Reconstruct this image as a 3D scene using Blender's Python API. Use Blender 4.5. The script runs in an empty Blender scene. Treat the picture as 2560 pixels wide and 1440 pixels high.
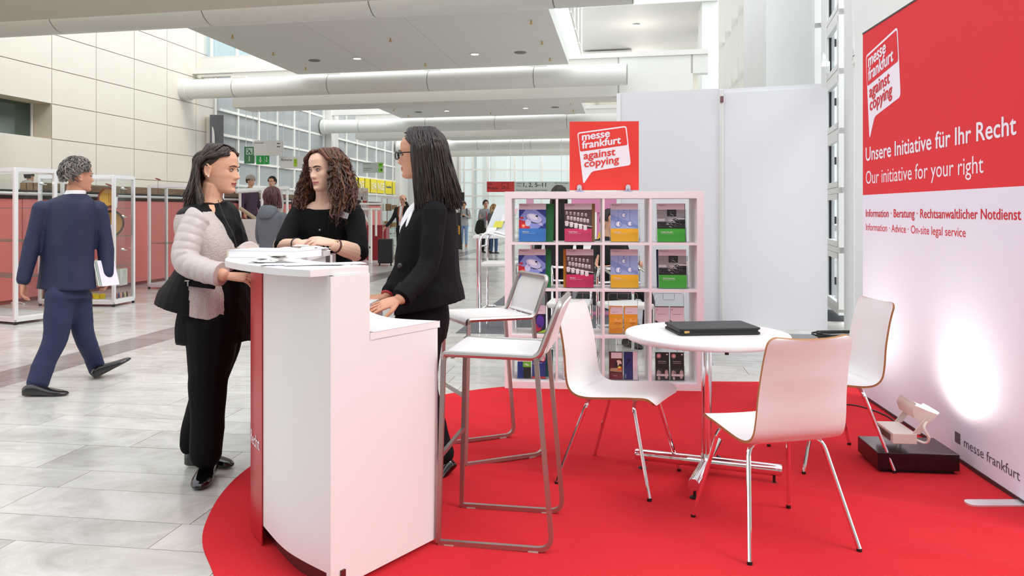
import bpy, bmesh, math, random
import numpy as np
from mathutils import Vector, Matrix, noise
random.seed(7)
SC = bpy.context.scene
COL = SC.collection
PI = math.pi
V = Vector

# ---------------------------------------------------------------- camera, world, lights, exposure
FPX, HZ, CAMH = 1950.0, 527.0, 1.35
cam = bpy.data.cameras.new('camera'); cam_o = bpy.data.objects.new('camera', cam); COL.objects.link(cam_o)
cam.sensor_width = 36.0; cam.lens = 36.0*FPX/2560.0
cam.shift_y = -(720.0-HZ)/2560.0
cam.clip_start = 0.05; cam.clip_end = 300
cam_o.location = (0, 0, CAMH); cam_o.rotation_euler = (PI/2, 0, 0)
SC.camera = cam_o
SC.view_settings.view_transform = 'Standard'; SC.view_settings.look = 'None'
SC.view_settings.gamma = 1.0; SC.view_settings.use_curve_mapping = False
SC.view_settings.exposure = -0.20
w = bpy.data.worlds.new('world'); SC.world = w; w.use_nodes = True
nt = w.node_tree; nt.nodes.clear()
wo = nt.nodes.new('ShaderNodeOutputWorld'); wb = nt.nodes.new('ShaderNodeBackground')
wb.inputs[0].default_value = (0.93, 0.965, 1.0, 1); wb.inputs[1].default_value = 2.1
nt.links.new(wb.outputs[0], wo.inputs[0])
sun = bpy.data.lights.new('sun', 'SUN'); sun.energy = 1.5; sun.angle = math.radians(22); sun.color = (1, .95, .86)
sun_o = bpy.data.objects.new('sun', sun); COL.objects.link(sun_o)
sun_o.rotation_euler = V((-.57, .41, -.71)).to_track_quat('-Z', 'Y').to_euler()
def area(name, loc, target, sx, sy, power, color=(1, 1, 1)):
    l = bpy.data.lights.new(name, 'AREA'); l.shape = 'RECTANGLE'; l.size = sx; l.size_y = sy; l.energy = power; l.color = color
    o = bpy.data.objects.new(name, l); COL.objects.link(o); o.location = loc
    o.rotation_euler = (V(target)-V(loc)).to_track_quat('-Z', 'Y').to_euler()
    return o

# ---------------------------------------------------------------- helpers
def P(px, py, Y):
    return V(((px-1280.0)/FPX*Y, Y, CAMH-(py-HZ)/FPX*Y))
def srgb(h):
    h = h.lstrip('#'); r = [int(h[i:i+2], 16)/255 for i in (0, 2, 4)]
    return tuple((x/12.92 if x <= .04045 else ((x+.055)/1.055)**2.4) for x in r)
MATS = {}
def mat(name, col, rough=.6, metal=0.0, bump=0.0, bscale=200.0, var=0.0, vscale=5.0, spec=.5, emit=None, estr=0, coat=0, stretch=None, sheen=0):
    if name in MATS: return MATS[name]
    m = bpy.data.materials.new(name); m.use_nodes = True; MATS[name] = m
    nt = m.node_tree; b = nt.nodes['Principled BSDF']
    c = srgb(col) if isinstance(col, str) else col
    b.inputs['Base Color'].default_value = (*c, 1); b.inputs['Roughness'].default_value = rough
    b.inputs['Metallic'].default_value = metal; b.inputs['Specular IOR Level'].default_value = spec
    b.inputs['Coat Weight'].default_value = coat
    if sheen: b.inputs['Sheen Weight'].default_value = sheen
    if emit: b.inputs['Emission Color'].default_value = (*emit, 1); b.inputs['Emission Strength'].default_value = estr
    if bump or var:
        tc = nt.nodes.new('ShaderNodeTexCoord'); src = tc.outputs['Object']
        if stretch:
            mp = nt.nodes.new('ShaderNodeMapping'); mp.inputs['Scale'].default_value = stretch
            nt.links.new(src, mp.inputs[0]); src = mp.outputs[0]
        if bump:
            n = nt.nodes.new('ShaderNodeTexNoise'); n.inputs['Scale'].default_value = bscale; n.inputs['Detail'].default_value = 3
            nt.links.new(src, n.inputs['Vector'])
            bp = nt.nodes.new('ShaderNodeBump'); bp.inputs['Strength'].default_value = bump; bp.inputs['Distance'].default_value = .004
            nt.links.new(n.outputs[0], bp.inputs['Height']); nt.links.new(bp.outputs[0], b.inputs['Normal'])
        if var:
            n2 = nt.nodes.new('ShaderNodeTexNoise'); n2.inputs['Scale'].default_value = vscale; n2.inputs['Detail'].default_value = 4
            nt.links.new(src, n2.inputs['Vector'])
            hs = nt.nodes.new('ShaderNodeHueSaturation'); hs.inputs['Color'].default_value = (*c, 1)
            mr = nt.nodes.new('ShaderNodeMapRange'); mr.inputs['From Min'].default_value = .3; mr.inputs['From Max'].default_value = .7
            mr.inputs['To Min'].default_value = 1-var; mr.inputs['To Max'].default_value = 1+var
            nt.links.new(n2.outputs[0], mr.inputs[0]); nt.links.new(mr.outputs[0], hs.inputs['Value'])
            nt.links.new(hs.outputs[0], b.inputs['Base Color'])
    return m
def glass_mat(name, tint=(1, 1, 1), refl=.12, opac=0.0, ocol=(.9, .92, .93), rough=.02):
    if name in MATS: return MATS[name]
    m = bpy.data.materials.new(name); m.use_nodes = True; MATS[name] = m
    nt = m.node_tree; nt.nodes.clear()
    o = nt.nodes.new('ShaderNodeOutputMaterial'); tr = nt.nodes.new('ShaderNodeBsdfTransparent'); tr.inputs[0].default_value = (*tint, 1)
    g = nt.nodes.new('ShaderNodeBsdfGlossy'); g.inputs['Roughness'].default_value = rough
    f = nt.nodes.new('ShaderNodeLayerWeight'); f.inputs[0].default_value = .12
    mx = nt.nodes.new('ShaderNodeMixShader'); ml = nt.nodes.new('ShaderNodeMath'); ml.operation = 'MULTIPLY_ADD'; ml.inputs[1].default_value = .45; ml.inputs[2].default_value = .015; nt.links.new(f.outputs[0], ml.inputs[0]); nt.links.new(ml.outputs[0], mx.inputs[0])
    nt.links.new(tr.outputs[0], mx.inputs[1]); nt.links.new(g.outputs[0], mx.inputs[2])
    out = mx
    if opac:
        d = nt.nodes.new('ShaderNodeBsdfDiffuse'); d.inputs[0].default_value = (*ocol, 1)
        m2 = nt.nodes.new('ShaderNodeMixShader'); m2.inputs[0].default_value = opac
        nt.links.new(mx.outputs[0], m2.inputs[1]); nt.links.new(d.outputs[0], m2.inputs[2]); out = m2
    nt.links.new(out.outputs[0], o.inputs[0])
    return m

class MB:
    """collects shapes, builds one mesh object"""
    def __init__(s): s.v = []; s.f = []; s.m = []; s.cm = 0
    def add(s, vs, fs):
        k = len(s.v); s.v += [tuple(v) for v in vs]; s.f += [tuple(i+k for i in f) for f in fs]; s.m += [s.cm]*len(fs); return s
    def box(s, c, d, rz=0, M=None):
        x, y, z = d[0]/2, d[1]/2, d[2]/2
        R = M if M is not None else Matrix.Rotation(rz, 3, 'Z')
        vs = [V(c)+R@V((a*x, b*y, e*z)) for e in (-1, 1) for b in (-1, 1) for a in (-1, 1)]
        return s.add(vs, [(0, 2, 3, 1), (4, 5, 7, 6), (0, 1, 5, 4), (2, 6, 7, 3), (0, 4, 6, 2), (1, 3, 7, 5)])
    def span(s, lo, hi):
        return s.box([(a+b)/2 for a, b in zip(lo, hi)], [abs(b-a) for a, b in zip(lo, hi)])
    def prism(s, poly, z0, z1, top=True, bot=True):
        n = len(poly); vs = [(p[0], p[1], z0) for p in poly]+[(p[0], p[1], z1) for p in poly]
        fs = [(i, (i+1) % n, n+(i+1) % n, n+i) for i in range(n)]
        if top: fs.append(tuple(range(n, 2*n)))
        if bot: fs.append(tuple(range(n-1, -1, -1)))
        return s.add(vs, fs)
    def slab(s, quad, n, t):      # quad corners extruded by t along n
        q = [V(p) for p in quad]; k = len(q); d = V(n)*t
        return s.add(q+[p+d for p in q], [tuple(range(k-1, -1, -1)), tuple(range(k, 2*k))]+[(i, (i+1) % k, k+(i+1) % k, k+i) for i in range(k)])
    def tube(s, pts, r, n=10, closed=False, cap=True, flat=None, up=None):
        pts = [V(p) for p in pts]; N = len(pts)
        rs = r if isinstance(r, (list, tuple)) else [r]*N
        vs = []; prev = None
        for i, p in enumerate(pts):
            a = pts[(i-1) % N] if (closed or i > 0) else p; b = pts[(i+1) % N] if (closed or i < N-1) else p
            t = (b-a).normalized() if (b-a).length > 1e-9 else V((0, 0, 1))
            if prev is None:
                u = V(up) if up is not None else (V((0, 0, 1)) if abs(t.z) < .9 else V((1, 0, 0)))
                u = (u-t*u.dot(t)).normalized()
            else:
                u = prev-t*prev.dot(t)
                u = u.normalized() if u.length > 1e-6 else prev
            prev = u; w_ = t.cross(u)
            q = 1.0
            if 0 < i < N-1 or closed:
                d1 = (p-a); d2 = (b-p)
                if d1.length > 1e-9 and d2.length > 1e-9:
                    q = 1.0/max(.6, math.sqrt(max(0, (1+d1.normalized().dot(d2.normalized()))/2)))
            for k in range(n):
                an = 2*PI*k/n + (PI/n if n == 4 else 0)
                ru = rs[i]; rw = rs[i] if flat is None else rs[i]*flat
                vs.append(p+u*math.cos(an)*ru*q+w_*math.sin(an)*rw)
        fs = []
        M_ = N if closed else N-1
        for i in range(M_):
            for k in range(n):
                a0 = i*n+k; a1 = i*n+(k+1) % n; b0 = ((i+1) % N)*n+k; b1 = ((i+1) % N)*n+(k+1) % n
                fs.append((a0, a1, b1, b0))
        if cap and not closed:
            fs.append(tuple(range(n-1, -1, -1))); fs.append(tuple(range((N-1)*n, N*n)))
        return s.add(vs, fs)
    def cyl(s, a, b, r, n=16, r2=None):
        return s.tube([a, b], [r, r if r2 is None else r2], n)
    def lathe(s, prof, c=(0, 0, 0), n=24):
        vs = []; fs = []
        for r, z in prof:
            for k in range(n):
                a = 2*PI*k/n; vs.append((c[0]+r*math.cos(a), c[1]+r*math.sin(a), c[2]+z))
        m = len(prof)
        for i in range(m-1):
            for k in range(n):
                fs.append((i*n+k, i*n+(k+1) % n, (i+1)*n+(k+1) % n, (i+1)*n+k))
        fs.append(tuple(range(n-1, -1, -1))); fs.append(tuple(range((m-1)*n, m*n)))
        return s.add(vs, fs)
    def ell(s, c, r, n=14, m=8, R=None):
        vs = []; fs = []
        for i in range(m+1):
            ph = -PI/2+PI*i/m
            for k in range(n):
                a = 2*PI*k/n; p = V((r[0]*math.cos(ph)*math.cos(a), r[1]*math.cos(ph)*math.sin(a), r[2]*math.sin(ph)))
                if R is not None: p = R@p
                vs.append(V(c)+p)
        for i in range(m):
            for k in range(n): fs.append((i*n+k, i*n+(k+1) % n, (i+1)*n+(k+1) % n, (i+1)*n+k))
        return s.add(vs, fs)
    def tf(s, M):
        s.v = [tuple(M@V(v)) for v in s.v]; return s
    def join(s, o):
        k = len(s.v); s.v += o.v; s.f += [tuple(i+k for i in f) for f in o.f]; s.m += o.m; return s
    def mesh(s, name='m', smooth=35, weld=False):
        me = bpy.data.meshes.new(name); me.from_pydata([tuple(v) for v in s.v], [], s.f)
        if any(s.m): me.polygons.foreach_set('material_index', s.m)
        bm = bmesh.new(); bm.from_mesh(me)
        if weld: bmesh.ops.remove_doubles(bm, verts=bm.verts, dist=1e-5)
        bmesh.ops.recalc_face_normals(bm, faces=bm.faces); bm.to_mesh(me); bm.free()
        if smooth:
            me.shade_smooth(); me.set_sharp_from_angle(angle=math.radians(smooth))
        return me
    def build(s, name, m, parent=None, smooth=35, bevel=0, bseg=2, weld=False):
        me = s.mesh(name, smooth, weld)
        for x in (m if isinstance(m, (list, tuple)) else [m]): me.materials.append(x)
        o = link(name, me, parent)
        if bevel:
            b = o.modifiers.new('bevel', 'BEVEL'); b.width = bevel; b.segments = bseg; b.limit_method = 'ANGLE'; b.angle_limit = math.radians(40)
        return o
def link(name, data, parent=None):
    o = bpy.data.objects.new(name, data); COL.objects.link(o)
    if parent is not None: setp(o, parent)
    return o
def wm(o):
    M = Matrix.LocRotScale(o.location, o.rotation_euler, o.scale)
    return wm(o.parent)@o.matrix_parent_inverse@M if o.parent else M
def setp(o, parent):
    o.parent = parent
    if parent.get('_local'): return
    o.matrix_parent_inverse = wm(parent).inverted()
def tag(o, label, cat, group=None):
    o['label'] = label; o['category'] = cat
    if group: o['group'] = group
    return o
def thing(name, label, cat, loc=(0, 0, 0), rz=0, group=None, local=False):
    o = bpy.data.objects.new(name, None); COL.objects.link(o); o.location = loc; o.rotation_euler = (0, 0, rz)
    o.empty_display_size = .1
    if local: o['_local'] = 1
    return tag(o, label, cat, group)
def struct(o): o['kind'] = 'structure'; return o
def copy_tree(o, parent=None):
    c = o.copy(); COL.objects.link(c)
    if parent is not None: c.parent = parent
    for ch in [x for x in KIDS(o)]: copy_tree(ch, c)
    return c
def KIDS(o): return [x for x in COL.objects if x.parent == o]
def dup(o, loc, rz, label, group=None):
    c = copy_tree(o); c.location = loc; c.rotation_euler = (0, 0, rz); c['label'] = label
    if group: c['group'] = group
    return c
def catmull(pts, n=8, closed=False):
    pts = [V(p) if len(p) == 3 else V((p[0], p[1], 0)) for p in pts]; out = []; N = len(pts)
    for i in range(N if closed else N-1):
        g = (lambda j: pts[j % N]) if closed else (lambda j: pts[max(0, min(N-1, j))])
        p0, p1, p2, p3 = g(i-1), g(i), g(i+1), g(i+2)
        for k in range(n):
            t = k/n; out.append(.5*((2*p1)+(p2-p0)*t+(2*p0-5*p1+4*p2-p3)*t*t+(3*p1-p0-3*p2+p3)*t**3))
    if not closed: out.append(pts[-1])
    return out
def rrect(w_, h_, r, n=5, cx=0, cy=0):
    o = []
    for (sx, sy, a0) in ((1, 1, 0), (-1, 1, 90), (-1, -1, 180), (1, -1, 270)):
        for k in range(n+1):
            a = math.radians(a0+90*k/n); o.append((cx+sx*(w_/2-r)+r*math.cos(a), cy+sy*(h_/2-r)+r*math.sin(a)))
    return o
def round_path(pts, r, n=5, closed=False):
    pts = [V(p) for p in pts]; out = []; N = len(pts)
    for i, p in enumerate(pts):
        if not closed and (i == 0 or i == N-1): out.append(p); continue
        a = pts[(i-1) % N]; b = pts[(i+1) % N]
        rr = min(r, (a-p).length*.49, (b-p).length*.49)
        q0 = p+(a-p).normalized()*rr; q1 = p+(b-p).normalized()*rr
        for k in range(n+1):
            t = k/n; out.append(q0*(1-t)**2+p*2*t*(1-t)+q1*t*t)
    return out

# text: flat mesh lettering placed on a frame (origin, x axis, up axis), fitted to a width
def text_mesh(txt, bold=0.0, extrude=0.0, res=3):
    cu = bpy.data.curves.new('t', 'FONT'); cu.body = txt; cu.size = 1.0; cu.offset = bold; cu.extrude = extrude; cu.resolution_u = res
    o = bpy.data.objects.new('t', cu); COL.objects.link(o)
    dg = bpy.context.evaluated_depsgraph_get(); dg.update()
    me = bpy.data.meshes.new_from_object(o.evaluated_get(dg))
    vs = np.zeros(len(me.vertices)*3); me.vertices.foreach_get('co', vs); vs = vs.reshape(-1, 3)
    fs = [tuple(p.vertices) for p in me.polygons]
    bpy.data.objects.remove(o); bpy.data.curves.remove(cu); bpy.data.meshes.remove(me)
    return vs, fs
def put_text(mb, txt, org, xax, up, width, height=None, bold=0.0, shear=0.0, capw=.729):
    """org: baseline left; width: advance in metres; height: cap height"""
    vs, fs = text_mesh(txt, 0)
    if not len(vs): return mb
    x0, x1 = vs[:, 0].min(), vs[:, 0].max()
    sx = width/(x1-x0); sy = (height/capw) if height else sx
    X = V(xax); U = V(up); O = V(org)
    Nn = X.cross(U)*max(.00025, sy*.002)
    for k_, (ox, oy) in enumerate([(0, 0)] if not bold else [(-bold, 0), (bold, 0), (0, -bold*.7), (0, bold*.7)]):    # heavier strokes by doubling
        mb.add([O+Nn*k_+X*float((v[0]-x0+ox)*sx)+U*float((v[1]+oy)*sy)+U*float((v[0]-x0)*sx*shear) for v in vs], fs)
    return mb

# common materials
white_lam = mat('white_laminate', '#E6E3E4', .38)
white_paint = mat('white_paint', '#E9E8E3', .5, var=.012, vscale=2)
cream = mat('cream_panel', '#E6E1D5', .55, var=.015, vscale=1.5)
chrome = mat('chrome', (.86, .86, .88), .07, 1.0)
alu = mat('brushed_aluminium', (.47, .45, .43), .4, 1.0)
alu_light = mat('pale_aluminium', (.80, .80, .80), .3, .6)
black_pl = mat('black_plastic', '#141414', .45)
black_gloss = mat('black_gloss', '#160E10', .18)
red_print = mat('red_print', '#E23A30', .55)
white_print = mat('white_print', '#EDEAF2', .6)
grey_print = mat('grey_print', '#5D5962', .6)
text_red = mat('text_red', '#D7212B', .6)
text_black = mat('text_black', '#2A2A2C', .6)
text_grey = mat('text_grey', '#8E9092', .6)
clear = glass_mat('clear_acrylic', (.97, .98, .98))
glass = glass_mat('clear_glass', (.97, .985, .98), opac=.0)
wood_edge = mat('plywood_edge', '#A9774A', .55, var=.2, vscale=60, stretch=(1, 1, 12))
steel_w = mat('white_steel', '#ECEBE6', .4)
# ================================================================ SETTING
# --- floor: base slab plus marble tiles
def marble(name, base, dark, rnd=True):
    m = bpy.data.materials.new(name); m.use_nodes = True; nt = m.node_tree; b = nt.nodes['Principled BSDF']
    L = nt.links.new; N = nt.nodes.new
    geo = N('ShaderNodeNewGeometry'); oi = N('ShaderNodeObjectInfo')
    add = N('ShaderNodeVectorMath'); add.operation = 'ADD'
    sc = N('ShaderNodeVectorMath'); sc.operation = 'SCALE'; sc.inputs['Scale'].default_value = 37.0
    cmb = N('ShaderNodeCombineXYZ'); L(oi.outputs['Random'], cmb.inputs[0]); L(geo.outputs['Random Per Island'], cmb.inputs[1])
    L(cmb.outputs[0], sc.inputs[0]); L(geo.outputs['Position'], add.inputs[0]); L(sc.outputs[0], add.inputs[1])
    mp = N('ShaderNodeMapping'); mp.inputs['Rotation'].default_value = (0, 0, .7); mp.inputs['Scale'].default_value = (1.0, 1.5, 1)
    L(add.outputs[0], mp.inputs[0])
    n1 = N('ShaderNodeTexNoise'); n1.inputs['Scale'].default_value = 1.7; n1.inputs['Detail'].default_value = 10; n1.inputs['Roughness'].default_value = .72; n1.inputs['Distortion'].default_value = 1.0
    L(mp.outputs[0], n1.inputs[0])
    cr = N('ShaderNodeValToRGB'); e = cr.color_ramp.elements
    e[0].position = .30; e[0].color = (*srgb(dark), 1); e[1].position = .60; e[1].color = (*srgb(base), 1)
    L(n1.outputs[0], cr.inputs[0])
    hs = N('ShaderNodeHueSaturation'); L(cr.outputs[0], hs.inputs['Color'])
    ad = N('ShaderNodeMath'); ad.operation = 'ADD'; L(oi.outputs['Random'], ad.inputs[0]); L(geo.outputs['Random Per Island'], ad.inputs[1])
    fr = N('ShaderNodeMath'); fr.operation = 'FRACT'; L(ad.outputs[0], fr.inputs[0])
    mr = N('ShaderNodeMapRange'); mr.inputs['To Min'].default_value = .90; mr.inputs['To Max'].default_value = 1.04; L(fr.outputs[0], mr.inputs[0]); L(mr.outputs[0], hs.inputs['Value'])
    L(hs.outputs[0], b.inputs['Base Color']); b.inputs['Roughness'].default_value = .2; b.inputs['Specular IOR Level'].default_value = .55
    n2 = N('ShaderNodeTexNoise'); n2.inputs['Scale'].default_value = 1.3; L(geo.outputs['Position'], n2.inputs[0])
    m2 = N('ShaderNodeMapRange'); m2.inputs['To Min'].default_value = .13; m2.inputs['To Max'].default_value = .3; L(n2.outputs[0], m2.inputs[0]); L(m2.outputs[0], b.inputs['Roughness'])
    return m
marble_l = marble('pale_marble', '#D3D1CD', '#ADAAA3')
marble_d = marble('grey_marble', '#98928F', '#7C7674')
grout = mat('grout', '#8A8680', .8)
A = .1405
DX = V((math.cos(A), -math.sin(A), 0)); DY = V((math.sin(A), math.cos(A), 0))     # hall axes
def H(a, b, z=0): return DX*a+DY*b+V((0, 0, z))
fl = MB(); fl.add([(-30, -8, -.012), (30, -8, -.012), (30, 75, -.012), (-30, 75, -.012)], [(0, 1, 2, 3)])
floor = struct(fl.build('floor', grout, smooth=0))
CARP = [(-.9, 2.45), (-1.09, 2.86), (-1.25, 3.15), (-1.33, 3.40), (-1.385, 3.74), (-1.38, 4.09), (-1.29, 4.55), (-1.08, 5.05), (-.78, 5.45), (-.49, 5.72), (-.15, 5.93), (.3, 6.07), (.75, 6.14), (1.3, 6.155), (2.0, 6.14), (2.62, 6.05), (2.66, 5.0), (2.62, 3.5), (2.55, 2.4), (2.1, 1.6), (1.3, 1.15), (.4, 1.2), (-.4, 1.7)]
def in_poly(x, y, poly):
    c = False; j = len(poly)-1
    for i in range(len(poly)):
        xi, yi = poly[i]; xj, yj = poly[j]
        if (yi > y) != (yj > y) and x < (xj-xi)*(y-yi)/(yj-yi)+xi: c = not c
        j = i
    return c
rows = []; b = 1.9; k = 0
widths = [.25, .33, .40, .25, .33, .25, .40, .33]
tiles = []
random.seed(11)
while b < 40:
    wd = widths[k % 8] if k < 1e9 else .33
    off = random.random()*.8; a = -26+off
    while a < 12:
        ln = 1.0 if b > 6 else .95
        tiles.append((a, b, ln, wd)); a += ln
    b += wd; k += 1
S0 = -4.93
cand = []; far = MB(); fard = MB()
gap = .0022
stripes = [(S0-.23, S0+.23)]
def emit_tile(a0, a1, b0, b1):
    out = []
    # split at the dark stripe
    for (s0, s1) in stripes:
        segs = []
        if a1 <= s0 or a0 >= s1: segs = [(a0, a1, 0)]
        else:
            if a0 < s0: segs.append((a0, s0, 0))
            segs.append((max(a0, s0), min(a1, s1), 1))
            if a1 > s1: segs.append((s1, a1, 0))
        out = segs
    return [(x0, x1, b0, b1, d) for x0, x1, d in out if x1-x0 > .03]
for (a, b0, ln, wd) in tiles:
    for (x0, x1, y0, y1, d) in emit_tile(a, a+ln, b0, b0+wd):
        c = H((x0+x1)/2, (y0+y1)/2)
        if c.y < 2.2 or c.y > 42: continue
        px = 1280+FPX*c.x/c.y
        if px < -900 or px > 2700+400/c.y: continue
        if all(in_poly(H(u, v).x, H(u, v).y, CARP) for u in (x0, x1) for v in (y0, y1)): continue
        if 20.9 < y0 < 21.5: d = 1
        cand.append((-(x1-x0)*(y1-y0)/c.y**2.2, x0, x1, y0, y1, d))
cand.sort()
for i, (_, x0, x1, y0, y1, d) in enumerate(cand):
    zt = random.uniform(-.0004, .0004) if i < 300 else 0
    q = [H(x0+gap, y0+gap, -.011), H(x1-gap, y0+gap, -.011), H(x1-gap, y1-gap, -.011), H(x0+gap, y1-gap, -.011)]
    if i < 290:
        t = MB(); t.slab(q, (0, 0, 1), .011+zt)
        t.build('tile', marble_d if d else marble_l, floor, smooth=0)
    elif y0 < 40: (fard if d else far).slab(q, (0, 0, 1), .011)
o = far.build('tile_field', marble_l, floor, smooth=0); o['kind'] = 'stuff'
o = fard.build('dark_tile_field', marble_d, floor, smooth=0); o['kind'] = 'stuff'
g = MB(); g.slab([H(-26, 40, -.011), H(14, 40, -.011), H(14, 66, -.011), H(-26, 66, -.011)], (0, 0, 1), .011)
o = g.build('far_floor', marble_l, floor, smooth=0)

# --- carpet with soft creases
car = MB(); 
def carpet_z(x, y):
    n = noise.noise(V((x*1.1+3, y*2.6, 0)))*.006+noise.noise(V((x*.8+y*1.7, (y-x)*.5, 4)))*.006
    r = 0
    for (x0, y0, an, ln, am) in ((.15, 4.3, -.25, .9, .006), (.2, 3.9, -.3, .8, .007), (.1, 4.05, -.2, .7, .005), (1.9, 2.9, -.5, 1.1, .007), (1.7, 3.6, -.45, 1.0, .005), (2.0, 3.3, -.6, 1.0, .006)):
        dx, dy = x-x0, y-y0; u = dx*math.cos(an)+dy*math.sin(an); v_ = -dx*math.sin(an)+dy*math.cos(an)
        r += am*math.exp(-(v_/.045)**2-(u/ln*1.6)**2)
    return max(0, .004+n*.8+r*3.0)
poly = [(p.x, p.y) for p in catmull(CARP[:14], 6)]+[(x, y) for x, y in CARP[14:]]
cx, cy = 1.0, 3.8
bm = bmesh.new()
NR, K = 70, 260
per = []
tot = [0]
for i in range(len(poly)):
    a_, b_ = poly[i], poly[(i+1) % len(poly)]; tot.append(tot[-1]+math.dist(a_, b_))
for k in range(K):
    s_ = tot[-1]*k/K; i = max(j for j in range(len(poly)) if tot[j] <= s_+1e-9)
    t = (s_-tot[i])/(tot[i+1]-tot[i]); a_, b_ = poly[i], poly[(i+1) % len(poly)]
    per.append((a_[0]+(b_[0]-a_[0])*t, a_[1]+(b_[1]-a_[1])*t))
vs = [(cx, cy, .006+carpet_z(cx, cy))]; fs = []
for r in range(1, NR+1):
    for (x, y) in per:
        X = cx+(x-cx)*r/NR; Y = cy+(y-cy)*r/NR
        edge = min(1, (NR-r)/4)
        vs.append((X, Y, .005+carpet_z(X, Y)*edge))
for k in range(K): fs.append((0, 1+k, 1+(k+1) % K))
for r in range(NR-1):
    for k in range(K): fs.append((1+r*K+k, 1+(r+1)*K+k, 1+(r+1)*K+(k+1) % K, 1+r*K+(k+1) % K))
n0 = len(vs)
for (x, y) in per: vs.append((x, y, 0.0))
for k in range(K): fs.append((1+(NR-1)*K+k, n0+k, n0+(k+1) % K, 1+(NR-1)*K+(k+1) % K))
car.add(vs, fs)
carpet_m = mat('red_felt', '#CB2A32', .95, bump=.55, bscale=260, spec=.15, var=.04, vscale=3)
tag(car.build('carpet', carpet_m, smooth=60), 'bright red felt carpet with rounded outline under the booth furniture', 'carpet')
# grey carpet of the neighbouring stand
gc = MB(); gc.prism([(-.62, 8.6), (2.5, 8.3), (2.9, 15.5), (.45, 15.5), (-.1, 12.5)], 0, .006)
tag(gc.build('grey_carpet', mat('grey_felt', '#6B6C70', .95, bump=.4, bscale=150), smooth=0), 'flat grey carpet of the stand behind the brochure shelf', 'carpet')

# --- left wall of cream panels (plane a = -14*cos) along DY
X0 = -14.0
def W(Y, z, off=0):   # point on the left wall line at camera depth Y
    return V((X0+.1523*Y, Y, z))+DX*off
joint_Y = [18.85+1.564*k for k in range(-8, 6)]
joint_Y[-1] = 26.3
hz = [3.09+.846*k for k in range(-4, 8)]
hz[0] = 0.0
wl = MB(); q = [W(5, 0, -.6), W(26.3, 0, -.6), W(26.3, 9.1, -.6), W(5, 9.1, -.6)]
for (ya_, yb_, za_, zb_) in ((5, 26.3, 0, 3.09), (5, 26.3, 3.94, 9.1), (18.85, 26.3, 3.09, 3.94)):
    wl.slab([W(ya_, za_, -.02), W(yb_, za_, -.02), W(yb_, zb_, -.02), W(ya_, zb_, -.02)], -DX, .5)
joint_m = mat('joint_beige', '#D6CCBA', .8)  # beige backing that shows in the panel joints
# recessed window opening: columns k with Y<18.85, rows z 3.94..3.09
wall_left = struct(wl.build('wall_left', joint_m, smooth=0))
for i in range(len(joint_Y)-1):
    y0, y1 = joint_Y[i], joint_Y[i+1]
    if y1 < 13.0: continue
    for j in range(len(hz)-1):
        z0, z1 = hz[j], hz[j+1]
        if y1 < 18.9 and abs(z0-3.09) < .02: continue
        if z1 > 8.5: continue
        e = .009
        t = MB(); t.slab([W(y0+e, z0+e), W(y1-e, z0+e), W(y1-e, z1-e), W(y0+e, z1-e)], DX, .008)
        t.build('panel', cream, wall_left, smooth=0)
# window in the recess
t = MB(); t.slab([W(13, 3.09, -.50), W(18.84, 3.09, -.50), W(18.84, 3.94, -.50), W(13, 3.94, -.50)], -DX, .012)
wf = struct(t.build('window_1', mat('dark_pane', '#3F5046', .08, spec=.8), smooth=0))
for yy in (16.9, 18.77):
    t = MB(); t.slab([W(yy, 3.09, -.5), W(yy+.05, 3.09, -.5), W(yy+.05, 3.94, -.5), W(yy, 3.94, -.5)], DX, .03); t.build('window_frame', steel_w, wf, smooth=0)
# end return of the wall
t = MB(); t.slab([W(26.3, 2.9, 0.03), W(26.3, 9.1, 0.03), W(26.3, 9.1, -.7), W(26.3, 2.9, -.7)], DY, .05)
struct(t.build('trim_1', cream, smooth=0))

# --- glazed facade beyond it
pane_g = mat('grey_glazing', '#9CA2A4', .12, spec=.7, var=.06, vscale=.8)
pane_l = mat('pale_glazing', '#C9CFCE', .12, spec=.7, var=.05, vscale=.8)
pane_y = mat('ochre_glazing', '#C9C292', .25, spec=.5)
fac = MB(); fac.slab([W(26.4, 0, -.3), W(62, 0, -.3), W(62, 9, -.3), W(26.4, 9, -.3)], -DX, .1)
facade = struct(fac.build('wall_glazed', mat('pale_wall', '#D8DAD6', .7), smooth=0))
ymul = [27.74+1.545*k for k in range(-1, 6)]
def mullion(pos, z0=0, z1=7.2, wdt=.09): 
    t = MB(); t.box(W(pos, (z0+z1)/2), (.12, wdt, z1-z0), -A); t.build('mullion', steel_w, facade, smooth=0)
mul2 = [36.8+1.5*k for k in range(0, 10)]
for y in ymul+mul2: mullion(y)
for (ya, yb) in ((26.4, 35.7), (36.6, 50.4)):
    for z in [2.245, 3.09, 3.94, 4.78, 5.63, 6.47]:
        t = MB(); L_ = (yb-ya)*1.0115; t.box(W((ya+yb)/2, z), (.1, L_, .085), -A); t.build('transom', steel_w, facade, smooth=0)
for i, seq in enumerate((([26.4]+ymul+[35.7]), ([36.6]+mul2+[50.4]))):
    seq = sorted(set(seq))
    for a_, b_ in zip(seq[:-1], seq[1:]):
        if b_-a_ < .3: continue
        for z0, z1 in zip([0, 2.245, 3.09, 3.94, 4.78, 5.63], [2.245, 3.09, 3.94, 4.78, 5.63, 6.47]):
            m_ = pane_l if z0 < 2.2 else pane_g
            if i == 0 and z0 == 2.245 and a_ < 27: m_ = pane_y
            if i == 1 and a_ > 50: continue
            t = MB(); t.slab([W(a_+.04, z0+.04, -.02), W(b_-.04, z0+.04, -.02), W(b_-.04, z1-.04, -.02), W(a_+.04, z1-.04, -.02)], DX, .015)
            t.build('pane', m_, facade, smooth=0)
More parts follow.
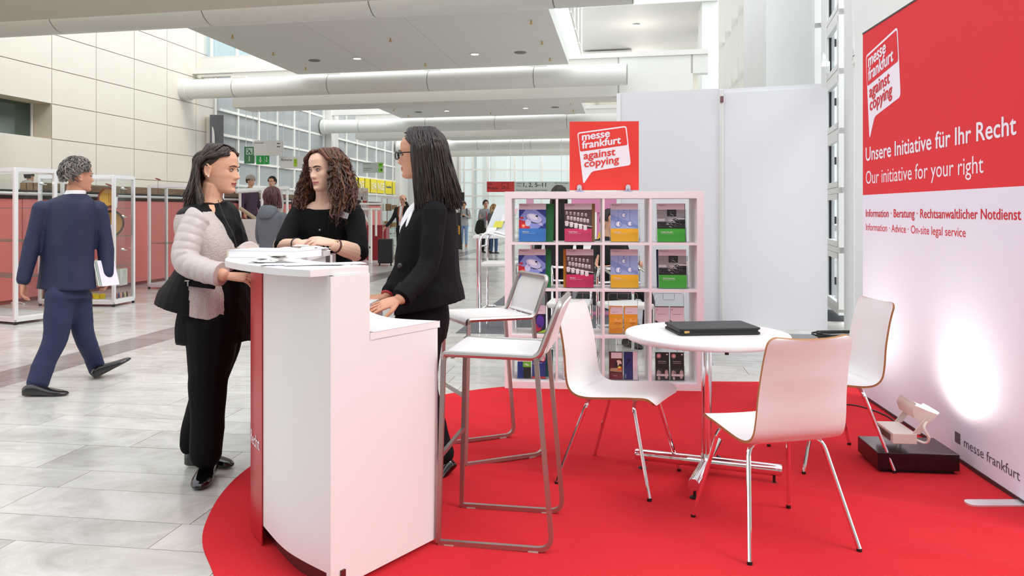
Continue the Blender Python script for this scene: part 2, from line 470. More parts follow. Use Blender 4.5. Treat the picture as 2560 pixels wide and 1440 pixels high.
# white pier between the two facades, and the corner after them
for k, (ya, yb) in enumerate(((35.7, 36.6), (46.3, 48.0))):
    t = MB(); t.box(W((ya+yb)/2, 4.2, .05), (.5, (yb-ya), 8.4), -A); struct(t.build('trim_%d' % (k+2), white_paint, smooth=0))
# door frames at the foot of the first facade
for k, (ya, yb) in enumerate(((29.0, 30.0), (30.2, 31.2), (32.6, 33.7))):
    d = MB(); 
    for (u0, u1, z0, z1) in ((ya, ya+.1, 0, 2.15), (yb-.1, yb, 0, 2.15), (ya, yb, 2.05, 2.15), (ya, yb, 0, .12)):
        d.slab([W(u0, z0, .06), W(u1, z0, .06), W(u1, z1, .06), W(u0, z1, .06)], DX, .04)
    dr = struct(d.build('door_%d' % (k+1), steel_w, smooth=0))
    t = MB(); t.slab([W(ya+.1, .12, .07), W(yb-.1, .12, .07), W(yb-.1, 2.05, .07), W(ya+.1, 2.05, .07)], DX, .01); t.build('door_glass', pane_l, dr, smooth=0)
    t = MB(); t.tube([W(ya+.2, .9, .16), W(ya+.2, 1.5, .16)], .015, 8); t.build('door_handle', chrome, dr)

# --- transverse bridge structures: beam, duct, lamp slab.  C = duct centre line at X/Y
sl = -.205
def Cl(x, n, dz=5.14):   # centre line of structure n (1 = main), world x -> point
    if n == 0: return V((x, 15.05+sl*(x+10.26), dz-.06 if dz > 1 else dz))
    return V((x, 24.4+sl*(x+10.26)+(n-1)*11.25, dz))
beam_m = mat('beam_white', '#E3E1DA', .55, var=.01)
duct_m = mat('duct_white', '#E8E8E3', .3, var=.01)
tn = V((1, sl, 0)).normalized(); nn = V((-tn.y, tn.x, 0))   # along, away
def across(x0, x1, n, off0, off1, z0, z1, name, m, bev=0):
    p0 = Cl(x0, n, 0)+nn*off0; p1 = Cl(x1, n, 0)+nn*off0; p2 = Cl(x1, n, 0)+nn*off1; p3 = Cl(x0, n, 0)+nn*off1
    t = MB(); t.prism([p0, p1, p2, p3], z0, z1); return struct(t.build(name, m, smooth=0, bevel=bev))
shift = {0: 1.72, 1: 0, 2: -1.72, 3: -3.4}
tr = 4
def bridge(n):
    global tr
    xl = {0: -11.5, 1: -10.25, 2: -8.55, 3: -6.75}[n]; xr = {0: 1.95, 1: 3.2, 2: 5.0, 3: 7}[n]
    r = .30
    # duct in lengths with seams
    d = MB(); joints = []
    if n == 0:
        r = .40
    L_ = xr-xl; k = 0; x = xl
    segs = [xl]+([xl+1.75] if n else [])
    while segs[-1]+3.05 < xr: segs.append(segs[-1]+3.05)
    segs.append(xr)
    dc = (nn*0 if n else nn*0)
    root = thing('air_duct', {0: 'large white round duct under the nearest overhead bridge, cut off by the upper edge', 1: 'long white round air duct running below the first lit bridge slab', 2: 'second white round air duct, behind the standing women', 3: 'third and farthest white round air duct near the end glazing'}[n], 'duct', Cl(xl, n))
    for a_, b_ in zip(segs[:-1], segs[1:]):
        t = MB(); g_ = .012
        t.tube([Cl(a_+g_, n)+dc, Cl(b_-g_, n)+dc], r, 40); t.build('duct_section', duct_m, root, smooth=40)
        t = MB(); t.tube([Cl(b_-.02, n)+dc, Cl(b_+.02 if b_ < xr else b_, n)+dc], r-.012, 40); t.build('duct_joint', mat('seam_grey', '#9C9A90', .6), root, smooth=40)
    if n:
        t = MB(); t.tube([Cl(xl-.02, n), Cl(xl+.2, n)], r+.035, 40); t.build('duct_collar', duct_m, root, smooth=40)
    for b_ in segs[1:-1]:
        t = MB(); t.box(Cl(b_+.1, n, 5.14+r+.03), (.5, .12, .06), math.atan(sl)); t.build('duct_bracket', beam_m, root, smooth=0)
    # beam behind/below
    if n: 
        across(xl+1.3, xr-.25, n, .55, 1.75, 4.62, 5.75, 'trim_%d' % tr, beam_m); tr += 1
    else:
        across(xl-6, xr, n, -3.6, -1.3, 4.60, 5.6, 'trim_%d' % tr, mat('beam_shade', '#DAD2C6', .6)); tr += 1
        across(xl-6, xr, n, .15, .5, 5.3, 5.9, 'trim_%d' % tr, beam_m); tr += 1
bridge(0); bridge(1); bridge(2); bridge(3)
# parapets and their ledges
across(-10.6, 5.35, 1, .5, .75, 5.72, 5.86, 'trim_%d' % tr, white_paint); tr += 1
across(2.9, 4.95, 1, .55, .9, 4.2, 5.75, 'trim_%d' % tr, white_paint); tr += 1
across(4.9, 5.35, 1, .55, .9, 5.2, 5.75, 'trim_%d' % tr, white_paint); tr += 1
across(-10.6, -6.2, 1, 1.0, 1.2, 5.7, 6.3, 'trim_%d' % tr, white_paint); tr += 1
across(-10.8, -6.5, 1, 1.0, 1.2, 6.3, 6.36, 'trim_%d' % tr, alu_light); tr += 1
across(-9, 7.5, 2, .5, .75, 5.72, 5.86, 'trim_%d' % tr, white_paint); tr += 1
across(-8.8, 0, 2, .52, .6, 5.86, 6.5, 'trim_%d' % tr, white_paint); tr += 1
# lamp slabs
lamp_glow = mat('lamp_glow', '#FFF1D8', .5, emit=(1, .85, .62), estr=9)
brass = mat('brass', (.62, .42, .16), .35, 1.0)
slab_m = mat('slab_white', '#E2E1DD', .6, var=.008)
def H2(a, b, z): return DX*a+DY*b+V((0, 0, z))
def slab(n, xl, xr, lamps, vents, spr):
    global tr
    sx = 0
    pf = [Cl(xl, n, 0)-nn*.42, Cl(xr, n, 0)-nn*.42]
    ln = 7.6 if n == 1 else 8.2
    back = [p-DY*ln for p in pf]
    t = MB(); t.prism([back[0], back[1], pf[1], pf[0]], 5.40, 5.75)
    s_ = struct(t.build('ceiling' if n == 1 else 'ceiling_far_%d' % n if False else 'ceiling', slab_m, smooth=0))
    for fr in (.33, .62):
        a_ = pf[0].lerp(pf[1], fr); t = MB(); t.slab([a_+V((0, 0, 5.396)), a_+tn*.015+V((0, 0, 5.396)), a_+tn*.015-DY*ln+V((0, 0, 5.396)), a_-DY*ln+V((0, 0, 5.396))], (0, 0, 1), .003); t.build('seam', mat('seam_pale', '#CFCDC7', .7), s_, smooth=0)
    def at(u, v_): return pf[0].lerp(pf[1], u)-DY*v_
    for i, (u, v_, lb) in enumerate(lamps):
        c = at(u, v_); r_ = thing('downlight', lb, 'lamp', (c.x, c.y, 5.4), group='lit downlights in the bridge slabs')
        t = MB(); t.lathe([(.13, 0), (.15, 0), (.155, -.012), (.10, -.012), (.09, .0)], (c.x, c.y, 5.398)); t.build('trim_ring', steel_w, r_)
        t = MB(); t.lathe([(.02, -.003), (.1, -.003), (.1, -.006), (.02, -.006)], (c.x, c.y, 5.396)); t.build('bulb', lamp_glow, r_)
    for (u, v_, lb) in vents:
        c = at(u, v_); t = MB(); t.lathe([(.14, 0), (.16, -.004), (.13, -.02), (.02, -.012)], (c.x, c.y, 5.398)); tag(t.build('ceiling_vent', mat('vent_grey', '#7C7A74', .5)), lb, 'vent', 'round vents in the bridge slabs')
    for (u, v_, lb) in spr:
        c = at(u, v_); t = MB(); t.cyl((c.x, c.y, 5.4), (c.x, c.y, 5.33), .018, 8); t.lathe([(.01, 0), (.045, 0), (.045, -.008), (.01, -.008)], (c.x, c.y, 5.33), 10)
        tag(t.build('sprinkler', brass), lb, 'sprinkler', 'brass sprinklers under the bridge slabs')
SPL = 'small brass sprinkler head under the white bridge slab'
def on_slab(px, py, n, xl, xr):   # find u,v of a pixel on the slab underside
    Y = (5.4-CAMH)*FPX/(HZ-py); X = (px-1280)/FPX*Y
    p0 = Cl(xl, n, 0)-nn*.42; p1 = Cl(xr, n, 0)-nn*.42
    # solve p = p0+u*(p1-p0)-DY*v
    d = p1-p0; M = Matrix(((d.x, -DY.x), (d.y, -DY.y))); s_ = M.inverted()@V((X-p0.x, Y-p0.y)); return s_[0], s_[1]
S1 = (-6.28, 1.65)
f = lambda px, py: on_slab(px, py, 1, *S1)
slab(1, *S1, lamps=[(*f(893, 146), 'lit recessed downlight, left one in the large near slab'), (*f(1187, 135), 'lit recessed downlight, right one in the large near slab')],
     vents=[(*f(786, 151), 'dark round ceiling vent at the left end of the near slab'), (*f(1301, 131), 'dark round ceiling vent at the right of the near slab')],
     spr=[(*f(a_, b_), lb) for a_, b_, lb in ((581, 88, 'brass sprinkler nearest the slab left front corner'), (683, 131, 'brass sprinkler left of the dark vent on the near slab'), (764, 168, 'brass sprinkler near the far left corner of the near slab'), (976, 96, 'brass sprinkler in the middle of the near slab'), (1063, 158, 'brass sprinkler above the duct middle on the near slab'), (1328, 51, 'brass sprinkler at the right front of the near slab'), (1355, 103, 'brass sprinkler above the right dark vent'), (1375, 145, 'brass sprinkler at the far right corner of the near slab'))])
S2 = (-4.75, 3.15)
f = lambda px, py: on_slab(px, py, 2, *S2)
slab(2, *S2, lamps=[(*f(1117, 277), 'lit recessed downlight, left one in the second smaller slab'), (*f(1314, 270), 'lit recessed downlight, right one in the second smaller slab')],
     vents=[(*f(1046, 280), 'dark oval vent left of the lamps in the second slab'), (*f(1388, 268), 'dark oval vent right of the lamps in the second slab')],
     spr=[(*f(a_, b_), lb) for a_, b_, lb in ((985, 272, 'tiny sprinkler at the left of the second slab'), (1021, 288, 'tiny sprinkler near the far left corner of the second slab'), (1227, 281, 'tiny sprinkler between the two lamps of the second slab'), (1427, 257, 'tiny sprinkler at the right front of the second slab'), (1433, 275, 'tiny sprinkler at the far right corner of the second slab'))])
slab(3, -3.4, 5.0, [], [], [])
# unseen slab added above and behind the camera to hold back light
t = MB(); t.prism([(-9.5, -9), (5.0, -9), (4.2, -2.6), (-9, -2.6)], 5.4, 5.75); struct(t.build('ceiling', slab_m, smooth=0))
for (x, y, pw_) in ((-2.6, 19.3, 90), (-1.1, 19.0, 90), (-2.8, 31, 110), (.6, 30.5, 110), (-4, 8, 70), (1, 8, 70)):  # last two are extra spots, with no downlight fitting above them
    l = bpy.data.lights.new('downlight_and_fill', 'SPOT'); l.energy = pw_; l.spot_size = 1.9; l.spot_blend = 1; l.color = (1, .93, .82); l.shadow_soft_size = .12
    o = bpy.data.objects.new('downlight_and_fill', l); COL.objects.link(o); o.location = (x, y, 5.3)

t = MB(); t.box((0, -7.2, 2.7), (34, .3, 5.4)); struct(t.build('wall_rear_added', mat('rear_wall_added', '#C9C5BE', .7), smooth=0))  # unseen wall added behind the camera to limit frontal light
# --- upper gallery windows seen past the slab corner on the left
gal = MB(); gal.slab([W(23.5, 6.4, .3), W(25.8, 6.4, .3), W(25.8, 8.5, .3), W(23.5, 8.5, .3)], DX, .02)
# --- gallery glass walls over bridge 1 (left)
c0 = Cl(-10.2, 1, 0)+nn*1.1
gw = MB(); g2 = MB()
for k in range(6):
    p = Cl(-10.0+k*.9, 1, 0)+nn*1.1; gw.box((p.x, p.y, 7.4), (.08, .08, 2.1), math.atan(sl))
p0 = Cl(-10.2, 1, 0)+nn*1.1; p1 = Cl(-5.5, 1, 0)+nn*1.1
g2.slab([p0+V((0, 0, 6.36)), p1+V((0, 0, 6.36)), p1+V((0, 0, 8.4)), p0+V((0, 0, 8.4))], nn, .02)
wn = struct(gw.build('window_2', steel_w, smooth=0)); g2.build('pane', glass_mat('gallery_glass', (.8, .9, .95), opac=.25, ocol=(.75, .85, .9)), wn, smooth=0)

# --- upper right: gallery room beyond the parapet
def R(Y, z, off=0):      # right-hand window wall line
    return V((2.63+.1523*Y, Y, z))+DX*off
rm = MB(); rm.slab([(1.9, 26.0, 8.1), (6.6, 25.0, 8.1), (9.2, 36, 8.1), (3.7, 37.5, 8.1)], (0, 0, 1), .2)
struct(rm.build('ceiling', slab_m, smooth=0))
rm = MB(); rm.slab([(2.2, 37.0, 5.7), (9.6, 35.5, 5.7), (9.6, 35.5, 9.2), (2.2, 37.0, 9.2)], DY, .2)
wf_ = struct(rm.build('wall_gallery', cream, smooth=0))
rm = MB()
for (x0, x1, z0, z1) in ((3.9, 7.3, 7.35, 7.45), (3.9, 4.0, 5.8, 7.4), (6.8, 6.9, 5.8, 7.4), (7.2, 7.3, 5.8, 7.4)):
    ya = 36.55-.2*(x0-4)
    rm.slab([(x0, ya, z0), (x1, ya-.2*(x1-x0), z0), (x1, ya-.2*(x1-x0), z1), (x0, ya, z1)], -DY, .05)
struct(rm.build('door_4', mat('door_grey', '#B9BCAE', .5), smooth=0))
c_ = V((4.5, 28.2, 8.08)); t = MB(); t.lathe([(.1, 0), (.14, -.02), (.05, -.02)], c_); tag(t.build('ceiling_light', steel_w), 'round flush ceiling fitting in the upper gallery room', 'lamp')
for (x, y) in ((4.5, 28.2), (5.5, 33)):  # second one is an added light with no ceiling fitting
    l = bpy.data.lights.new('gallery_lamp_and_fill', 'POINT'); l.energy = 45; l.color = (1, .96, .88); l.shadow_soft_size = .2
    o = bpy.data.objects.new('gallery_lamp_and_fill', l); COL.objects.link(o); o.location = (x, y, 6.9)
t = MB(); t.box((3.6, 32.9, 7.55), (2.9, .5, .95), math.atan(sl)); struct(t.build('trim_%d' % tr, white_paint, smooth=0)); tr += 1
# slanted glass and frame of the gallery balustrade
bal = MB()
for k in range(5):
    p = Cl(1.75+.12*k, 1, 5.86)+nn*(.6-k*1.1) if False else Cl(1.95, 1, 5.7)-DY*(k*1.6)
    bal.tube([p, p+V((0, 0, 1.6))], .025, 8)
p = Cl(1.95, 1, 5.75)
bal.tube([p+V((0, 0, .02)), p-DY*7.5+V((0, 0, .02))], .03, 8); bal.tube([p+V((0, 0, 1.5)), p-DY*7.5+V((0, 0, 1.5))], .03, 8)
bl = tag(bal.build('balustrade', steel_w), 'white framed glass balustrade along the right edge of the near slab', 'railing')
t = MB(); t.slab([p, p-DY*7.5, p-DY*7.5+V((0, 0, 1.45)), p+V((0, 0, 1.45))], DX, .012); t.build('glass_pane', glass, bl, smooth=0)

# --- right window wall
frame_m = mat('window_white', '#EEF0EE', .4)
concrete = mat('painted_concrete', '#E9ECEA', .6, var=.015, vscale=3, bump=.15, bscale=40)
wr = MB(); wr.slab([R(9.65, 0, .75), R(27, 0, .75), R(27, .15, .75), R(9.65, .15, .75)], DX, .1)
wall_right = struct(wr.build('wall_right', concrete, smooth=0))
def pier(name, x0, x1, y0, y1, z1=11):
    t = MB(); t.prism([(x0, y0), (x1, y0-.1), (x1+.152*(y1-y0), y1), (x0+.152*(y1-y0), y1)], 0, z1); return struct(t.build(name, concrete, smooth=0))
pier('trim_%d' % tr, 3.78, 4.43, 11.6, 13.9); tr += 1
pier('trim_%d' % tr, 3.77, 3.90, 8.6, 9.0); tr += 1
pier('trim_%d' % tr, 6.14, 6.72, 25.2, 26.6); tr += 1
pier('trim_%d' % tr, 6.9, 7.9, 28.5, 30); tr += 1
pier('trim_%d' % tr, 6.3, 7.2, 34.5, 36); tr += 1
# column between, next to the narrow window (2030..2075)
t = MB(); t.prism([(4.40, 11.3), (4.62, 11.2), (4.66, 11.6), (4.44, 11.7)], 0, 11); struct(t.build('trim_%d' % tr, frame_m, smooth=0)); tr += 1
t = MB(); t.prism([(4.27, 10.62), (4.36, 10.58), (4.45, 10.9), (4.34, 10.95)], 0, 11); struct(t.build('trim_%d' % tr, frame_m, smooth=0)); tr += 1
# far fins with panes
wn = MB()
for k, yy in enumerate((17.0, 18.1, 19.3, 20.6, 22.0, 23.5)):
    t = MB(); c = R(yy, 5.0, .13); t.box(c, (.22, .09, 10), -A); t.build('fin', mat('fin_cream', '#D2CEC3', .6), wall_right, smooth=0)
for z in (1.6, 3.2, 4.8, 6.4, 8.0):
    t = MB(); c = R(20.3, z, .22); t.box(c, (.06, 8.5, .06), -A); t.build('transom', frame_m, wall_right, smooth=0)
sky_pane = glass_mat('sky_pane', (.95, .98, 1))
t = MB(); t.slab([R(16, .2, .26), R(24.5, .2, .26), R(24.5, 10, .26), R(16, 10, .26)], DX, .01); t.build('pane', sky_pane, wall_right, smooth=0)
t = MB(); t.box(R(27.2, 7.5, -.0), (.1, .18, 5), -A); t.build('orange_post', mat('orange_steel', '#D98E6B', .5), wall_right, smooth=0)
# window tower with tilting sashes (px 2075..2110)
wa = V((3.90+.02, 10.0, 0))
def sash_col(xa, ya, xb, yb, zs, nm, handle=True):
    f_ = MB(); a_ = V((xa, ya, 0)); b_ = V((xb, yb, 0)); d_ = (b_-a_).normalized(); nrm = V((-d_.y, d_.x, 0))
    L_ = (b_-a_).length
    for u in (0, L_-.06): f_.box(a_+d_*(u+.03)+V((0, 0, (zs[0]+zs[-1])/2)), (.06, .1, zs[-1]-zs[0]), math.atan2(d_.y, d_.x))
    for z in zs: f_.box(a_+d_*L_/2+V((0, 0, z)), (L_, .1, .07), math.atan2(d_.y, d_.x))
    w_ = struct(f_.build(nm, frame_m, smooth=0))
    for z0, z1 in zip(zs[:-1], zs[1:]):
        s_ = MB()
        for (u0, u1, q0, q1) in ((.06, .12, z0+.04, z1-.04), (L_-.12, L_-.06, z0+.04, z1-.04), (.06, L_-.06, z0+.04, z0+.11), (.06, L_-.06, z1-.11, z1-.04)):
            s_.box(a_+d_*(u0+u1)/2+nrm*.03+V((0, 0, (q0+q1)/2)), (u1-u0, .05, q1-q0), math.atan2(d_.y, d_.x))
        so = s_.build('window_sash', frame_m, w_, smooth=0)
        p_ = MB(); p_.box(a_+d_*L_/2+V((0, 0, (z0+z1)/2)), (L_-.2, .012, z1-z0-.2), math.atan2(d_.y, d_.x)); p_.build('pane', sky_pane, w_, smooth=0)
        gk = MB()
        for u in (.125, L_-.125): gk.box(a_+d_*u+nrm*.012+V((0, 0, (z0+z1)/2)), (.012, .03, z1-z0-.2), math.atan2(d_.y, d_.x))
        gk.build('gasket', black_pl, w_, smooth=0)
        if handle:
            h_ = MB(); h_.box(a_+d_*.09+nrm*.075+V((0, 0, (z0+z1)/2)), (.03, .02, .09), math.atan2(d_.y, d_.x)); h_.build('window_handle', mat('dark_handle', '#3A3A3C', .4), w_, smooth=0)
zs = [.12, .87, 1.60, 2.32, 3.04, 3.76, 4.5, 5.2]
sash_col(4.00, 9.42, 4.28, 10.5, zs, 'window_3')
sash_col(4.52, 11.55, 4.38, 11.15, [2.7, 4.0, 5.3], 'window_4', False)
sash_col(3.50, 7.35, 3.80, 8.6, [3.0, 4.4, 5.8], 'window_5')
t = MB(); t.tube([(4.12, 10.25, 3.2), (4.45, 11.0, 3.62)], .07, 4); struct(t.build('trim_%d' % tr, frame_m, smooth=0)); tr += 1
t = MB(); t.slab([(3.4, 6.5, 0), (3.86, 9.0, 0), (3.86, 9.0, 11), (3.4, 6.5, 11)], DX, .12)
# keep the stretch behind the banner glazed
t = MB(); t.prism([(3.15, 5.6), (3.5, 5.55), (3.75, 7.8), (3.45, 7.85)], 0, 11); struct(t.build('trim_%d' % tr, concrete, smooth=0)); tr += 1
g = MB(); g.prism([(3.62, 9.6), (4.6, 9.4), (5.2, 13), (4.2, 13.2)], 0, .006)
tag(g.build('door_mat', mat('mat_dark', '#43464C', .95, bump=.5, bscale=120), smooth=0), 'dark grey entrance mat below the tall window on the right', 'mat')

# --- end wall glazing, Y about 45
EY = 48.5
def EW(px, z, off=0):
    Y = EY+off; return V(((px-1280)/FPX*EY, Y, 1.35+(z-1.35)*EY/45 if z > 0 else 0))
en = MB()
xs = [1150, 1160, 1182, 1220, 1287, 1355, 1423, 1490, 1557, 1600]
for x in xs: en.box(EW(x, 2.4), (.12, .12, 4.95))
for z in (0, .9, 1.47, 2.2, 2.97, 3.73, 4.62): en.box(EW(1375, z), (450/FPX*EY, .1, .085))
endw = struct(en.build('window_6', steel_w, smooth=0))
for x0, x1 in zip(xs[:-1], xs[1:]):
    for z0, z1 in zip((0, .9, 1.47, 2.2, 2.97, 3.73), (.9, 1.47, 2.2, 2.97, 3.73, 4.62)):
        t = MB(); t.slab([EW(x0+1.5, z0+.04, .02), EW(x1-1.5, z0+.04, .02), EW(x1-1.5, z1-.04, .02), EW(x0+1.5, z1-.04, .02)], (0, 1, 0), .012)
        t.build('pane', glass_mat('end_glass', (.9, .95, .95), opac=.14, ocol=(.85, .88, .88)), endw, smooth=0)
t = MB(); t.box(((985+1150)/2*EY/FPX-1280*EY/FPX, EY+.2, 3.5), (165/FPX*EY, .3, 7)); struct(t.build('wall_end', white_paint, smooth=0))
t = MB(); t.box(((1600+1900)/2*EY/FPX-1280*EY/FPX, EY+.2, 3.5), (300/FPX*EY, .3, 7)); struct(t.build('wall_end_right', white_paint, smooth=0))
t = MB(); t.box((1, EY+.2, 6.5), (22, .3, 3.0)); struct(t.build('wall_end_top', white_paint, smooth=0))
# hall continuing behind the end glazing
t = MB(); t.box((1, 70, 4), (40, .3, 9)); struct(t.build('wall_back', mat('far_wall', '#DADDDB', .7), smooth=0))
t = MB()
for k in range(6): t.box((-2.4+.9*k*.25+.3*k, 50+3.2*k, 3.6), (.3, .35, 7.2))
struct(t.build('trim_%d' % tr, white_paint, smooth=0)); tr += 1
for k, (x, y, hh, c) in enumerate(((1.2, 52, 2.2, '#F07CB0'), (3.2, 53, 2.6, '#F4A0B8'), (2.1, 51, 1.5, '#D8433F'))):
    t = MB(); t.box((x, y, hh/2), (.5, .2, hh)); tag(t.build('display_board', mat('board_%d' % k, c, .6), smooth=0, bevel=.02), ['pink display board glowing beyond the end glazing', 'pale pink pillar board beyond the end glazing, right', 'small red board beyond the end glazing'][k], 'display board')

# --- the raised cafe behind the coral parapet
coral = mat('coral_panel', '#DC7873', .5, var=.03, vscale=1)
def CO(Y, z, off=0): return V((-8.97+.1523*Y, Y, z))+DX*off
pw = MB(); 
pr = thing('parapet_wall', 'long coral red parapet panelling in front of the raised cafe', 'parapet', CO(14, 0))
for k in range(14):
    ya, yb = 7.0+1.5*k, 8.5+1.5*k
    t = MB(); t.slab([CO(ya+.01, .06), CO(yb-.01, .06), CO(yb-.01, 1.52), CO(ya+.01, 1.52)], -DX, .03); t.build('panel', coral, pr, smooth=0)
t = MB(); t.slab([CO(7, 0, -.03), CO(28, 0, -.03), CO(28, 1.54, -.03), CO(7, 1.54, -.03)], -DX, .1); t.build('parapet_core', mat('core_grey', '#8B4A48', .7), pr, smooth=0)
t = MB(); t.slab([CO(7, 1.54, .0), CO(28, 1.54, .0), CO(28, 1.66, .0), CO(7, 1.66, .0)], -DX, .12); t.build('dark_band', mat('dark_band', '#2B2622', .6), pr, smooth=0)
rl = thing('handrail', 'thin steel handrail along the top of the coral parapet', 'handrail', CO(14, 1.6))
t = MB(); t.tube([CO(7, 1.60, .06), CO(28, 1.60, .06)], .022, 8); t.build('rail', alu_light, rl)
for k in range(8):
    t = MB(); t.tube([CO(8+2.5*k, 1.60, .06), CO(8+2.5*k, 1.60, .0)], .012, 6); t.build('rail_bracket', alu_light, rl)
t = MB(); t.slab([CO(7, 0, -.15), CO(28, 0, -.15), CO(28, 0, -4.0), CO(7, 0, -4.0)], (0, 0, 1), .62)
struct(t.build('trim_%d' % tr, mat('platform_floor', '#A39C92', .6), smooth=0)); tr += 1
walnut = mat('walnut', '#8A6A4C', .5, var=.3, vscale=6, stretch=(1, 1, 9))
ct = thing('cafe_counter', 'dark wood slatted counter top above the coral parapet', 'counter', CO(15, 1.6))
for (ya_, yb_) in ((8, 11.25), (12.1, 14), (14.2, 17.1), (17.3, 20.2), (20.4, 23.3), (23.5, 26.4)):
    for j, o_ in enumerate((-.22, -.34, -.46)):
        t = MB(); t.slab([CO(ya_, 1.67, o_), CO(yb_, 1.67, o_), CO(yb_, 1.79, o_), CO(ya_, 1.79, o_)], -DX, .1); t.build('plank', walnut, ct, smooth=0)
# white rail of the ramp
wr_ = thing('ramp_railing', 'thick white tube rail of the ramp behind the curly-haired woman', 'railing', P(650, 640, 17))
t = MB(); t.tube([P(590, 478, 16.6), P(722, 470, 17.4)], .05, 12); t.build('rail', steel_w, wr_)
for a_ in (600, 655, 718):
    t = MB(); t.tube([P(a_, 475, 16.9), P(a_, 600, 16.9)], .03, 8); t.build('post', steel_w, wr_)
t = MB(); t.tube([P(600, 520, 16.4), P(640, 548, 16.4)], .04, 8); t.build('brace', mat('tan_rail', '#B8A58A', .5), wr_)
t = MB(); t.box(P(632, 590, 16.2), (1.1, .1, .7)); tag(t.build('info_panel', mat('pale_panel', '#DAD3CE', .6), smooth=0, bevel=.01), 'pale grey low panel behind the woman in the grey hoodie', 'panel')
# ================================================================ BOOTH FURNITURE
Zt = 1.15; TH = .027
outer_top = [(-.686, 2.65), (-.811, 2.727), (-.945, 2.865), (-1.06, 3.0), (-1.165, 3.17), (-1.235, 3.40), (-1.25, 3.62), (-1.20, 3.90), (-1.10, 4.10), (-1.0, 4.22)]
inner_top = [(-.925, 3.97), (-.925, 3.75), (-.915, 3.5), (-.885, 3.27), (-.80, 3.12), (-.67, 2.98), (-.523, 2.85)]
ct = thing('reception_counter', 'white crescent shaped reception counter with curved red front and lower desk', 'counter', (-.85, 3.3, 0))
def crv(pts, n=5): return [(p.x, p.y) for p in catmull(pts, n)]
oT = crv(outer_top); iT = crv(inner_top)
m = MB(); m.prism(oT+iT, Zt-TH, Zt); m.build('countertop', white_lam, ct, smooth=30, bevel=.002)
outer_b = [(-.627, 2.697), (-.83, 2.885), (-.995, 3.12), (-1.073, 3.246), (-1.125, 3.38), (-1.165, 3.60), (-1.13, 3.86), (-1.02, 4.06), (-.95, 4.15)]
oB = crv(outer_b, 6)
NB = 12    # index where grey laminate meets the red sheet
def wall_strip(pts, z0, z1, th, side=1):
    inn = []
    for i, p in enumerate(pts):
        a = V(pts[max(0, i-1)]); b = V(pts[min(len(pts)-1, i+1)]); t = (b-a).normalized(); n = V((t.y, -t.x))*side
        inn.append((p[0]+n.x*th, p[1]+n.y*th))
    return MB().prism(list(pts)+inn[::-1], z0, z1)
wall_strip(oB, .09, Zt-TH, .02).build('outer_panel', white_lam, ct, smooth=30)
red_c = mat('counter_red', '#B4232B', .3)
ofs = []
for i, p in enumerate(oB):
    a = V(oB[max(0, i-1)]); b = V(oB[min(len(oB)-1, i+1)]); t = (b-a).normalized(); ofs.append((p[0]-t.y*.006, p[1]+t.x*.006))
rp = wall_strip(ofs[NB:], .015, Zt-TH, .005).build('red_front', red_c, ct, smooth=30)
ins = [(p[0]+.03, p[1]+.03) for p in oB]
wall_strip(ins, .008, .09, .02).build('plinth', mat('plinth_dark', '#5A1418', .5), ct, smooth=30)
# end panel B-C, stepped
B_ = V((-.627, 2.697, 0)); C_ = V((-.300, 3.150, 0)); u_ = (C_-B_).normalized(); n_ = V((u_.y, -u_.x, 0)); LB = (C_-B_).length
hb = .185; DZ = .905
m = MB(); prof = [(0, .03), (LB, .03), (LB, DZ-TH), (hb+.0, DZ-TH), (hb, Zt-TH), (0, Zt-TH)]
pts = [B_+u_*a+V((0, 0, z)) for a, z in prof]
m.slab(pts, -n_, .022); m.build('end_panel', white_lam, ct, smooth=0, bevel=.001)
# lower desk ring
desk_out = [(p[0]+.0, p[1]) for p in crv([(-.505, 2.862), (-.66, 3.0), (-.78, 3.13), (-.86, 3.28), (-.90, 3.5), (-.91, 3.75), (-.92, 3.95)])]
desk_in = crv([(-.66, 3.98), (-.68, 3.75), (-.655, 3.55), (-.60, 3.39), (-.49, 3.235), (-.295, 3.155)])
m = MB(); m.prism([(-.518, 2.845)]+desk_out+desk_in+[(-.292, 3.160)], DZ-TH, DZ); m.build('lower_desk', white_lam, ct, smooth=30, bevel=.0015)
wall_strip([(p[0]-.02, p[1]-.012) for p in iT[::-1]], DZ, Zt-TH, .018, -1).build('inner_panel', white_lam, ct, smooth=30)
E1 = V((-.70, 4.05, 0)); E2 = V((-.95, 4.15, 0))
m = MB(); m.slab([V((-1.0, 4.14, .03)), V((-.93, 3.99, .03)), V((-.93, 3.99, Zt-TH)), V((-1.0, 4.14, Zt-TH))], (.5, .2, 0), .02); m.build('far_end_panel', white_lam, ct, smooth=0)
m = MB(); m.slab([V((-.93, 3.99, .03)), V((-.66, 3.98, .03)), V((-.66, 3.98, DZ-TH)), V((-.93, 3.99, DZ-TH))], (0, -1, 0), .02); m.build('far_end_panel', white_lam, ct, smooth=0)
# lettering wraps round the red front: only its end shows
m = MB()
vs_, fs_ = text_mesh('Unsere Initiative für Ihr Recht', 0)
import bisect
acc = [0]
for i in range(1, len(ofs)): acc.append(acc[-1]+math.dist(ofs[i-1], ofs[i]))
s_end = acc[NB]+.025; wtx = .86; x1 = vs_[:, 0].max()
def on_curve(s_):
    j = min(len(acc)-2, max(0, bisect.bisect(acc, s_)-1)); t = (s_-acc[j])/(acc[j+1]-acc[j]); a = V(ofs[j]); b = V(ofs[j+1]); p = a.lerp(b, t); d = (b-a).normalized()
    return p+V((-d.y, d.x))*.002
tv = []
for v in vs_:
    p = on_curve(s_end+(x1-v[0])/x1*wtx); tv.append((p.x, p.y, .385+v[1]*.075))
m.add(tv, fs_); m.build('lettering', white_print, rp, smooth=0)

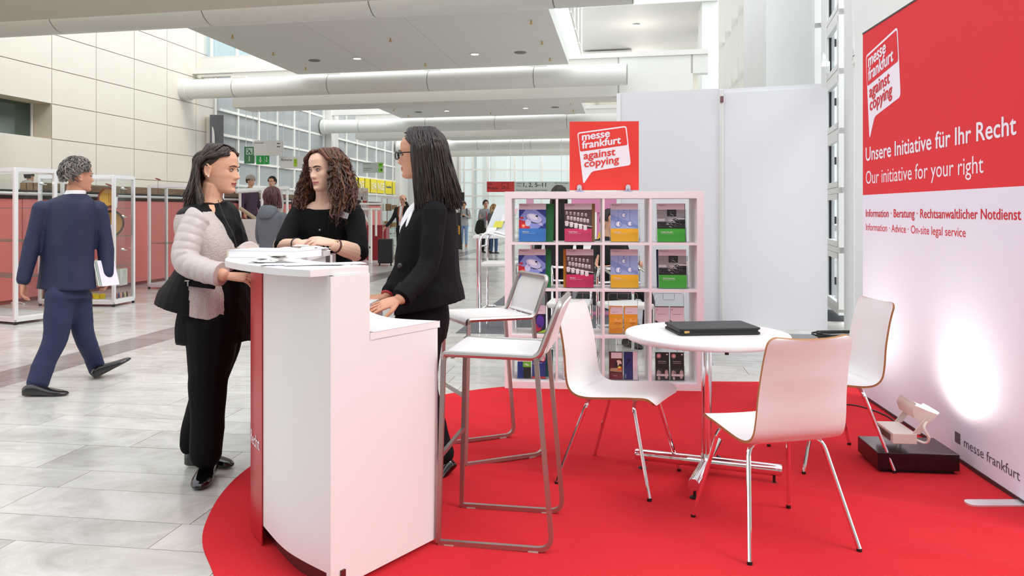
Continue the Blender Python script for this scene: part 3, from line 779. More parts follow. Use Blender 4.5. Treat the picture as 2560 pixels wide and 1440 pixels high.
# --- things lying on the counter
def paper(mb, c, w_, d_, rz, z, th=.0006): mb.box((c[0], c[1], z+th/2), (w_, d_, th), rz)
pk = thing('paper_stack', 'thick white catalogue lying flat on the rounded end of the counter', 'paper', (-1.04, 3.42, Zt))
rzp = -.28
m = MB(); m.box((-1.03, 3.40, Zt+.016), (.33, .205, .030), rzp); m.build('page_block', mat('paper_white', '#F1F0F4', .7), pk, smooth=0)
m = MB(); m.box((-1.03, 3.40, Zt+.0318), (.334, .21, .0012), rzp); m.build('cover', mat('cover_white', '#E8E7EE', .5), pk, smooth=0)
m = MB(); m.box((-1.19, 3.447, Zt+.016), (.014, .206, .032), rzp); m.build('spine', mat('spine_cream', '#DDD2BE', .6), pk, smooth=0)
shx = [(-.80, 2.86, .18, .0), (-.78, 2.88, .30, .0011), (-.75, 2.875, .42, .0022), (-.82, 2.85, .10, .0033)]
lbs = ['printed sheet at the bottom of the loose fan on the counter', 'second loose sheet of the fan on the counter, sticking out right', 'white leaflet turned across the loose sheets on the counter', 'topmost pale leaflet of the loose fan on the counter']
for (x, y, r_, dz), lb in zip(shx, lbs):
    m = MB(); paper(m, (x+.05, y+.03), .297, .105, r_, Zt+dz+.0003, .0009); tag(m.build('leaflet', mat('leaf_%d' % int(dz*1e4), ['#E6E6EE', '#D6D5E6', '#F0F0F4', '#E3E0EA'][int(dz*1000)], .5), smooth=0), lb, 'leaflet', 'loose sheets on the counter')
random.seed(5)
def heap(cx, cy, n, rx, ry, label, grp):
    for k in range(n):
        a = random.random()*6.28; r_ = math.sqrt(random.random()); x = cx+rx*r_*math.cos(a); y = cy+ry*r_*math.sin(a)
        m = MB(); m.ell((0, 0, 0), (.03, .022, .005), 10, 5); m.box((0, 0, -.001), (.066, .048, .002))
        M = Matrix.Translation((x, y, Zt+.007+.0045*(k//2)))@Matrix.Rotation(random.uniform(0, 3), 4, 'Z')@Matrix.Rotation(random.uniform(-.12, .12), 4, 'X')
        m.tf(M); tag(m.build('sweet_packet', mat('packet_white', '#EEEDEA', .35, bump=.3, bscale=90), smooth=50), label, 'packet', grp)
heap(-.93, 3.03, 12, .09, .05, 'small white wrapped packet in the heap beside the loose sheets', 'packets in the near heap')
heap(-1.0, 3.78, 12, .10, .07, 'small white wrapped packet in the heap under the clasped hands', 'packets in the far heap')

# ---------------------------------------------------------------- bar stools
def tube_path(mb, pts, r, rad=.05, n=8, closed=False, flat=None, up=None): return mb.tube(round_path(pts, rad, 6, closed), r, n, closed=closed, flat=flat, up=up)
def make_stool(label):
    t = thing('bar_stool', label, 'stool', local=True, group='bar stools at the counter')
    # forward = -y ; seat .38 wide ; footprint .44
    fr = alu; r = .011
    for s in (-1, 1):
        x = s*.195; xb = s*.20
        m = MB(); tube_path(m, [(x, -.205, .745), (xb, -.225, .012)], .013, 0, 4); m.build('leg', fr, t, smooth=30)
        m = MB(); tube_path(m, [(x, .17, .76), (xb, .235, .013), (xb, -.225, .013)], .013, .06, 4); m.build('leg', fr, t, smooth=30)
        m = MB(); m.box((xb, 0.16, .004), (.02, .04, .008)); m.box((xb, -.18, .004), (.02, .04, .008)); m.build('glide', mat('glide', '#B9B6B0', .5), t, smooth=0)
    m = MB(); m.tube([(-.197, -.215, .36), (.197, -.215, .36)], .011, 4); m.build('footrest', fr, t, smooth=30)
    # seat: shell bending down at the front, frame round it
    def sheet(prof, hw, th, rc):
        m = MB(); vs = []; n = len(prof)
        for i, (y, z) in enumerate(prof):
            a = V(prof[max(0, i-1)]); b = V(prof[min(n-1, i+1)]); d = (b-a).normalized(); nx = V((-d.y, d.x))
            L0 = sum(math.dist(prof[j], prof[j+1]) for j in range(i)); L1 = sum(math.dist(prof[j], prof[j+1]) for j in range(i, n-1))
            dd = min(L0, L1) if rc == 2 else L1
            w_ = hw-(0 if dd > .05 else .05-math.sqrt(max(0, .05**2-(.05-dd)**2)))
            for k in (-1, -.6, 0, .6, 1):
                for q in (0, 1): vs.append((k*w_, y-nx.x*th*q, z-nx.y*th*q))
        fs = []
        for i in range(n-1):
            for k in range(4):
                a = (i*5+k)*2; b = a+2; c = a+10; d = a+12
                fs += [(a, b, d, c), (a+1, c+1, d+1, b+1)]
            a = i*10; c = a+10; fs.append((a, c, c+1, a+1)); a = i*10+8; c = a+10; fs.append((a, a+1, c+1, c))
        for i in (0, n-1):
            for k in range(4):
                a = (i*5+k)*2; fs.append((a, a+1, a+3, a+2) if i == 0 else (a, a+2, a+3, a+1))
        return m.add(vs, fs)
    sp = [(-.215, .735), (-.222, .752), (-.212, .768), (-.19, .776), (-.1, .772), (0, .77), (.12, .769), (.178, .768)]
    m = sheet(sp, .182, .008, 1); m.build('seat', white_lam, t, smooth=40)
    bp = [(.205, .785), (.215, .83), (.232, .88), (.252, .93), (.268, .965), (.272, .975)]
    bp = [(.188, .775)]+bp
    m = sheet(bp, .178, .008, 1); m.build('backrest', mat('stool_back', '#EDEBEA', .4), t, smooth=40)
    # frame: bar running under seat sides and round the back
    path = [(-.192, -.205, .74), (-.192, -.205, .768), (-.192, .18, .762), (-.190, .262, .978), (.190, .262, .978), (.192, .18, .762), (.192, -.205, .768), (.192, -.205, .74)]
    m = MB(); tube_path(m, path, .0125, .035, 8); m.build('seat_frame', fr, t, smooth=40)
    m = MB(); m.tube([(-.19, .178, .757), (.19, .178, .757)], .011, 4); m.tube([(-.19, -.17, .755), (.19, -.17, .755)], .009, 4); m.build('crossbar', fr, t, smooth=30)
    return t
s1 = make_stool('white bar stool with grey metal frame, nearest the camera beside the counter')
s1.location = (-.04, 3.29, 0.008); s1.rotation_euler = (0, 0, math.atan2(-.98, -.17)); s1.rotation_euler = (0, 0, -PI/2-.17)
s2 = dup(s1, (-.12, 4.36, 0.008), -PI/2+.42, 'white bar stool with grey metal frame, farther one beside the woman in the blazer')

# ---------------------------------------------------------------- plywood shell chairs
def make_chair(label):
    t = thing('shell_chair', label, 'chair', local=True, group='white shell chairs at the round table')
    # forward = -y
    prof = catmull([(-.235, .425), (-.225, .445), (-.19, .462), (-.10, .458), (.02, .445), (.11, .438), (.165, .447), (.198, .478), (.212, .54), (.222, .64), (.245, .76), (.27, .845), (.277, .865)], 6)
    prof = [(p.x, p.y) for p in prof]
    n = len(prof); L = [0]
    for i in range(1, n): L.append(L[-1]+math.dist(prof[i-1], prof[i]))
    NS = 12; vs = []; th = .011
    def hw(s_):
        f = s_/L[-1]
        w_ = .205+.0*f
        if f < .12: w_ = .185+.02*(f/.12)
        if f > .40: w_ = .205-.022*min(1, (f-.40)/.6)
        d0 = s_; d1 = L[-1]-s_; rr = .035
        for d in (d0, d1):
            if d < rr: w_ -= rr-math.sqrt(max(0, rr*rr-(rr-d)**2))
        return w_
    for i, (y, z) in enumerate(prof):
        a = V(prof[max(0, i-1)]); b = V(prof[min(n-1, i+1)]); d = (b-a).normalized(); nx = V((-d.y, d.x)); f = L[i]/L[-1]; w_ = hw(L[i])
        dish = .022*max(0, min(1, (f-.5)/.3)) if f > .5 else .006
        for k in range(NS+1):
            q = -1+2*k/NS; cz = -dish*(1-q*q)
            y0 = y-(-nx.x)*0; off = cz
            vs.append((q*w_, y+nx.x*off, z+nx.y*off)); vs.append((q*w_, y+nx.x*(off-th), z+nx.y*(off-th)))
    top = []; side = []
    R_ = (NS+1)*2
    for i in range(n-1):
        for k in range(NS):
            a = i*R_+2*k; top += [(a, a+2, a+2+R_, a+R_), (a+1, a+1+R_, a+3+R_, a+3)]
        a = i*R_; side.append((a, a+R_, a+R_+1, a+1)); a = i*R_+2*NS; side.append((a, a+1, a+R_+1, a+R_))
    for i in (0, n-1):
        for k in range(NS): a = i*R_+2*k; side.append((a, a+1, a+3, a+2))
    m = MB(); m.add(vs, top); m.f += side; m.m += [1]*len(side); m.build('seat_shell', [white_lam, wood_edge], t, smooth=40)
    # two bent tubes: front pair and rear pair, plus crossbars
    r = .0095
    feet = {}
    for s, y0, fy in ((1, -.12, -.225), (-1, -.12, -.225)):
        m = MB(); tube_path(m, [(0, y0, .425), (s*.165, y0, .425), (s*.235, fy, .012)], r, .05, 10); m.build('leg', chrome, t)
        m = MB(); m.cyl((s*.2352, fy-.001, .0), (s*.2345, fy, .014), .0105, 10); m.build('foot_cap', black_pl, t)
    for s, y0, fy in ((1, .11, .245), (-1, .11, .245)):
        m = MB(); tube_path(m, [(0, y0, .417), (s*.165, y0, .417), (s*.24, fy, .012)], r, .05, 10); m.build('leg', chrome, t)
        m = MB(); m.cyl((s*.2402, fy+.001, 0), (s*.2395, fy, .014), .0105, 10); m.build('foot_cap', black_pl, t)
    for s in (-1, 1):
        m = MB(); m.box((s*.13, .11, .420), (.03, .025, .012)); m.box((s*.13, -.12, .434), (.03, .025, .010)); m.build('seat_pad', mat('pad_clear', '#D9B8B2', .4), t, smooth=0, bevel=.003)
    return t
c1 = make_chair('white plywood shell chair seen from behind, in the right foreground')
c1.location = (1.075, 3.25, .008); c1.rotation_euler = (0, 0, PI-(-.238)*-1-.0)
c1.rotation_euler = (0, 0, math.atan2(.971, -.238)+PI/2)
c2 = dup(c1, (.55, 3.92, .008), math.atan2(-.48, .878)+PI/2, 'white plywood shell chair left of the round table, seat turned towards it')
c3 = dup(c1, (1.70, 4.22, .008), math.atan2(-.05, -1)+PI/2, 'white plywood shell chair right of the round table, close to the banner')

# ---------------------------------------------------------------- round table
tb = thing('round_table', 'round white table on a chrome column with a cross foot', 'table', (.987, 3.95, .006))
m = MB(); tc = (.985, 3.95)
m.lathe([(.02, .705), (.402, .705), (.406, .708), (.408, .716), (.408, .727), (.405, .732), (.02, .733)], (*tc, 0), 72); m.build('tabletop', [white_lam], tb, smooth=40)
m = MB(); m.lathe([(.02, .69), (.12, .69), (.12, .705), (.02, .705)], (*tc, 0), 24); m.build('mounting_plate', black_pl, tb)
m = MB(); m.cyl((*tc, .075), (*tc, .69), .026, 28); m.lathe([(.032, .0), (.030, .04), (.026, .05)], (*tc, .075), 24); m.build('column', chrome, tb)
ax1 = V((-.93, .36, 0)).normalized(); ax2 = V((.40, .92, 0)).normalized()
for d in (ax1, -ax1, ax2, -ax2):
    m = MB(); p = V((*tc, .078)); m.tube([p+d*.005, p+d*.352, p+d*.362], [.029, .029, .027], 24); m.build('foot_tube', chrome, tb, smooth=50)
    q = V((tc[0], tc[1], 0))+d*.325
    m = MB(); m.cyl(q+V((0, 0, .012)), q+V((0, 0, .055)), .007, 8); m.lathe([(.022, .0), (.024, .006), (.012, .013), (.004, .016)], (q.x, q.y, .004), 16); m.build('leveling_foot', black_pl, tb)
lv = thing('table_lever', 'grey height lever with black tip hanging under the round table', 'lever', (.0, .0, 0))
lp = P(1817, 868, 4.2)
lv.location = lp
m = MB(); m.cyl((lp.x, lp.y, .705), (lp.x, lp.y, .60), .009, 10); m.build('rod', alu, lv)
m = MB(); m.cyl((lp.x, lp.y, .602), (lp.x, lp.y, .575), .0115, 10); m.build('tip', black_pl, lv)
# folder on the table
fd = thing('zip_folder', 'black zipped document folder lying on the round table', 'folder', (.985, 3.97, .733))
leather = mat('black_leather', '#1A1B1F', .5, bump=.35, bscale=420)
fr_ = .10; fc = (1.02, 3.99)
def fold_slab(z0, z1, w_, d_, ins_):
    m = MB(); pl = [(fc[0]+x*math.cos(fr_)-y*math.sin(fr_), fc[1]+x*math.sin(fr_)+y*math.cos(fr_)) for x, y in rrect(w_, d_, .02)]
    return m.prism(pl, z0, z1)
fold_slab(.7345, .745, .42, .26, 0).build('bottom_cover', leather, fd, bevel=.003)
fold_slab(.745, .757, .405, .25, 0).build('pages', black_pl, fd)
fold_slab(.757, .768, .42, .26, 0).build('top_cover', leather, fd, bevel=.003)
m = MB(); m.box((fc[0]-.155, fc[1]-.142, .752), (.035, .010, .012), fr_+.5); m.build('zip_pull', brass, fd, bevel=.001)

# ---------------------------------------------------------------- cube shelf
SHX, SHY, SHR = -.055, 5.90, -.081*0
shw = 1.487
sh = thing('cube_shelf', 'white sixteen-cube shelf filled with brochures', 'shelf', (.69, 6.05, 0))
shelf_m = mat('shelf_white', '#F0E8EA', .45)
ang = math.atan2(-.10, 1.487)
ux = V((math.cos(ang), math.sin(ang), 0)); uy = V((-math.sin(ang), math.cos(ang), 0)); SO = V((SHX, SHY, .008))
SD = .385
def SB(x0, x1, y0, y1, z0, z1):
    m = MB(); q = [SO+ux*a+uy*b_ for a, b_ in ((x0, y0), (x1, y0), (x1, y1), (x0, y1))]
    return m.prism([(p.x, p.y) for p in q], SO.z+z0, SO.z+z1)
ot = .052; cell = (shw-2*ot-3*.017)/4
cxs = [ot+k*(cell+.017) for k in range(4)]
SB(0, ot, 0, SD, 0, shw-ot).build('side_board', shelf_m, sh, smooth=0, bevel=.001)
SB(shw-ot, shw, 0, SD, 0, shw-ot).build('side_board', shelf_m, sh, smooth=0, bevel=.001)
SB(0, shw, 0, SD, shw-ot, shw).build('top_board', shelf_m, sh, smooth=0, bevel=.001)
SB(ot, shw-ot, 0, SD, 0, ot).build('bottom_board', shelf_m, sh, smooth=0, bevel=.001)
for k in range(3): SB(cxs[k]+cell, cxs[k]+cell+.017, .003, SD-.003, ot, shw-ot).build('divider', shelf_m, sh, smooth=0)
for j in range(3):
    z = ot+cell*(j+1)+.017*j
    for k in range(4): SB(cxs[k], cxs[k]+cell, .002, SD-.002, z, z+.017).build('shelf_board', shelf_m, sh, smooth=0)
def cellz(r): j = 3-r; return ot+j*(cell+.017)     # r=0 top row
def SP(x, y, z): return SO+ux*x+uy*y+V((0, 0, z))

# brochures: flat print built in a local frame: x right, z up, facing -y, leaning back
def frame(org, lean, turn=0):
    R_ = Matrix.Rotation(ang+turn, 3, 'Z')@Matrix.Rotation(-lean, 3, 'X')
    return org, R_
class Sheet:
    def __init__(s, org, lean, turn=0):
        s.o, s.R = frame(org, lean, turn); s.k = 0
    def pt(s, x, z, d=0): return s.o+s.R@V((x, -d, z))
    def block(s, w_, h, th, y0=0): 
        m = MB(); c = s.o+s.R@V((w_/2, y0+th/2, h/2)); m.box(c, (w_, th, h), M=s.R); return m
    def poly(s, m, pts, lvl): m.add([s.pt(x, z, .0006*lvl) for x, z in pts], [tuple(range(len(pts)))])
    def rect(s, m, x0, z0, x1, z1, lvl): s.poly(m, [(x0, z0), (x1, z0), (x1, z1), (x0, z1)], lvl)
    def disc(s, m, cx, cz, rx, rz, lvl, n=20, a=0): s.poly(m, [(cx+rx*math.cos(t)*math.cos(a)-rz*math.sin(t)*math.sin(a), cz+rx*math.cos(t)*math.sin(a)+rz*math.sin(t)*math.cos(a)) for t in [2*PI*k/n for k in range(n)]], lvl)
    def text(s, m, txt, x, z, w_, h, lvl=3, bold=0): put_text(m, txt, s.pt(x, z, .0006*lvl), s.R@V((1, 0, 0)), s.R@V((0, 0, 1)), w_, h, bold)
pc = lambda name, h: mat('print_'+name, h, .45)
def build_art(s, parent, layers):
    m = MB(); ms = []
    for (col, fn) in layers:
        if col not in ms: ms.append(col)
        m.cm = ms.index(col); fn(m)
    m.build('cover_print', [pc(c[1:].lower(), c) for c in ms], parent, smooth=0)
def art_patent(s, W_, H_):
    a = [('#8C9BE0', lambda m: s.rect(m, 0, H_*.34, W_, H_*.84, 1)),
         ('#2B3A8E', lambda m: (s.poly(m, [(.0, H_*.60), (.05, H_*.84), (.0, H_*.84)], 2), s.poly(m, [(W_*.62, H_*.84), (W_, H_*.62), (W_, H_*.84)], 2), s.poly(m, [(W_*.7, H_*.34), (W_, H_*.34), (W_, H_*.5)], 2))),
         ('#C4273A', lambda m: (s.poly(m, [(0, H_*.34), (W_*.42, H_*.34), (W_*.30, H_*.52), (0, H_*.58)], 2), s.disc(m, W_*.1, H_*.62, .016, .009, 3))),
         ('#FF6A4A', lambda m: s.disc(m, W_*.17, H_*.41, .018, .016, 3)), ('#FFE9D2', lambda m: s.disc(m, W_*.17, H_*.41, .007, .006, 4)),
         ('#1D1E38', lambda m: s.disc(m, W_*.56, H_*.60, .064, .034, 3, a=-.35)),
         ('#C9CDF2', lambda m: (s.disc(m, W_*.56, H_*.615, .062, .032, 4, a=-.35), s.disc(m, W_*.34, H_*.50, .022, .03, 4, a=-.2), s.poly(m, [(W_*.62, H_*.48), (W_*.9, H_*.40), (W_*.78, H_*.56)], 3))),
         ('#EEF0FF', lambda m: s.disc(m, W_*.53, H_*.645, .040, .018, 5, a=-.35)),
         ('#1D1E38', lambda m: (s.disc(m, W_*.66, H_*.665, .010, .007, 6), s.poly(m, [(W_*.66, H_*.67), (W_*.72, H_*.6), (W_*.70, H_*.6)], 6)))]
    return a
def art_marks(s, W_, H_):
    a = [('#5B4648', lambda m: s.rect(m, 0, H_*.34, W_, H_*.84, 1)), ('#2A1E22', lambda m: s.poly(m, [(0, H_*.34), (W_, H_*.34), (W_, H_*.40), (0, H_*.50)], 2))]
    random.seed(3)
    for r, (z0, sc_, n) in enumerate(((.78, .8, 6), (.66, .9, 7), (.52, 1.2, 5))):
        for k in range(n):
            x = W_*(.08+.84*(k+.4*(r % 2))/n); z = H_*(z0-.06*k/n*(1+r*.6)); w_ = .011*sc_; h = .024*sc_
            col = ['#B9AFAE', '#D2CBC9', '#EDE9E8'][r]
            a.append((col, lambda m, x=x, z=z, w_=w_, h=h: (s.rect(m, x-w_, z-h, min(x+w_, W_), z, 3), s.disc(m, min(x, W_-w_), z-h, w_, w_*.45, 3, 12))))
            a.append(('#FAF8F7', lambda m, x=x, z=z, w_=w_, h=h: s.disc(m, min(x, W_-w_), z, w_, w_*.45, 4, 12)))
    a.append(('#F1EFEE', lambda m: s.poly(m, [(0, H_*.50), (W_, H_*.38), (W_, H_*.40), (0, H_*.525)], 3)))
    return a
def art_designs(s, W_, H_):
    a = [('#9FB3E2', lambda m: s.rect(m, 0, H_*.34, W_, H_*.84, 1)), ('#7F96CF', lambda m: s.poly(m, [(0, H_*.56), (W_, H_*.34), (W_, H_*.42), (0, H_*.72)], 2)),
         ('#B7C7EE', lambda m: [s.rect(m, W_*q, H_*.34, W_*q+.0012, H_*.84, 3) for q in (.2, .42, .62, .82)])]
    for (x, z, r) in ((.48, .69, .020), (.28, .46, .026), (.70, .47, .022)):
        a.append(('#5B79C4', lambda m, x=x, z=z, r=r: s.disc(m, W_*x, H_*z, r, r, 4)))
        a.append(('#C8D6F5', lambda m, x=x, z=z, r=r: s.disc(m, W_*x, H_*z, r*.82, r*.82, 5)))
        a.append(('#F7F9FF', lambda m, x=x, z=z, r=r: s.rect(m, W_*x-r*.3, H_*z-r*.45, W_*x+r*.3, H_*z+r*.5, 6)))
        a.append(('#4B63A8', lambda m, x=x, z=z, r=r: (s.rect(m, W_*x-.0008, H_*z+r, W_*x+.0008, H_*.84, 4), s.rect(m, W_*x+r*.3, H_*z-r*.4, W_*x+r*.55, H_*z+r*.4, 6))))
    return a
def art_utility(s, W_, H_):
    a = [('#8F8F92', lambda m: s.rect(m, 0, H_*.34, W_, H_*.84, 1)), ('#1B1B1D', lambda m: (s.rect(m, 0, H_*.34, W_, H_*.52, 2), s.rect(m, W_*.36, H_*.66, W_*.7, H_*.84, 2), s.poly(m, [(W_*.5, H_*.52), (W_, H_*.48), (W_, H_*.64), (W_*.6, H_*.6)], 2))),
         ('#C9C9CC', lambda m: (s.rect(m, 0, H_*.54, W_*.28, H_*.60, 3), s.rect(m, W_*.74, H_*.58, W_, H_*.62, 3)))]
    random.seed(9)
    def spl(m):
        for k in range(26):
            t = random.gauss(.52, .14); u = random.gauss(.55, .10); d = random.uniform(-.9, 1.4); l_ = random.uniform(.008, .03)
            x = W_*min(.86, max(.1, t)); z = H_*min(.76, max(.40, u)); x2 = min(W_*.98, max(.004, x+l_*math.cos(d))); z2 = min(H_*.83, max(H_*.36, z+l_*math.sin(d)))
            s.poly(m, [(x, z), (x2, z2-.001), (x2+.001, z2+.001), (x, z+.002)], 4)
        for k in range(34):
            x = W_*random.uniform(.06, .95); z = H_*random.uniform(.38, .80); s.disc(m, x, z, .0013, .0016, 4, 6)
    a.append(('#F4F4F6', spl)); return a
def a4(row, col, title, art, colr, label, back, blabel, dx=0):
    W_, H_ = .208, .292
    x = cxs[col]+dx+.05; z = cellz(row)+.003; o_ = SP(x, .075, z)
    s = Sheet(o_, .13, 0.0)
    hd = thing('brochure_holder', 'clear acrylic holder '+label.split('|')[1], 'holder', o_, group='acrylic holders for large brochures')
    m = MB(); c = lambda x0, x1, y0, y1, z0, z1: m.box(s.o+s.R@V(((x0+x1)/2, (y0+y1)/2, (z0+z1)/2)), (x1-x0, y1-y0, z1-z0), M=s.R)
    c(-.006, W_+.006, .034, .037, 0, .30); c(-.006, W_+.006, -.008, -.0055, 0, .07); c(-.006, W_+.006, -.008, .036, 0, .0025); c(-.008, -.0055, -.008, .036, 0, .11); c(W_+.0055, W_+.008, -.008, .036, 0, .11)
    m.build('holder_body', clear, hd, smooth=0)
    m = MB(); c(W_+.012, W_+.016, .02, .085, 0, .25); c(W_+.012, W_+.016, .036, .04, 0, .28); m.build('support_leg', clear, hd, smooth=0)
    if back:
        sb = Sheet(SP(x+back[1], .092, z+.003), .12, back[2]); tag(sb.block(.208, .292, .008, .012).build('brochure', pc('b'+back[0][1:].lower(), back[0]), smooth=0), blabel, 'brochure', 'brochures tucked behind the front ones')
    s2 = Sheet(SP(x, .075, z+.003)+V((0, 0, 0)), .13, 0)
    b = thing('brochure', label.split('|')[0], 'brochure', o_, group='large brochures in the top rows')
    s2.block(W_, H_, .018).build('page_block', mat('paper_white', '#F1F0F4', .7), b, smooth=0)
    lay = [('#E4DEE6', lambda m: s2.rect(m, 0, H_*.84, W_, H_, 1))]+art(s2, W_, H_)+[(colr, lambda m: s2.rect(m, 0, 0, W_, H_*.34, 2))]
    lay += [('#33323A', lambda m: (s2.rect(m, W_*.06, H_*.955, W_*.09, H_*.975, 3), s2.text(m, 'Deutsches Patent-', W_*.12, H_*.958, .055, .0045), s2.text(m, 'und Markenamt', W_*.12, H_*.935, .045, .0045)))]
    lay += [('#F3F0F2', lambda m: (s2.text(m, title, W_*.14, H_*.235, .0115*len(title)*.5+.006, .0105, 4, .01), s2.text(m, 'Eine Informationsbroschüre zum Schutz', W_*.14, H_*.205, .095, .0042, 4)))]
    build_art(s2, b, lay)
a4(0, 0, 'Patents', art_patent, '#3E7CC8', "Patents brochure with machine photo above blue band, top row|of the Patents brochure, top left cell", ('#1F6E38', .055, -.1), 'dark green brochure peeking out right of Patents', 0)
a4(0, 1, 'Trade Marks', art_marks, '#CF3A66', "Trade Marks brochure with white jars above a pink band, top row|of the Trade Marks brochure, top row", ('#9A7A45', .022, -.06), 'ochre-edged brochure behind Trade Marks, top row')
a4(0, 2, 'Designs', art_designs, '#EDB01E', "Designs brochure with glass lamps above yellow band, top row|of the Designs brochure in the top row", None, '')
a4(0, 3, 'Utility Models', art_utility, '#3DA834', "Utility Models brochure with splash photo above green band, top row|of the Utility Models brochure, top right cell", ('#2A2B33', .006, -.03), 'dark brochure just behind Utility Models')
a4(1, 0, 'Patente', art_patent, '#3E74C4', "Patente brochure with machine photo above blue band, second row|of the Patente brochure, second row left", ('#1F7A3C', .04, -.05), 'green brochure peeking out above Patente, second row', -.004)
a4(1, 1, 'Marken', art_marks, '#C8285A', "Marken brochure with white jars above crimson band, second row|of the Marken brochure, second row", ('#D08A22', -.02, .04), 'orange brochure peeking out left of Marken', .012)
a4(1, 2, 'Designs', art_designs, '#EFB31B', "Designs brochure with glass lamps above yellow band, second row|of the Designs brochure in the second row", ('#7B1E3C', .0, -.02), 'maroon brochure behind the second row Designs')
a4(1, 3, 'Gebrauchsmuster', art_utility, '#44AC34', "Gebrauchsmuster brochure with splash photo above green band|of the Gebrauchsmuster brochure, second row right", ('#1E3A66', -.012, .03), 'navy brochure peeking out left of Gebrauchsmuster', .012)
def slim(row, col, items, lbl):
    z = cellz(row)+.003; o_ = SP(cxs[col]+.035, .09, z); s = Sheet(o_, .12)
    hd = thing('leaflet_holder', lbl, 'holder', o_, group='acrylic double holders for slim leaflets')
    m = MB(); c = lambda x0, x1, y0, y1, z0, z1: m.box(s.o+s.R@V(((x0+x1)/2, (y0+y1)/2, (z0+z1)/2)), (x1-x0, y1-y0, z1-z0), M=s.R)
    c(0, .226, .056, .059, 0, .31); c(0, .226, -.006, -.0035, 0, .09); c(0, .226, -.006, .056, 0, .0025)
    for x in (0, .1115, .2235): c(x, x+.0025, -.006, .056, 0, .11)
    m.build('holder_body', clear, hd, smooth=0)
    m = MB(); pth = [s.o+s.R@V((x, .054, zz)) for x, zz in ((.0, .20), (.0, .31), (.226, .31), (.226, .20))]
    m.tube(round_path(pth, .02, 5), .0016, 6); pth = [s.o+s.R@V((x, .052, zz)) for x, zz in ((.07, .31), (.07, .262), (.155, .262), (.155, .31))]; m.tube(round_path(pth, .012, 5), .0016, 6); m.build('holder_rim', mat('rim_grey', '#C9CED2', .15, spec=.9), hd)
    for k, it in enumerate(items):
        if not it: continue
        lab, lay_fn, base = it
        s2 = Sheet(SP(cxs[col]+.035+.004+.112*k, .092, z+.004), .12)
        b = thing('slim_leaflet', lab, 'leaflet', s2.o, group='slim leaflets in the lower rows')
        s2.block(.103, .208, .012, .002).build('page_block', pc('b'+base[1:].lower(), base), b, smooth=0)
        build_art(s2, b, lay_fn(s2, .103, .208))
def orange(t1, t2):
    def f(s, W_, H_):
        return [('#EFA42B', lambda m: s.rect(m, 0, 0, W_, H_, 1)), ('#F3E4EA', lambda m: s.rect(m, .008, H_*.70, W_, H_*.96, 2)), ('#55505A', lambda m: (s.text(m, t1, .022, H_*.76, .045, .006, 3), s.rect(m, .012, H_*.90, .016, H_*.93, 3))),
                ('#F6B566', lambda m: s.poly(m, [(W_*.38, H_*.52), (W_*.52, H_*.58), (W_*.62, H_*.46), (W_*.74, H_*.48), (W_*.92, H_*.56), (W_*.88, H_*.36), (W_*.5, H_*.30), (W_*.42, H_*.38)], 2)),
                ('#E08A1C', lambda m: (s.disc(m, W_*.64, H_*.37, .026, .010, 3), s.rect(m, W_*.62, H_*.2, W_*.65, H_*.32, 2), s.disc(m, W_*.64, H_*.19, .022, .004, 3), s.rect(m, 0, 0, W_, H_*.17, 2)))]
    return f
def pinkish(t1):
    def f(s, W_, H_):
        return [('#E7D3D8', lambda m: s.rect(m, 0, H_*.42, W_, H_, 1)), ('#4A4046', lambda m: (s.rect(m, 0, H_*.965, W_, H_, 2), s.text(m, t1, .018, H_*.70, .06, .006, 3), s.rect(m, .01, H_*.86, .016, H_*.89, 3))), ('#3A2C30', lambda m: s.poly(m, [(0, 0), (W_, 0), (W_, H_*.3), (W_*.4, H_*.36), (0, H_*.5)], 2)),
                ('#8D7F7C', lambda m: s.poly(m, [(0, H_*.1), (W_, H_*.0), (W_, H_*.1), (0, H_*.25)], 3))]
    return f
def galaxy(s, W_, H_):
    return [('#1B1440', lambda m: s.rect(m, 0, 0, W_, H_*.68, 1)), ('#F0E3EC', lambda m: s.rect(m, .0, H_*.68, W_, H_, 1)), ('#5B35A8', lambda m: s.disc(m, W_*.6, H_*.4, .03, .05, 2)), ('#C2263C', lambda m: s.disc(m, W_*.4, H_*.18, .032, .03, 2)), ('#B4D22A', lambda m: s.poly(m, [(W_*.4, 0), (W_, 0), (W_, H_*.12)], 3)), ('#4A4A6A', lambda m: s.text(m, 'Patent', .03, H_*.8, .045, .006, 3))]
def bluenoae(s, W_, H_):
    return [('#EDE6EE', lambda m: s.rect(m, 0, H_*.72, W_, H_, 1)), ('#2B3C84', lambda m: s.rect(m, 0, 0, W_, H_*.72, 1)), ('#D62F2C', lambda m: (s.rect(m, 0, 0, W_, H_*.06, 2), s.disc(m, W_*.8, H_*.70, .020, .020, 3))), ('#F3EEF3', lambda m: (s.disc(m, W_*.8, H_*.70, .014, .014, 4), s.text(m, 'Anerkannte Patent-', .006, H_*.55, .075, .006, 3, .02), s.text(m, 'bewertung', .006, H_*.51, .045, .006, 3, .02))), ('#D62F2C', lambda m: s.rect(m, W_*.66, H_*.69, W_*.94, H_*.71, 5))]
def dark_green(s, W_, H_):
    return [('#1C3F8A', lambda m: s.rect(m, 0, 0, W_*.45, H_*.6, 1)), ('#F0DFE6', lambda m: s.rect(m, 0, H_*.6, W_, H_, 1)), ('#6EBE2A', lambda m: s.rect(m, W_*.4, H_*.4, W_, H_*.6, 2)), ('#131A14', lambda m: s.rect(m, W_*.45, 0, W_, H_*.4, 1)), ('#FFFFFF', lambda m: s.text(m, 'Mo', W_*.55, H_*.45, .03, .02, 3, .02))]
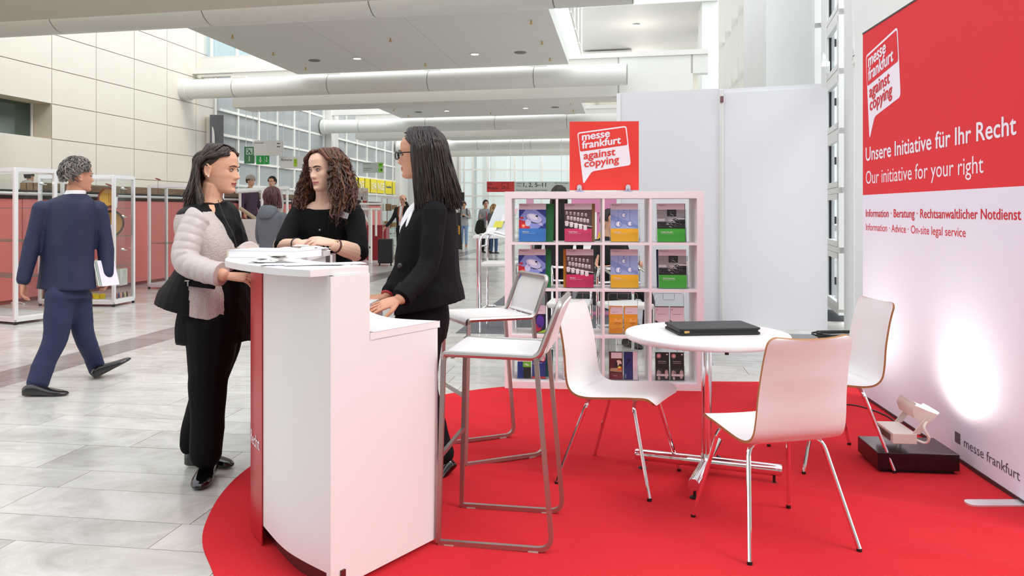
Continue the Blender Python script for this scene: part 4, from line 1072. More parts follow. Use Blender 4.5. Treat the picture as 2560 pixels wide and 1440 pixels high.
def collage(s, W_, H_):
    return [('#5A2626', lambda m: s.rect(m, 0, 0, W_, H_, 1)), ('#7A1F30', lambda m: s.rect(m, 0, 0, W_, H_*.22, 2)), ('#F1E6EC', lambda m: (s.rect(m, W_*.15, H_*.76, W_*.95, H_*.97, 2), s.text(m, 'Der Zoll', W_*.3, H_*.12, .03, .006, 3))), ('#C99A7A', lambda m: s.poly(m, [(W_*.05, H_*.3), (W_*.95, H_*.26), (W_*.9, H_*.42), (W_*.1, H_*.4)], 2)), ('#F0D8C8', lambda m: s.disc(m, W_*.7, H_*.6, .022, .02, 3)), ('#2B2430', lambda m: (s.disc(m, W_*.5, H_*.55, .012, .025, 4), s.disc(m, W_*.8, H_*.5, .01, .015, 4))), ('#EE6A2A', lambda m: s.poly(m, [(W_*.6, H_*.3), (W_*.95, H_*.36), (W_*.9, H_*.46), (W_*.62, H_*.38)], 4)), ('#E9E35A', lambda m: s.disc(m, W_*.75, H_*.44, .012, .008, 5))]
def navy(s, W_, H_):
    return [('#232E6E', lambda m: s.rect(m, 0, 0, W_*.62, H_, 1)), ('#EBD8E2', lambda m: s.rect(m, W_*.66, 0, W_, H_, 1)), ('#141B40', lambda m: (s.disc(m, W_*.3, H_*.62, .008, .03, 2, a=-.5), s.disc(m, W_*.36, H_*.72, .014, .008, 2))), ('#C9D0EE', lambda m: s.rect(m, W_*.1, H_*.06, W_*.14, H_*.2, 2))]
def feet(t):
    def f(s, W_, H_):
        return [('#23231F', lambda m: s.rect(m, 0, 0, W_, H_, 1)), ('#C8A9A2', lambda m: (s.disc(m, W_*.22, H_*.26, .014, .020, 2), s.disc(m, W_*.8, H_*.27, .013, .020, 2), s.disc(m, W_*.3, H_*.42-.03, .01, .01, 2), s.disc(m, W_*.78, H_*.06+.01, .010, .012, 2), s.disc(m, W_*.24, H_*.07, .010, .012, 2))), ('#E9CFD0', lambda m: s.rect(m, W_*.06, H_*.14, W_*.94, H_*.22, 3)),
                ('#EDE7E6', lambda m: (s.disc(m, W_*.25, H_*.87, .016, .016, 2), s.text(m, t, .02, H_*.66, .06, .006, 2, .02), s.text(m, 'Ohne Originale keine', .02, H_*.60, .062, .005, 2), s.disc(m, W_*.85, H_*.92, .007, .005, 2))), ('#D4363E', lambda m: s.disc(m, W_*.25, H_*.87, .013, .013, 3)), ('#F2D9DA', lambda m: s.disc(m, W_*.25, H_*.87, .008, .008, 4))]
    return f
def purple(s, W_, H_):
    return [('#EFE8F2', lambda m: s.rect(m, 0, 0, W_, H_*.8, 1)), ('#4E3A9A', lambda m: s.rect(m, 0, H_*.8, W_, H_, 1)), ('#33303A', lambda m: s.rect(m, W_*.1, H_*.05, W_*.3, H_*.2, 2))]
slim(2, 0, [None, ('violet starry leaflet with white top, third row at far left', galaxy, '#1B1440')], 'clear double holder in the third row, first cell')
slim(2, 1, [('violet leaflet half hidden behind the chair back, third row', galaxy, '#2B1450'), None], 'clear double holder in the third row, second cell')
slim(2, 2, [('orange leaflet with egg chair photo, left of the pair', orange('Design Search', 0), '#EFA42B'), ('orange leaflet with egg chair photo, right of the pair', orange('Design Recherche', 0), '#EFA42B')], 'clear double holder carrying the two orange leaflets')
slim(2, 3, [('pale pink leaflet in the third row, left of its pair', pinkish('IP-Service'), '#3A2C30'), ('pale pink leaflet in the third row, right of its pair', pinkish('IP-Dienstleistungen'), '#3A2C30')], 'clear double holder carrying the pale pink leaflets')
slim(3, 0, [('blue and bright green leaflet at bottom left of the shelf', dark_green, '#1C3F8A'), ('navy leaflet with round red seal, bottom row', bluenoae, '#2B3C84')], 'clear double holder in the bottom row, first cell')
slim(3, 1, [('white leaflet with violet top edge behind the chair', purple, '#EFE8F2'), None], 'clear double holder in the bottom row, second cell')
slim(3, 2, [('maroon customs leaflet with colourful photo, bottom row', collage, '#5A2626'), ('navy leaflet with pale pink strip, bottom row', navy, '#232E6E')], 'clear double holder in the bottom row, third cell')
slim(3, 3, [('black leaflet with feet photo, left of the pair', feet('Meine Ideen'), '#23231F'), ('black leaflet with feet photo, right of the pair', feet('Keine Faxen'), '#23231F')], 'clear double holder carrying the two black leaflets')
s = Sheet(SP(cxs[0]+.22, .16, cellz(3)+.006), .1); m = s.block(.09, .208, .006); tag(m.build('slim_leaflet', pc('teal', '#1E7A80'), smooth=0), 'teal leaflet standing behind the navy one, bottom row', 'leaflet', 'slim leaflets in the lower rows')

# ---------------------------------------------------------------- speech-bubble mark, in a local plane
def logo(mats_parent, O, X, U, N, S, sc=1.0):
    """O top-left of a unit square sign, X right, U up, N towards the viewer, S size of the square"""
    wht, red = MB(), MB()
    def p(u, v_, l=1): return O+X*(u*S)-U*(v_*S)+N*(.0012*l)
    corners = [(.11, .16), (.822, .065), (.885, .635), (.324, .725), (.20, .915)]
    path = round_path([V((*c, 0)) for c in corners], .045, 6, closed=True)
    wht.add([p(q.x, q.y, 1) for q in path], [tuple(range(len(path)))])
    inner = round_path([V((.128, .178, 0)), V((.806, .088, 0)), V((.837, .343, 0)), V((.152, .437, 0))], .026, 6, closed=True)
    inner = [q for q in inner]
    red.add([p(q.x, q.y, 2) for q in inner], [tuple(range(len(inner)))])
    d = V((.712, -.095)).normalized(); Xd = (X*d.x-U*d.y); Ud = (U*d.x+X*d.y)
    Xd = X*d.x+U*(-d.y); Ud = U
    w3, r3 = MB(), MB()
    sh_ = 0
    put_text(w3, 'messe', p(.183, .275, 3), Xd, U, .40*S, .115*S, .035); put_text(w3, 'frankfurt', p(.183, .395, 3), Xd, U, .56*S, .115*S, .035)
    put_text(r3, 'against', p(.205, .548, 3), Xd, U, .46*S, .112*S, .02); put_text(r3, 'copying', p(.217, .665, 3), Xd, U, .50*S, .112*S, .02)
    wht.join(w3); red.join(r3); return wht, red
def build_logo(parent, O, X, U, N, S, m_w, m_r, sx=1.0):
    a, b = logo(None, O, X*sx, U, N, S)
    a.build('bubble_mark', m_w, parent, smooth=0); b.build('bubble_lettering', m_r, parent, smooth=0)
# sign plate on the shelf
sg = thing('logo_sign', 'square red sign with white speech bubble clipped onto the shelf top', 'sign', SP(.75, .1, shw))
Sp = .527; so = SP(.49, .12, shw+.012)
m = MB(); q = [so, so+ux*Sp, so+ux*Sp+V((0, 0, Sp)), so+V((0, 0, Sp))]; m.slab(q, uy, .008); m.build('sign_plate', red_print, sg, smooth=0)
build_logo(sg, so+V((0, 0, Sp)), ux, V((0, 0, 1)), -uy, Sp, white_print, red_print)
for k, u in enumerate((.075, .445)):
    c = thing('sign_clip', ['clear bracket with blue base holding the sign, left', 'clear bracket with blue base holding the sign, right'][k], 'clip', so+ux*u)
    cc = so+ux*u-uy*.008
    m = MB(); pl = [cc+ux*(.018*math.cos(t))+V((0, 0, .025+.018*math.sin(t))) for t in [PI*j/8 for j in range(9)]]+[cc-ux*.018+V((0, 0, -.012)), cc+ux*.018+V((0, 0, -.012))]
    m.slab(pl, -uy, .004); m.build('bracket', mat('bracket_grey', '#C4C5CB', .25, spec=.8), c, smooth=0)
    m = MB(); m.cyl(cc+ux*.0-uy*.004+V((0, 0, .008)), cc-uy*.008+V((0, 0, .008)), .006, 10); m.build('screw', alu, c)
    m = MB(); m.box(cc+V((0, 0, -.009)), (.07, .05, .006), ang); m.build('clip_base', mat('blue_base', '#4A58A8', .4), c, smooth=0)

# ---------------------------------------------------------------- banner
bn = thing('display_banner', 'tall fabric banner wall, red above and white below, at the right edge', 'banner', (2.43, 4.5, 0))
bX = V((-.0952, -.9955, 0)).normalized(); bN = V((bX.y, -bX.x, 0))   # faces left
if bN.x > 0: bN = -bN
bO = V((2.53, 5.625, 0)); bW = 2.42; bH = 2.62
fab_r = mat('banner_red', '#DC3C42', .75, bump=.12, bscale=500, spec=.2); fab_w = mat('banner_white', '#E4E4F2', .75, bump=.12, bscale=500, spec=.2)
U3 = V((0, 0, 1))
def bp(s_, z, l=0): return bO+bX*s_+U3*z+bN*l
m = MB(); m.slab([bp(0, .03, -.01), bp(bW, .03, -.01), bp(bW, bH, -.01), bp(0, bH, -.01)], -bN, .07); m.build('banner_frame', mat('banner_frame', '#B4B2B4', .4), bn, smooth=0)
m = MB(); m.slab([bp(0, .03, 0), bp(bW, .03, 0), bp(bW, 1.463, 0), bp(0, 1.463, 0)], -bN, .01); m.build('fabric_lower', fab_w, bn, smooth=0)
m = MB(); m.slab([bp(0, 1.463, 0), bp(bW, 1.463, 0), bp(bW, bH, 0), bp(0, bH, 0)], -bN, .01); m.build('fabric_upper', fab_r, bn, smooth=0)
m = MB(); m.slab([bp(-.003, bH, .002), bp(bW, bH, .002), bp(bW, bH+.012, .002), bp(-.003, bH+.012, .002)], -bN, .08); m.build('edge_profile', mat('profile_dark', '#3B3032', .4), bn, smooth=0); m = MB(); m.slab([bp(-.003, .008, .004), bp(bW, .008, .004), bp(bW, .03, .004), bp(-.003, .03, .004)], -bN, .09); m.build('edge_profile', mat('profile_dark', '#3B3032', .4), bn, smooth=0)
wt = mat('banner_text_white', '#EFEAF6', .75); rt = mat('banner_text_red', '#D6202E', .75)
m = MB(); put_text(m, 'Unsere Initiative für Ihr Recht', bp(.064, 1.705, .0012), bX, U3, 1.955, .10, .018); m.build('headline', wt, bn, smooth=0)
m = MB(); put_text(m, 'Our initiative for your right', bp(.064, 1.541, .0012), bX, U3, 1.655, .097, 0); m.build('headline', wt, bn, smooth=0)
m = MB(); put_text(m, 'Information · Beratung · Rechtsanwaltlicher Notdienst', bp(.064, 1.308, .0012), bX, U3, 1.995, .056, .008); m.build('subtitle', rt, bn, smooth=0)
m = MB(); put_text(m, 'Information · Advice · On-site legal service', bp(.064, 1.212, .0012), bX, U3, 1.47, .052, 0); m.build('subtitle', rt, bn, smooth=0)
m = MB(); put_text(m, 'messe frankfurt', bp(1.515, .106, .0012), bX, U3, .535, .052, 0); m.slab([bp(1.415, .103, .001), bp(1.475, .103, .001), bp(1.475, .160, .001), bp(1.415, .160, .001)], bN, .0006); m.build('footer_mark', grey_print, bn, smooth=0)
# bubble mark on the banner: unit square placed so its corners hit the measured spots
Sb = .80
build_logo(bn, bp(-.024, 2.582, 0), bX, U3, bN, Sb, wt, fab_r)
m = MB(); f0 = V((2.07, 3.56, 0)); m.prism(rrect(.62, .075, .03, 5, 2.385, 3.565), .010, .018); m.build('foot_plate', alu_light, bn, smooth=0)
# ---------------------------------------------------------------- floodlights
pb = mat('plinth_block', '#1F1214', .22)
lampw = mat('lamp_white', '#E9E3D9', .45)
def flood(lb1, lb2, c, rz, grp):
    b = thing('lamp_plinth', lb1, 'plinth', (c[0], c[1], .01), group='black plinths under the floodlights')
    m = MB(); m.box((c[0], c[1], .0675), (.40, .30, .085), rz); m.build('plinth_body', pb, b, smooth=0, bevel=.003)
    m = MB(); m.box((c[0], c[1], .018), (.36, .26, .02), rz); m.build('plinth_base', black_pl, b, smooth=0)
    f = thing('floodlight', lb2, 'floodlight', (c[0], c[1], .11), rz, local=True, group='white floodlights before the banner')
    # local: +x towards banner
    m = MB(); m.box((-.055, 0, .065), (.12, .24, .055)); m.build('gear_box', lampw, f, smooth=0, bevel=.004)
    m = MB()
    for k in range(14): m.box((-.1165, -.085+.0125*k, .063), (.003, .004, .034))
    m.build('vent_slots', mat('slot_dark', '#7A5A55', .7), f, smooth=0)
    m = MB(); m.cyl((-.04, 0, 0), (-.04, 0, .04), .014, 10); m.box((-.04, 0, .034), (.07, .025, .006)); m.build('mounting_stud', chrome, f)
    for s_ in (-1, 1):
        m = MB(); m.slab([(-.02, s_*.112, .09), (.02, s_*.112, .09), (.075, s_*.118, .165), (.045, s_*.118, .175)], (0, .005*s_, 0), 1); m.build('arm', lampw, f, smooth=0)
    # reflector head: trough opened upwards towards the banner
    m = MB(); prof = [(.0, .235), (-.012, .205), (.0, .165), (.04, .15), (.085, .16), (.115, .19)]
    vs = []; 
    for s_ in (-1, 1):
        for (x, z) in prof: vs.append((x, s_*.105, z))
    for s_ in (-1, 1):
        for (x, z) in prof: vs.append((x+.008, s_*.100, z+.010))
    n = len(prof); fs = [(i, i+1, n+i+1, n+i) for i in range(n-1)]+[(2*n+i, 3*n+i, 3*n+i+1, 2*n+i+1) for i in range(n-1)]+[tuple(range(n)), tuple(range(2*n-1, n-1, -1))]
    m.add(vs, fs); m.build('lamp_head', lampw, f, smooth=40)
    m = MB(); m.cyl((.045, -.06, .175), (.045, .06, .175), .008, 10); m.build('tube_bulb', mat('bulb_glow', '#FFF3DC', .5, emit=(1, .88, .7), estr=25), f)
    m = MB(); m.tube(catmull([(.0, -.10, .06), (.04, -.13, .05), (.05, -.15, .08), (.03, -.14, .13), (.06, -.112, .16)], 5), .007, 8); m.build('cable', lampw, f)
    R_ = Matrix.Rotation(rz, 3, 'Z')
    lp = V(c).to_3d() if len(c) == 2 else V(c); lp = V((c[0], c[1], .11))+R_@V((.075, 0, .205))
    l = bpy.data.lights.new('floodlight_lamp', 'SPOT'); l.energy = 15; l.spot_size = math.radians(165); l.spot_blend = 1.0; l.color = (1, .93, .82); l.shadow_soft_size = .03
    o = bpy.data.objects.new('floodlight_lamp', l); COL.objects.link(o); o.location = lp
    tgt = lp+R_@V((.30, 0, .30)); o.rotation_euler = (tgt-lp).to_track_quat('-Z', 'Y').to_euler()
rzb = math.atan2(.0952, .9955)*-1
c_a = (2.09, 4.13); c_b = (1.93, 5.32)
flood('black plinth under the floodlight nearest the camera', 'white floodlight aimed at the banner, nearest the camera', c_a, rzb, '')
flood('black plinth half hidden behind the right-hand chair', 'white floodlight partly hidden behind the right-hand chair', c_b, rzb, '')
m = MB(); m.tube([(p.x, p.y, .014) for p in catmull([(2.27, 4.25), (2.33, 4.5), (2.40, 4.8), (2.44, 5.1), (2.36, 5.35), (2.2, 5.38)], 6)], .005, 6)
tag(m.build('power_cable', black_pl), 'thin black cable running along the foot of the banner', 'cable')

# ---------------------------------------------------------------- white partition walls behind
pm = mat('partition_white', '#DFE0E5', .22, spec=.5)
pa = thing('partition_panel', 'tall white partition wall behind the sign and brochure shelf', 'partition', P(1670, 820, 9.0))
m = MB(); a = V((1.22, 9.03, 0)); b = V((2.37, 8.93, 0)); m.slab([a, b, b+V((0, 0, 2.75)), a+V((0, 0, 2.71))], (0, 1, 0), .04); m.build('panel_board', pm, pa, smooth=0)
m = MB(); m.slab([a+V((-.01, -.012, 0)), a+V((.035, -.016, 0)), a+V((.035, -.016, 2.70)), a+V((-.01, -.012, 2.70))], (0, 1, 0), .01); m.build('edge_strip', mat('strip_white', '#E9E9EC', .3), pa, smooth=0)
pb_ = thing('partition_panel', 'tall white partition wall right of the metal post', 'partition', P(1930, 825, 8.9))
m = MB(); a = V((2.41, 8.93, 0)); b = V((3.56, 8.80, 0)); m.slab([a, b, b+V((0, 0, 2.74)), a+V((0, 0, 2.70))], (0, 1, 0), .04); m.build('panel_board', pm, pb_, smooth=0)
m = MB(); m.slab([a+V((.02, .03, 2.68)), b+V((-.06, .03, 2.73)), b+V((-.06, .03, 2.79)), a+V((.02, .03, 2.75))], (0, 1, 0), .02); m.build('top_rail', pm, pb_, smooth=0)
po = thing('partition_post', 'slim aluminium post joining the two white partition walls', 'post', (2.39, 8.92, 0))
m = MB(); m.box((2.39, 8.93, 1.37), (.045, .05, 2.74)); m.build('post_body', alu_light, po, smooth=0, bevel=.006)
m = MB(); m.box((2.392, 8.893, 2.62), (.03, .03, .07)); m.build('clamp', mat('clamp_dark', '#7A4A50', .4), po, smooth=0)

# cables on the floor and flat glossy dark floor strip behind the chair
for k, (lb, cx_, cy_, rr, nturn) in enumerate((('loose coil of black cable on the floor below the tall window', 3.52, 8.35, .26, 4), ('black cable loop in front of the coil', 3.05, 7.9, .36, 1.4))):
    random.seed(20+k); pts = []
    for j in range(int(nturn*16)):
        a = j/16*2*PI; pts.append((cx_+rr*(1+.18*math.sin(a*1.3+k))*math.cos(a), cy_+rr*.8*(1+.15*math.cos(a*.7))*math.sin(a), .014+.006*(j/16)+.004*math.sin(a*3)))
    m = MB(); m.tube(pts, .010, 6); tag(m.build('cable_coil', black_pl), lb, 'cable')
lt = thing('floor_strip', 'flat glossy dark floor strip behind the round table', 'platform', (2.75, 8.0, 0))
m = MB(); m.slab([(2.35, 7.95, 0), (3.15, 7.88, 0), (3.22, 8.35, 0), (2.4, 8.42, 0)], (0, 0, 1), .03); m.build('strip_top', mat('gloss_grey', '#3A3F46', .08), lt, smooth=0, bevel=.004)
# ================================================================ PEOPLE
def vox(mb, name, parent, mats, voxel, smooth=2, region=None, wrinkle=None, fac=.5, weld=False):
    """union of closed shapes -> one continuous surface"""
    me = bpy.data.meshes.new('tmp'); me.from_pydata([tuple(v) for v in mb.v], [], mb.f)
    bm = bmesh.new(); bm.from_mesh(me); bmesh.ops.recalc_face_normals(bm, faces=bm.faces); bm.to_mesh(me); bm.free()
    o = bpy.data.objects.new('tmp', me); COL.objects.link(o)
    r = o.modifiers.new('r', 'REMESH'); r.mode = 'VOXEL'; r.voxel_size = voxel; r.use_smooth_shade = True
    s = o.modifiers.new('s', 'SMOOTH'); s.iterations = smooth; s.factor = fac
    dg = bpy.context.evaluated_depsgraph_get(); dg.update()
    out = bpy.data.meshes.new_from_object(o.evaluated_get(dg))
    bpy.data.objects.remove(o); bpy.data.meshes.remove(me)
    n = len(out.vertices)
    if wrinkle:
        co = np.zeros(n*3); out.vertices.foreach_get('co', co); co = co.reshape(-1, 3)
        no = np.zeros(n*3); out.vertices.foreach_get('normal', no); no = no.reshape(-1, 3)
        am, sc_, st = wrinkle
        seed = co.mean(axis=0)
        d = np.zeros(n)
        rs = np.random.RandomState(int(abs(seed[0]*100)) % 1000)
        for k in range(7):     # warped sine folds, cheap and soft
            a = rs.normal(size=3)*np.array(st)*sc_; b = rs.normal(size=3)*sc_*.35; ph = rs.rand()*6
            q = co@a+1.6*np.sin(co@b+ph)
            d += (1-np.abs(np.sin(q)))**2*rs.uniform(.4, 1)
        d = (d/7-.25)*am
        co += no*d[:, None]; out.vertices.foreach_set('co', co.reshape(-1))
    out.shade_smooth()
    for m in (mats if isinstance(mats, (list, tuple)) else [mats]): out.materials.append(m)
    if region:
        nf = len(out.polygons); c = np.zeros(nf*3); out.polygons.foreach_get('center', c); c = c.reshape(-1, 3)
        out.polygons.foreach_set('material_index', region(c).astype(np.int32))
    return link(name, out, parent)
def limb(mb, pts, rad, n=14, sub=5, flat=None, up=None):
    P_ = catmull(pts, sub); N = len(P_); K = len(pts)-1; rs = []
    for i in range(N):
        t = i/(N-1)*K; j = min(K-1, int(t)); f = t-j; f = f*f*(3-2*f); rs.append(rad[j]*(1-f)+rad[j+1]*f)
    # rounded ends
    d0 = (P_[0]-P_[1]).normalized(); d1 = (P_[-1]-P_[-2]).normalized()
    a = [P_[0]+d0*rs[0]*.75, P_[0]+d0*rs[0]*.45]; b = [P_[-1]+d1*rs[-1]*.45, P_[-1]+d1*rs[-1]*.75]
    mb.tube(a+P_+b, [rs[0]*.35, rs[0]*.8]+rs+[rs[-1]*.8, rs[-1]*.35], n, flat=flat, up=up); return mb
def cutlimb(mb, pts, rad, n=16, sub=5):      # open-ended look: flat ends
    P_ = catmull(pts, sub); N = len(P_); K = len(pts)-1; rs = []
    for i in range(N):
        t = i/(N-1)*K; j = min(K-1, int(t)); f = t-j; rs.append(rad[j]*(1-f)+rad[j+1]*f)
    mb.tube(P_, rs, n); return mb
def torso(mb, rings, yaw, sub=4, n=28, e=2.3, scale=1.0):
    """rings: (center, half_width, half_depth[, yaw]) from top to bottom"""
    rs = []
    K = len(rings)
    def g(i): return rings[max(0, min(K-1, i))]
    for i in range(K-1):
        for k in range(sub):
            t = k/sub; p = [g(i-1), g(i), g(i+1), g(i+2)]
            def cm(a, b, c, d): return .5*((2*b)+(c-a)*t+(2*a-5*b+4*c-d)*t*t+(3*b-a-3*c+d)*t**3)
            rs.append((cm(*[V(q[0]) for q in p]), cm(*[q[1] for q in p]), cm(*[q[2] for q in p]), cm(*[(q[3] if len(q) > 3 else 0) for q in p])))
    rs.append((*rings[-1][:3], rings[-1][3] if len(rings[-1]) > 3 else 0))
    S_ = V((math.cos(yaw), math.sin(yaw), 0)); F_ = V((math.sin(yaw), -math.cos(yaw), 0))
    vs = []
    for (c, w_, d_, ti) in rs:
        for k in range(n):
            a = 2*PI*k/n; ca, sa = math.cos(a), math.sin(a)
            x = math.copysign(abs(ca)**(2/e), ca)*w_*scale; y = math.copysign(abs(sa)**(2/e), sa)*d_*scale
            vs.append(V(c)+S_*x+F_*y+V((0, 0, y*ti)))
    m = len(rs); fs = [(i*n+k, i*n+(k+1) % n, (i+1)*n+(k+1) % n, (i+1)*n+k) for i in range(m-1) for k in range(n)]
    fs += [tuple(range(n-1, -1, -1)), tuple(range((m-1)*n, m*n))]
    return mb.add(vs, fs)

HT = [(-.118, .012, -.066, -.035), (-.113, .026, -.080, -.012), (-.100, .038, -.086, .012), (-.080, .049, -.086, .035), (-.055, .058, -.087, .055), (-.030, .065, -.088, .072), (0, .071, -.087, .088),
      (.030, .075, -.091, .099), (.060, .075, -.088, .100), (.085, .066, -.074, .088), (.103, .048, -.050, .064), (.113, .028, -.026, .040), (.118, .008, -.004, .014)]
def head_shape(mb, M, s=1.0, nose=1.0, female=True, nz=92, na=110):
    g = lambda v, m_, s_: math.exp(-((v-m_)/s_)**2)
    vs = []
    zz = [-.118+.236*i/nz for i in range(nz+1)]
    for z in zz:
        j = 0
        while j < len(HT)-2 and HT[j+1][0] < z: j += 1
        a, b = HT[j], HT[j+1]; t = (z-a[0])/(b[0]-a[0]); t = max(0, min(1, t))
        w_ = a[1]+(b[1]-a[1])*t; yf = a[2]+(b[2]-a[2])*t; yb = a[3]+(b[3]-a[3])*t
        cy = .012 if z > -.03 else .012+(yf*.25+yb*.75-.012)*min(1, (-.03-z)/.06)
        cy = max(min(cy, yb-.004), yf+.004)
        for k in range(na):
            an = 2*PI*k/na; ca, sa = math.cos(an), math.sin(an)
            e = 2.15
            x = math.copysign(abs(ca)**(2/e), ca)*w_
            d = (yf-cy) if sa < 0 else (yb-cy)
            y = cy+abs(sa)**(2/e)*d
            if sa < 0:
                f = 0
                f += .005*g(abs(x), .022, .017)*g(z, .021, .008)
                f -= .004*g(x, 0, .010)*g(z, .006, .010)
                # nose
                if -.050 < z < .012:
                    tt = (.010-z)/.044; h = .004+.021*max(0, min(1, tt))**1.15
                    if z < -.034: h *= max(0, (z+.050)/.016)**.8
                    wd = .0075+.0045*max(0, min(1, tt))
                    f += h*nose*g(x, 0, wd)
                f += .0085*g(abs(x), .0125, .0062)*g(z, -.036, .0072)
                f -= .0105*g(abs(x), .031, .0155)*g(z, .001, .0105)
                f += .0052*g(abs(x), .031, .0125)*g(z, .0095, .0038)
                f += .0032*g(abs(x), .031, .0125)*g(z, -.0075, .0035)
                f += .0045*g(abs(x), .043, .017)*g(z, -.024, .016)
                f += .0058*g(x, 0, .018)*g(z, -.0615, .0042)*(1-.15*g(x, 0, .003)) + .0066*g(x, 0, .0155)*g(z, -.0735, .0048)
                f += .003*g(x, 0, .022)*g(z, -.066, .014)
                f -= .0045*g(x, 0, .021)*g(z, -.0670, .0018)
                f -= .0035*g(x, 0, .018)*g(z, -.0845, .006)
                f += .0065*g(x, 0, .018)*g(z, -.101, .010)
                y -= f
            vs.append(M@(V((x, y, z))*s))
    n = na; m = nz+1
    fs = [(i*n+k, i*n+(k+1) % n, (i+1)*n+(k+1) % n, (i+1)*n+k) for i in range(m-1) for k in range(n)]
    fs += [tuple(range(n-1, -1, -1)), tuple(range((m-1)*n, m*n))]
    mb.add(vs, fs)
    # ears
    for sd in (-1, 1):
        R_ = Matrix.Rotation(sd*.35, 3, 'Z')@Matrix.Rotation(-.15, 3, 'X')
        c = V((sd*.074, .016, -.008))
        q = MB(); q.ell(c+V((sd*.003, 0, 0)), (.006, .015, .028), 14, 10, R_)
        rim = [c+R_@V((sd*.010, .017*math.cos(a), .029*math.sin(a)+.002)) for a in [math.radians(v) for v in (-95, -60, -20, 20, 60, 95, 130, 165)]]
        q.tube(rim, [.004, .0042, .0042, .0042, .0042, .004, .004, .003], 8)
        q.ell(c+R_@V((sd*.006, -.004, -.026)), (.005, .007, .008), 10, 8)
        mb.add([M@(V(v)*s) for v in q.v], q.f)
    return mb
def headM(center, yaw, pitch=0, roll=0):
    return Matrix.Translation(center)@Matrix.Rotation(yaw, 4, 'Z')@Matrix.Rotation(pitch, 4, 'X')@Matrix.Rotation(roll, 4, 'Y')
def skin_mat(name, base, blush=.0):
    m = mat(name, base, .5, bump=.12, bscale=450, spec=.35)
    b = m.node_tree.nodes['Principled BSDF']; b.inputs['Subsurface Weight'].default_value = .12; b.inputs['Subsurface Radius'].default_value = (.012, .004, .002); b.inputs['Subsurface Scale'].default_value = 1.0
    return m
eye_w = mat('eye_white', '#BDB4AE', .25); iris_m = mat('iris_brown', '#2A1A12', .15); lash_m = mat('lash', '#1C1412', .6)
def face_bits(parent, M, s, brow_col, gaze=(0, 0), brow_th=.0026, detail=True):
    for sd in (-1, 1):
        q = MB(); c = V((sd*.0305, -.0805, .001))
        q.ell(c, (.0130, .006, .0045), 16, 8)
        q.tf(M@Matrix.Scale(s, 4)); e = q.build('eye', eye_w, parent)
        q = MB(); q.ell(c+V((gaze[0]*.006, -.0036+abs(gaze[0])*.001, gaze[1]*.002)), (.0064, .003, .0052), 12, 6); q.tf(M@Matrix.Scale(s, 4)); q.build('iris', iris_m, e)
        q = MB(); pts = [c+V((sd*.0145*math.cos(a), -.0045+.0035*abs(math.cos(a))**2, .0058*math.sin(a))) for a in [math.radians(v) for v in (178, 150, 120, 90, 60, 30, 4)]]
        q.tube(pts, [.0006, .0011, .0013, .0014, .0014, .0012, .0007], 6); q.tf(M@Matrix.Scale(s, 4)); q.build('lash_line', lash_m, e)
        q = MB(); pts = [V((sd*x, y, z)) for x, y, z in ((.010, -.0975, .0165), (.020, -.0960, .0205), (.032, -.0915, .0225), (.043, -.0835, .0195), (.050, -.074, .0140))]
        q.tube(catmull(pts, 3), [brow_th*v for v in (.8, .9, 1.05, 1.15, 1.2, 1.25, 1.2, 1.1, 1.0, .9, .75, .55, .3)], 8, flat=.55, up=(0, 0, 1)); q.tf(M@Matrix.Scale(s, 4)); q.build('eyebrow', brow_col, parent)
def lips_region(M, s, extra=None):
    Mi = (M@Matrix.Scale(s, 4)).inverted(); A_ = np.array(Mi.to_3x3()); t = np.array(Mi.translation)
    def f(c):
        q = c@A_.T+t
        x, y, z = q[:, 0], q[:, 1], q[:, 2]
        up = (z > -.0672) & (z < -.0585+.0012*np.cos(x*300)-.16*np.abs(x)) ; lo = (z <= -.0672) & (z > -.0775+.22*np.abs(x))
        r = ((up | lo) & (np.abs(x) < .0235) & (y < -.075)).astype(int)
        if extra is not None: r = np.maximum(r, extra(c))
        return r
    return f
def hand(mb, w_, d, n, side, curl=(.3, .35, .4, .45), spread=.07, thumb=(.6, .5), s=1.0):
    """w_ wrist, d finger direction, n back-of-hand normal, side: +1 thumb on d x n"""
    d = V(d).normalized(); n = (V(n)-d*V(n).dot(d)).normalized(); b = d.cross(n)*side
    n_ = 20
    prof = [(-.012, .024, .018), (.0, .026, .018), (.03, .033, .0165), (.06, .039, .0145), (.085, .040, .012), (.096, .036, .009)]
    vs = []
    for (l_, a_, t_) in prof:
        for k in range(n_):
            an = 2*PI*k/n_; vs.append(w_+(d*l_+b*(a_*math.cos(an))+n*(t_*math.sin(an)))*s)
    m = len(prof); fs = [(i*n_+k, i*n_+(k+1) % n_, (i+1)*n_+(k+1) % n_, (i+1)*n_+k) for i in range(m-1) for k in range(n_)]+[tuple(range(n_-1, -1, -1)), tuple(range((m-1)*n_, m*n_))]
    mb.add(vs, fs)
    for i, (o_, bs, L_) in enumerate(((.030, .082, .072), (.0105, .087, .080), (-.0095, .085, .074), (-.028, .078, .058))):
        p = w_+(d*bs+b*o_)*s; dd = (d+b*spread*(1.5-i)).normalized(); pts = [w_+(d*(bs-.03)+b*o_*.92)*s, p]
        a = 0
        for j, fr in enumerate((.46, .30, .24)):
            a += curl[i]*(.8 if j == 0 else 1.0)
            v = dd*math.cos(a)-n*math.sin(a); p = p+v*L_*fr*s; pts.append(p)
        r0 = (.0088, .0090, .0086, .0076)[i]*s
        limb(mb, pts, [r0, r0, r0*.95, r0*.86, r0*.72], 10, 3)
    p0 = w_+(d*.022+b*.020-n*.004)*s; t1 = (d*.72+b*thumb[0]-n*.25).normalized(); t2 = (d*.95+b*(thumb[0]-thumb[1])-n*.3).normalized()
    limb(mb, [p0, p0+t1*.040*s, p0+t1*.040*s+t2*.030*s, p0+t1*.040*s+t2*.054*s], [.0135*s, .0115*s, .0095*s, .0075*s], 10, 3)
    return mb
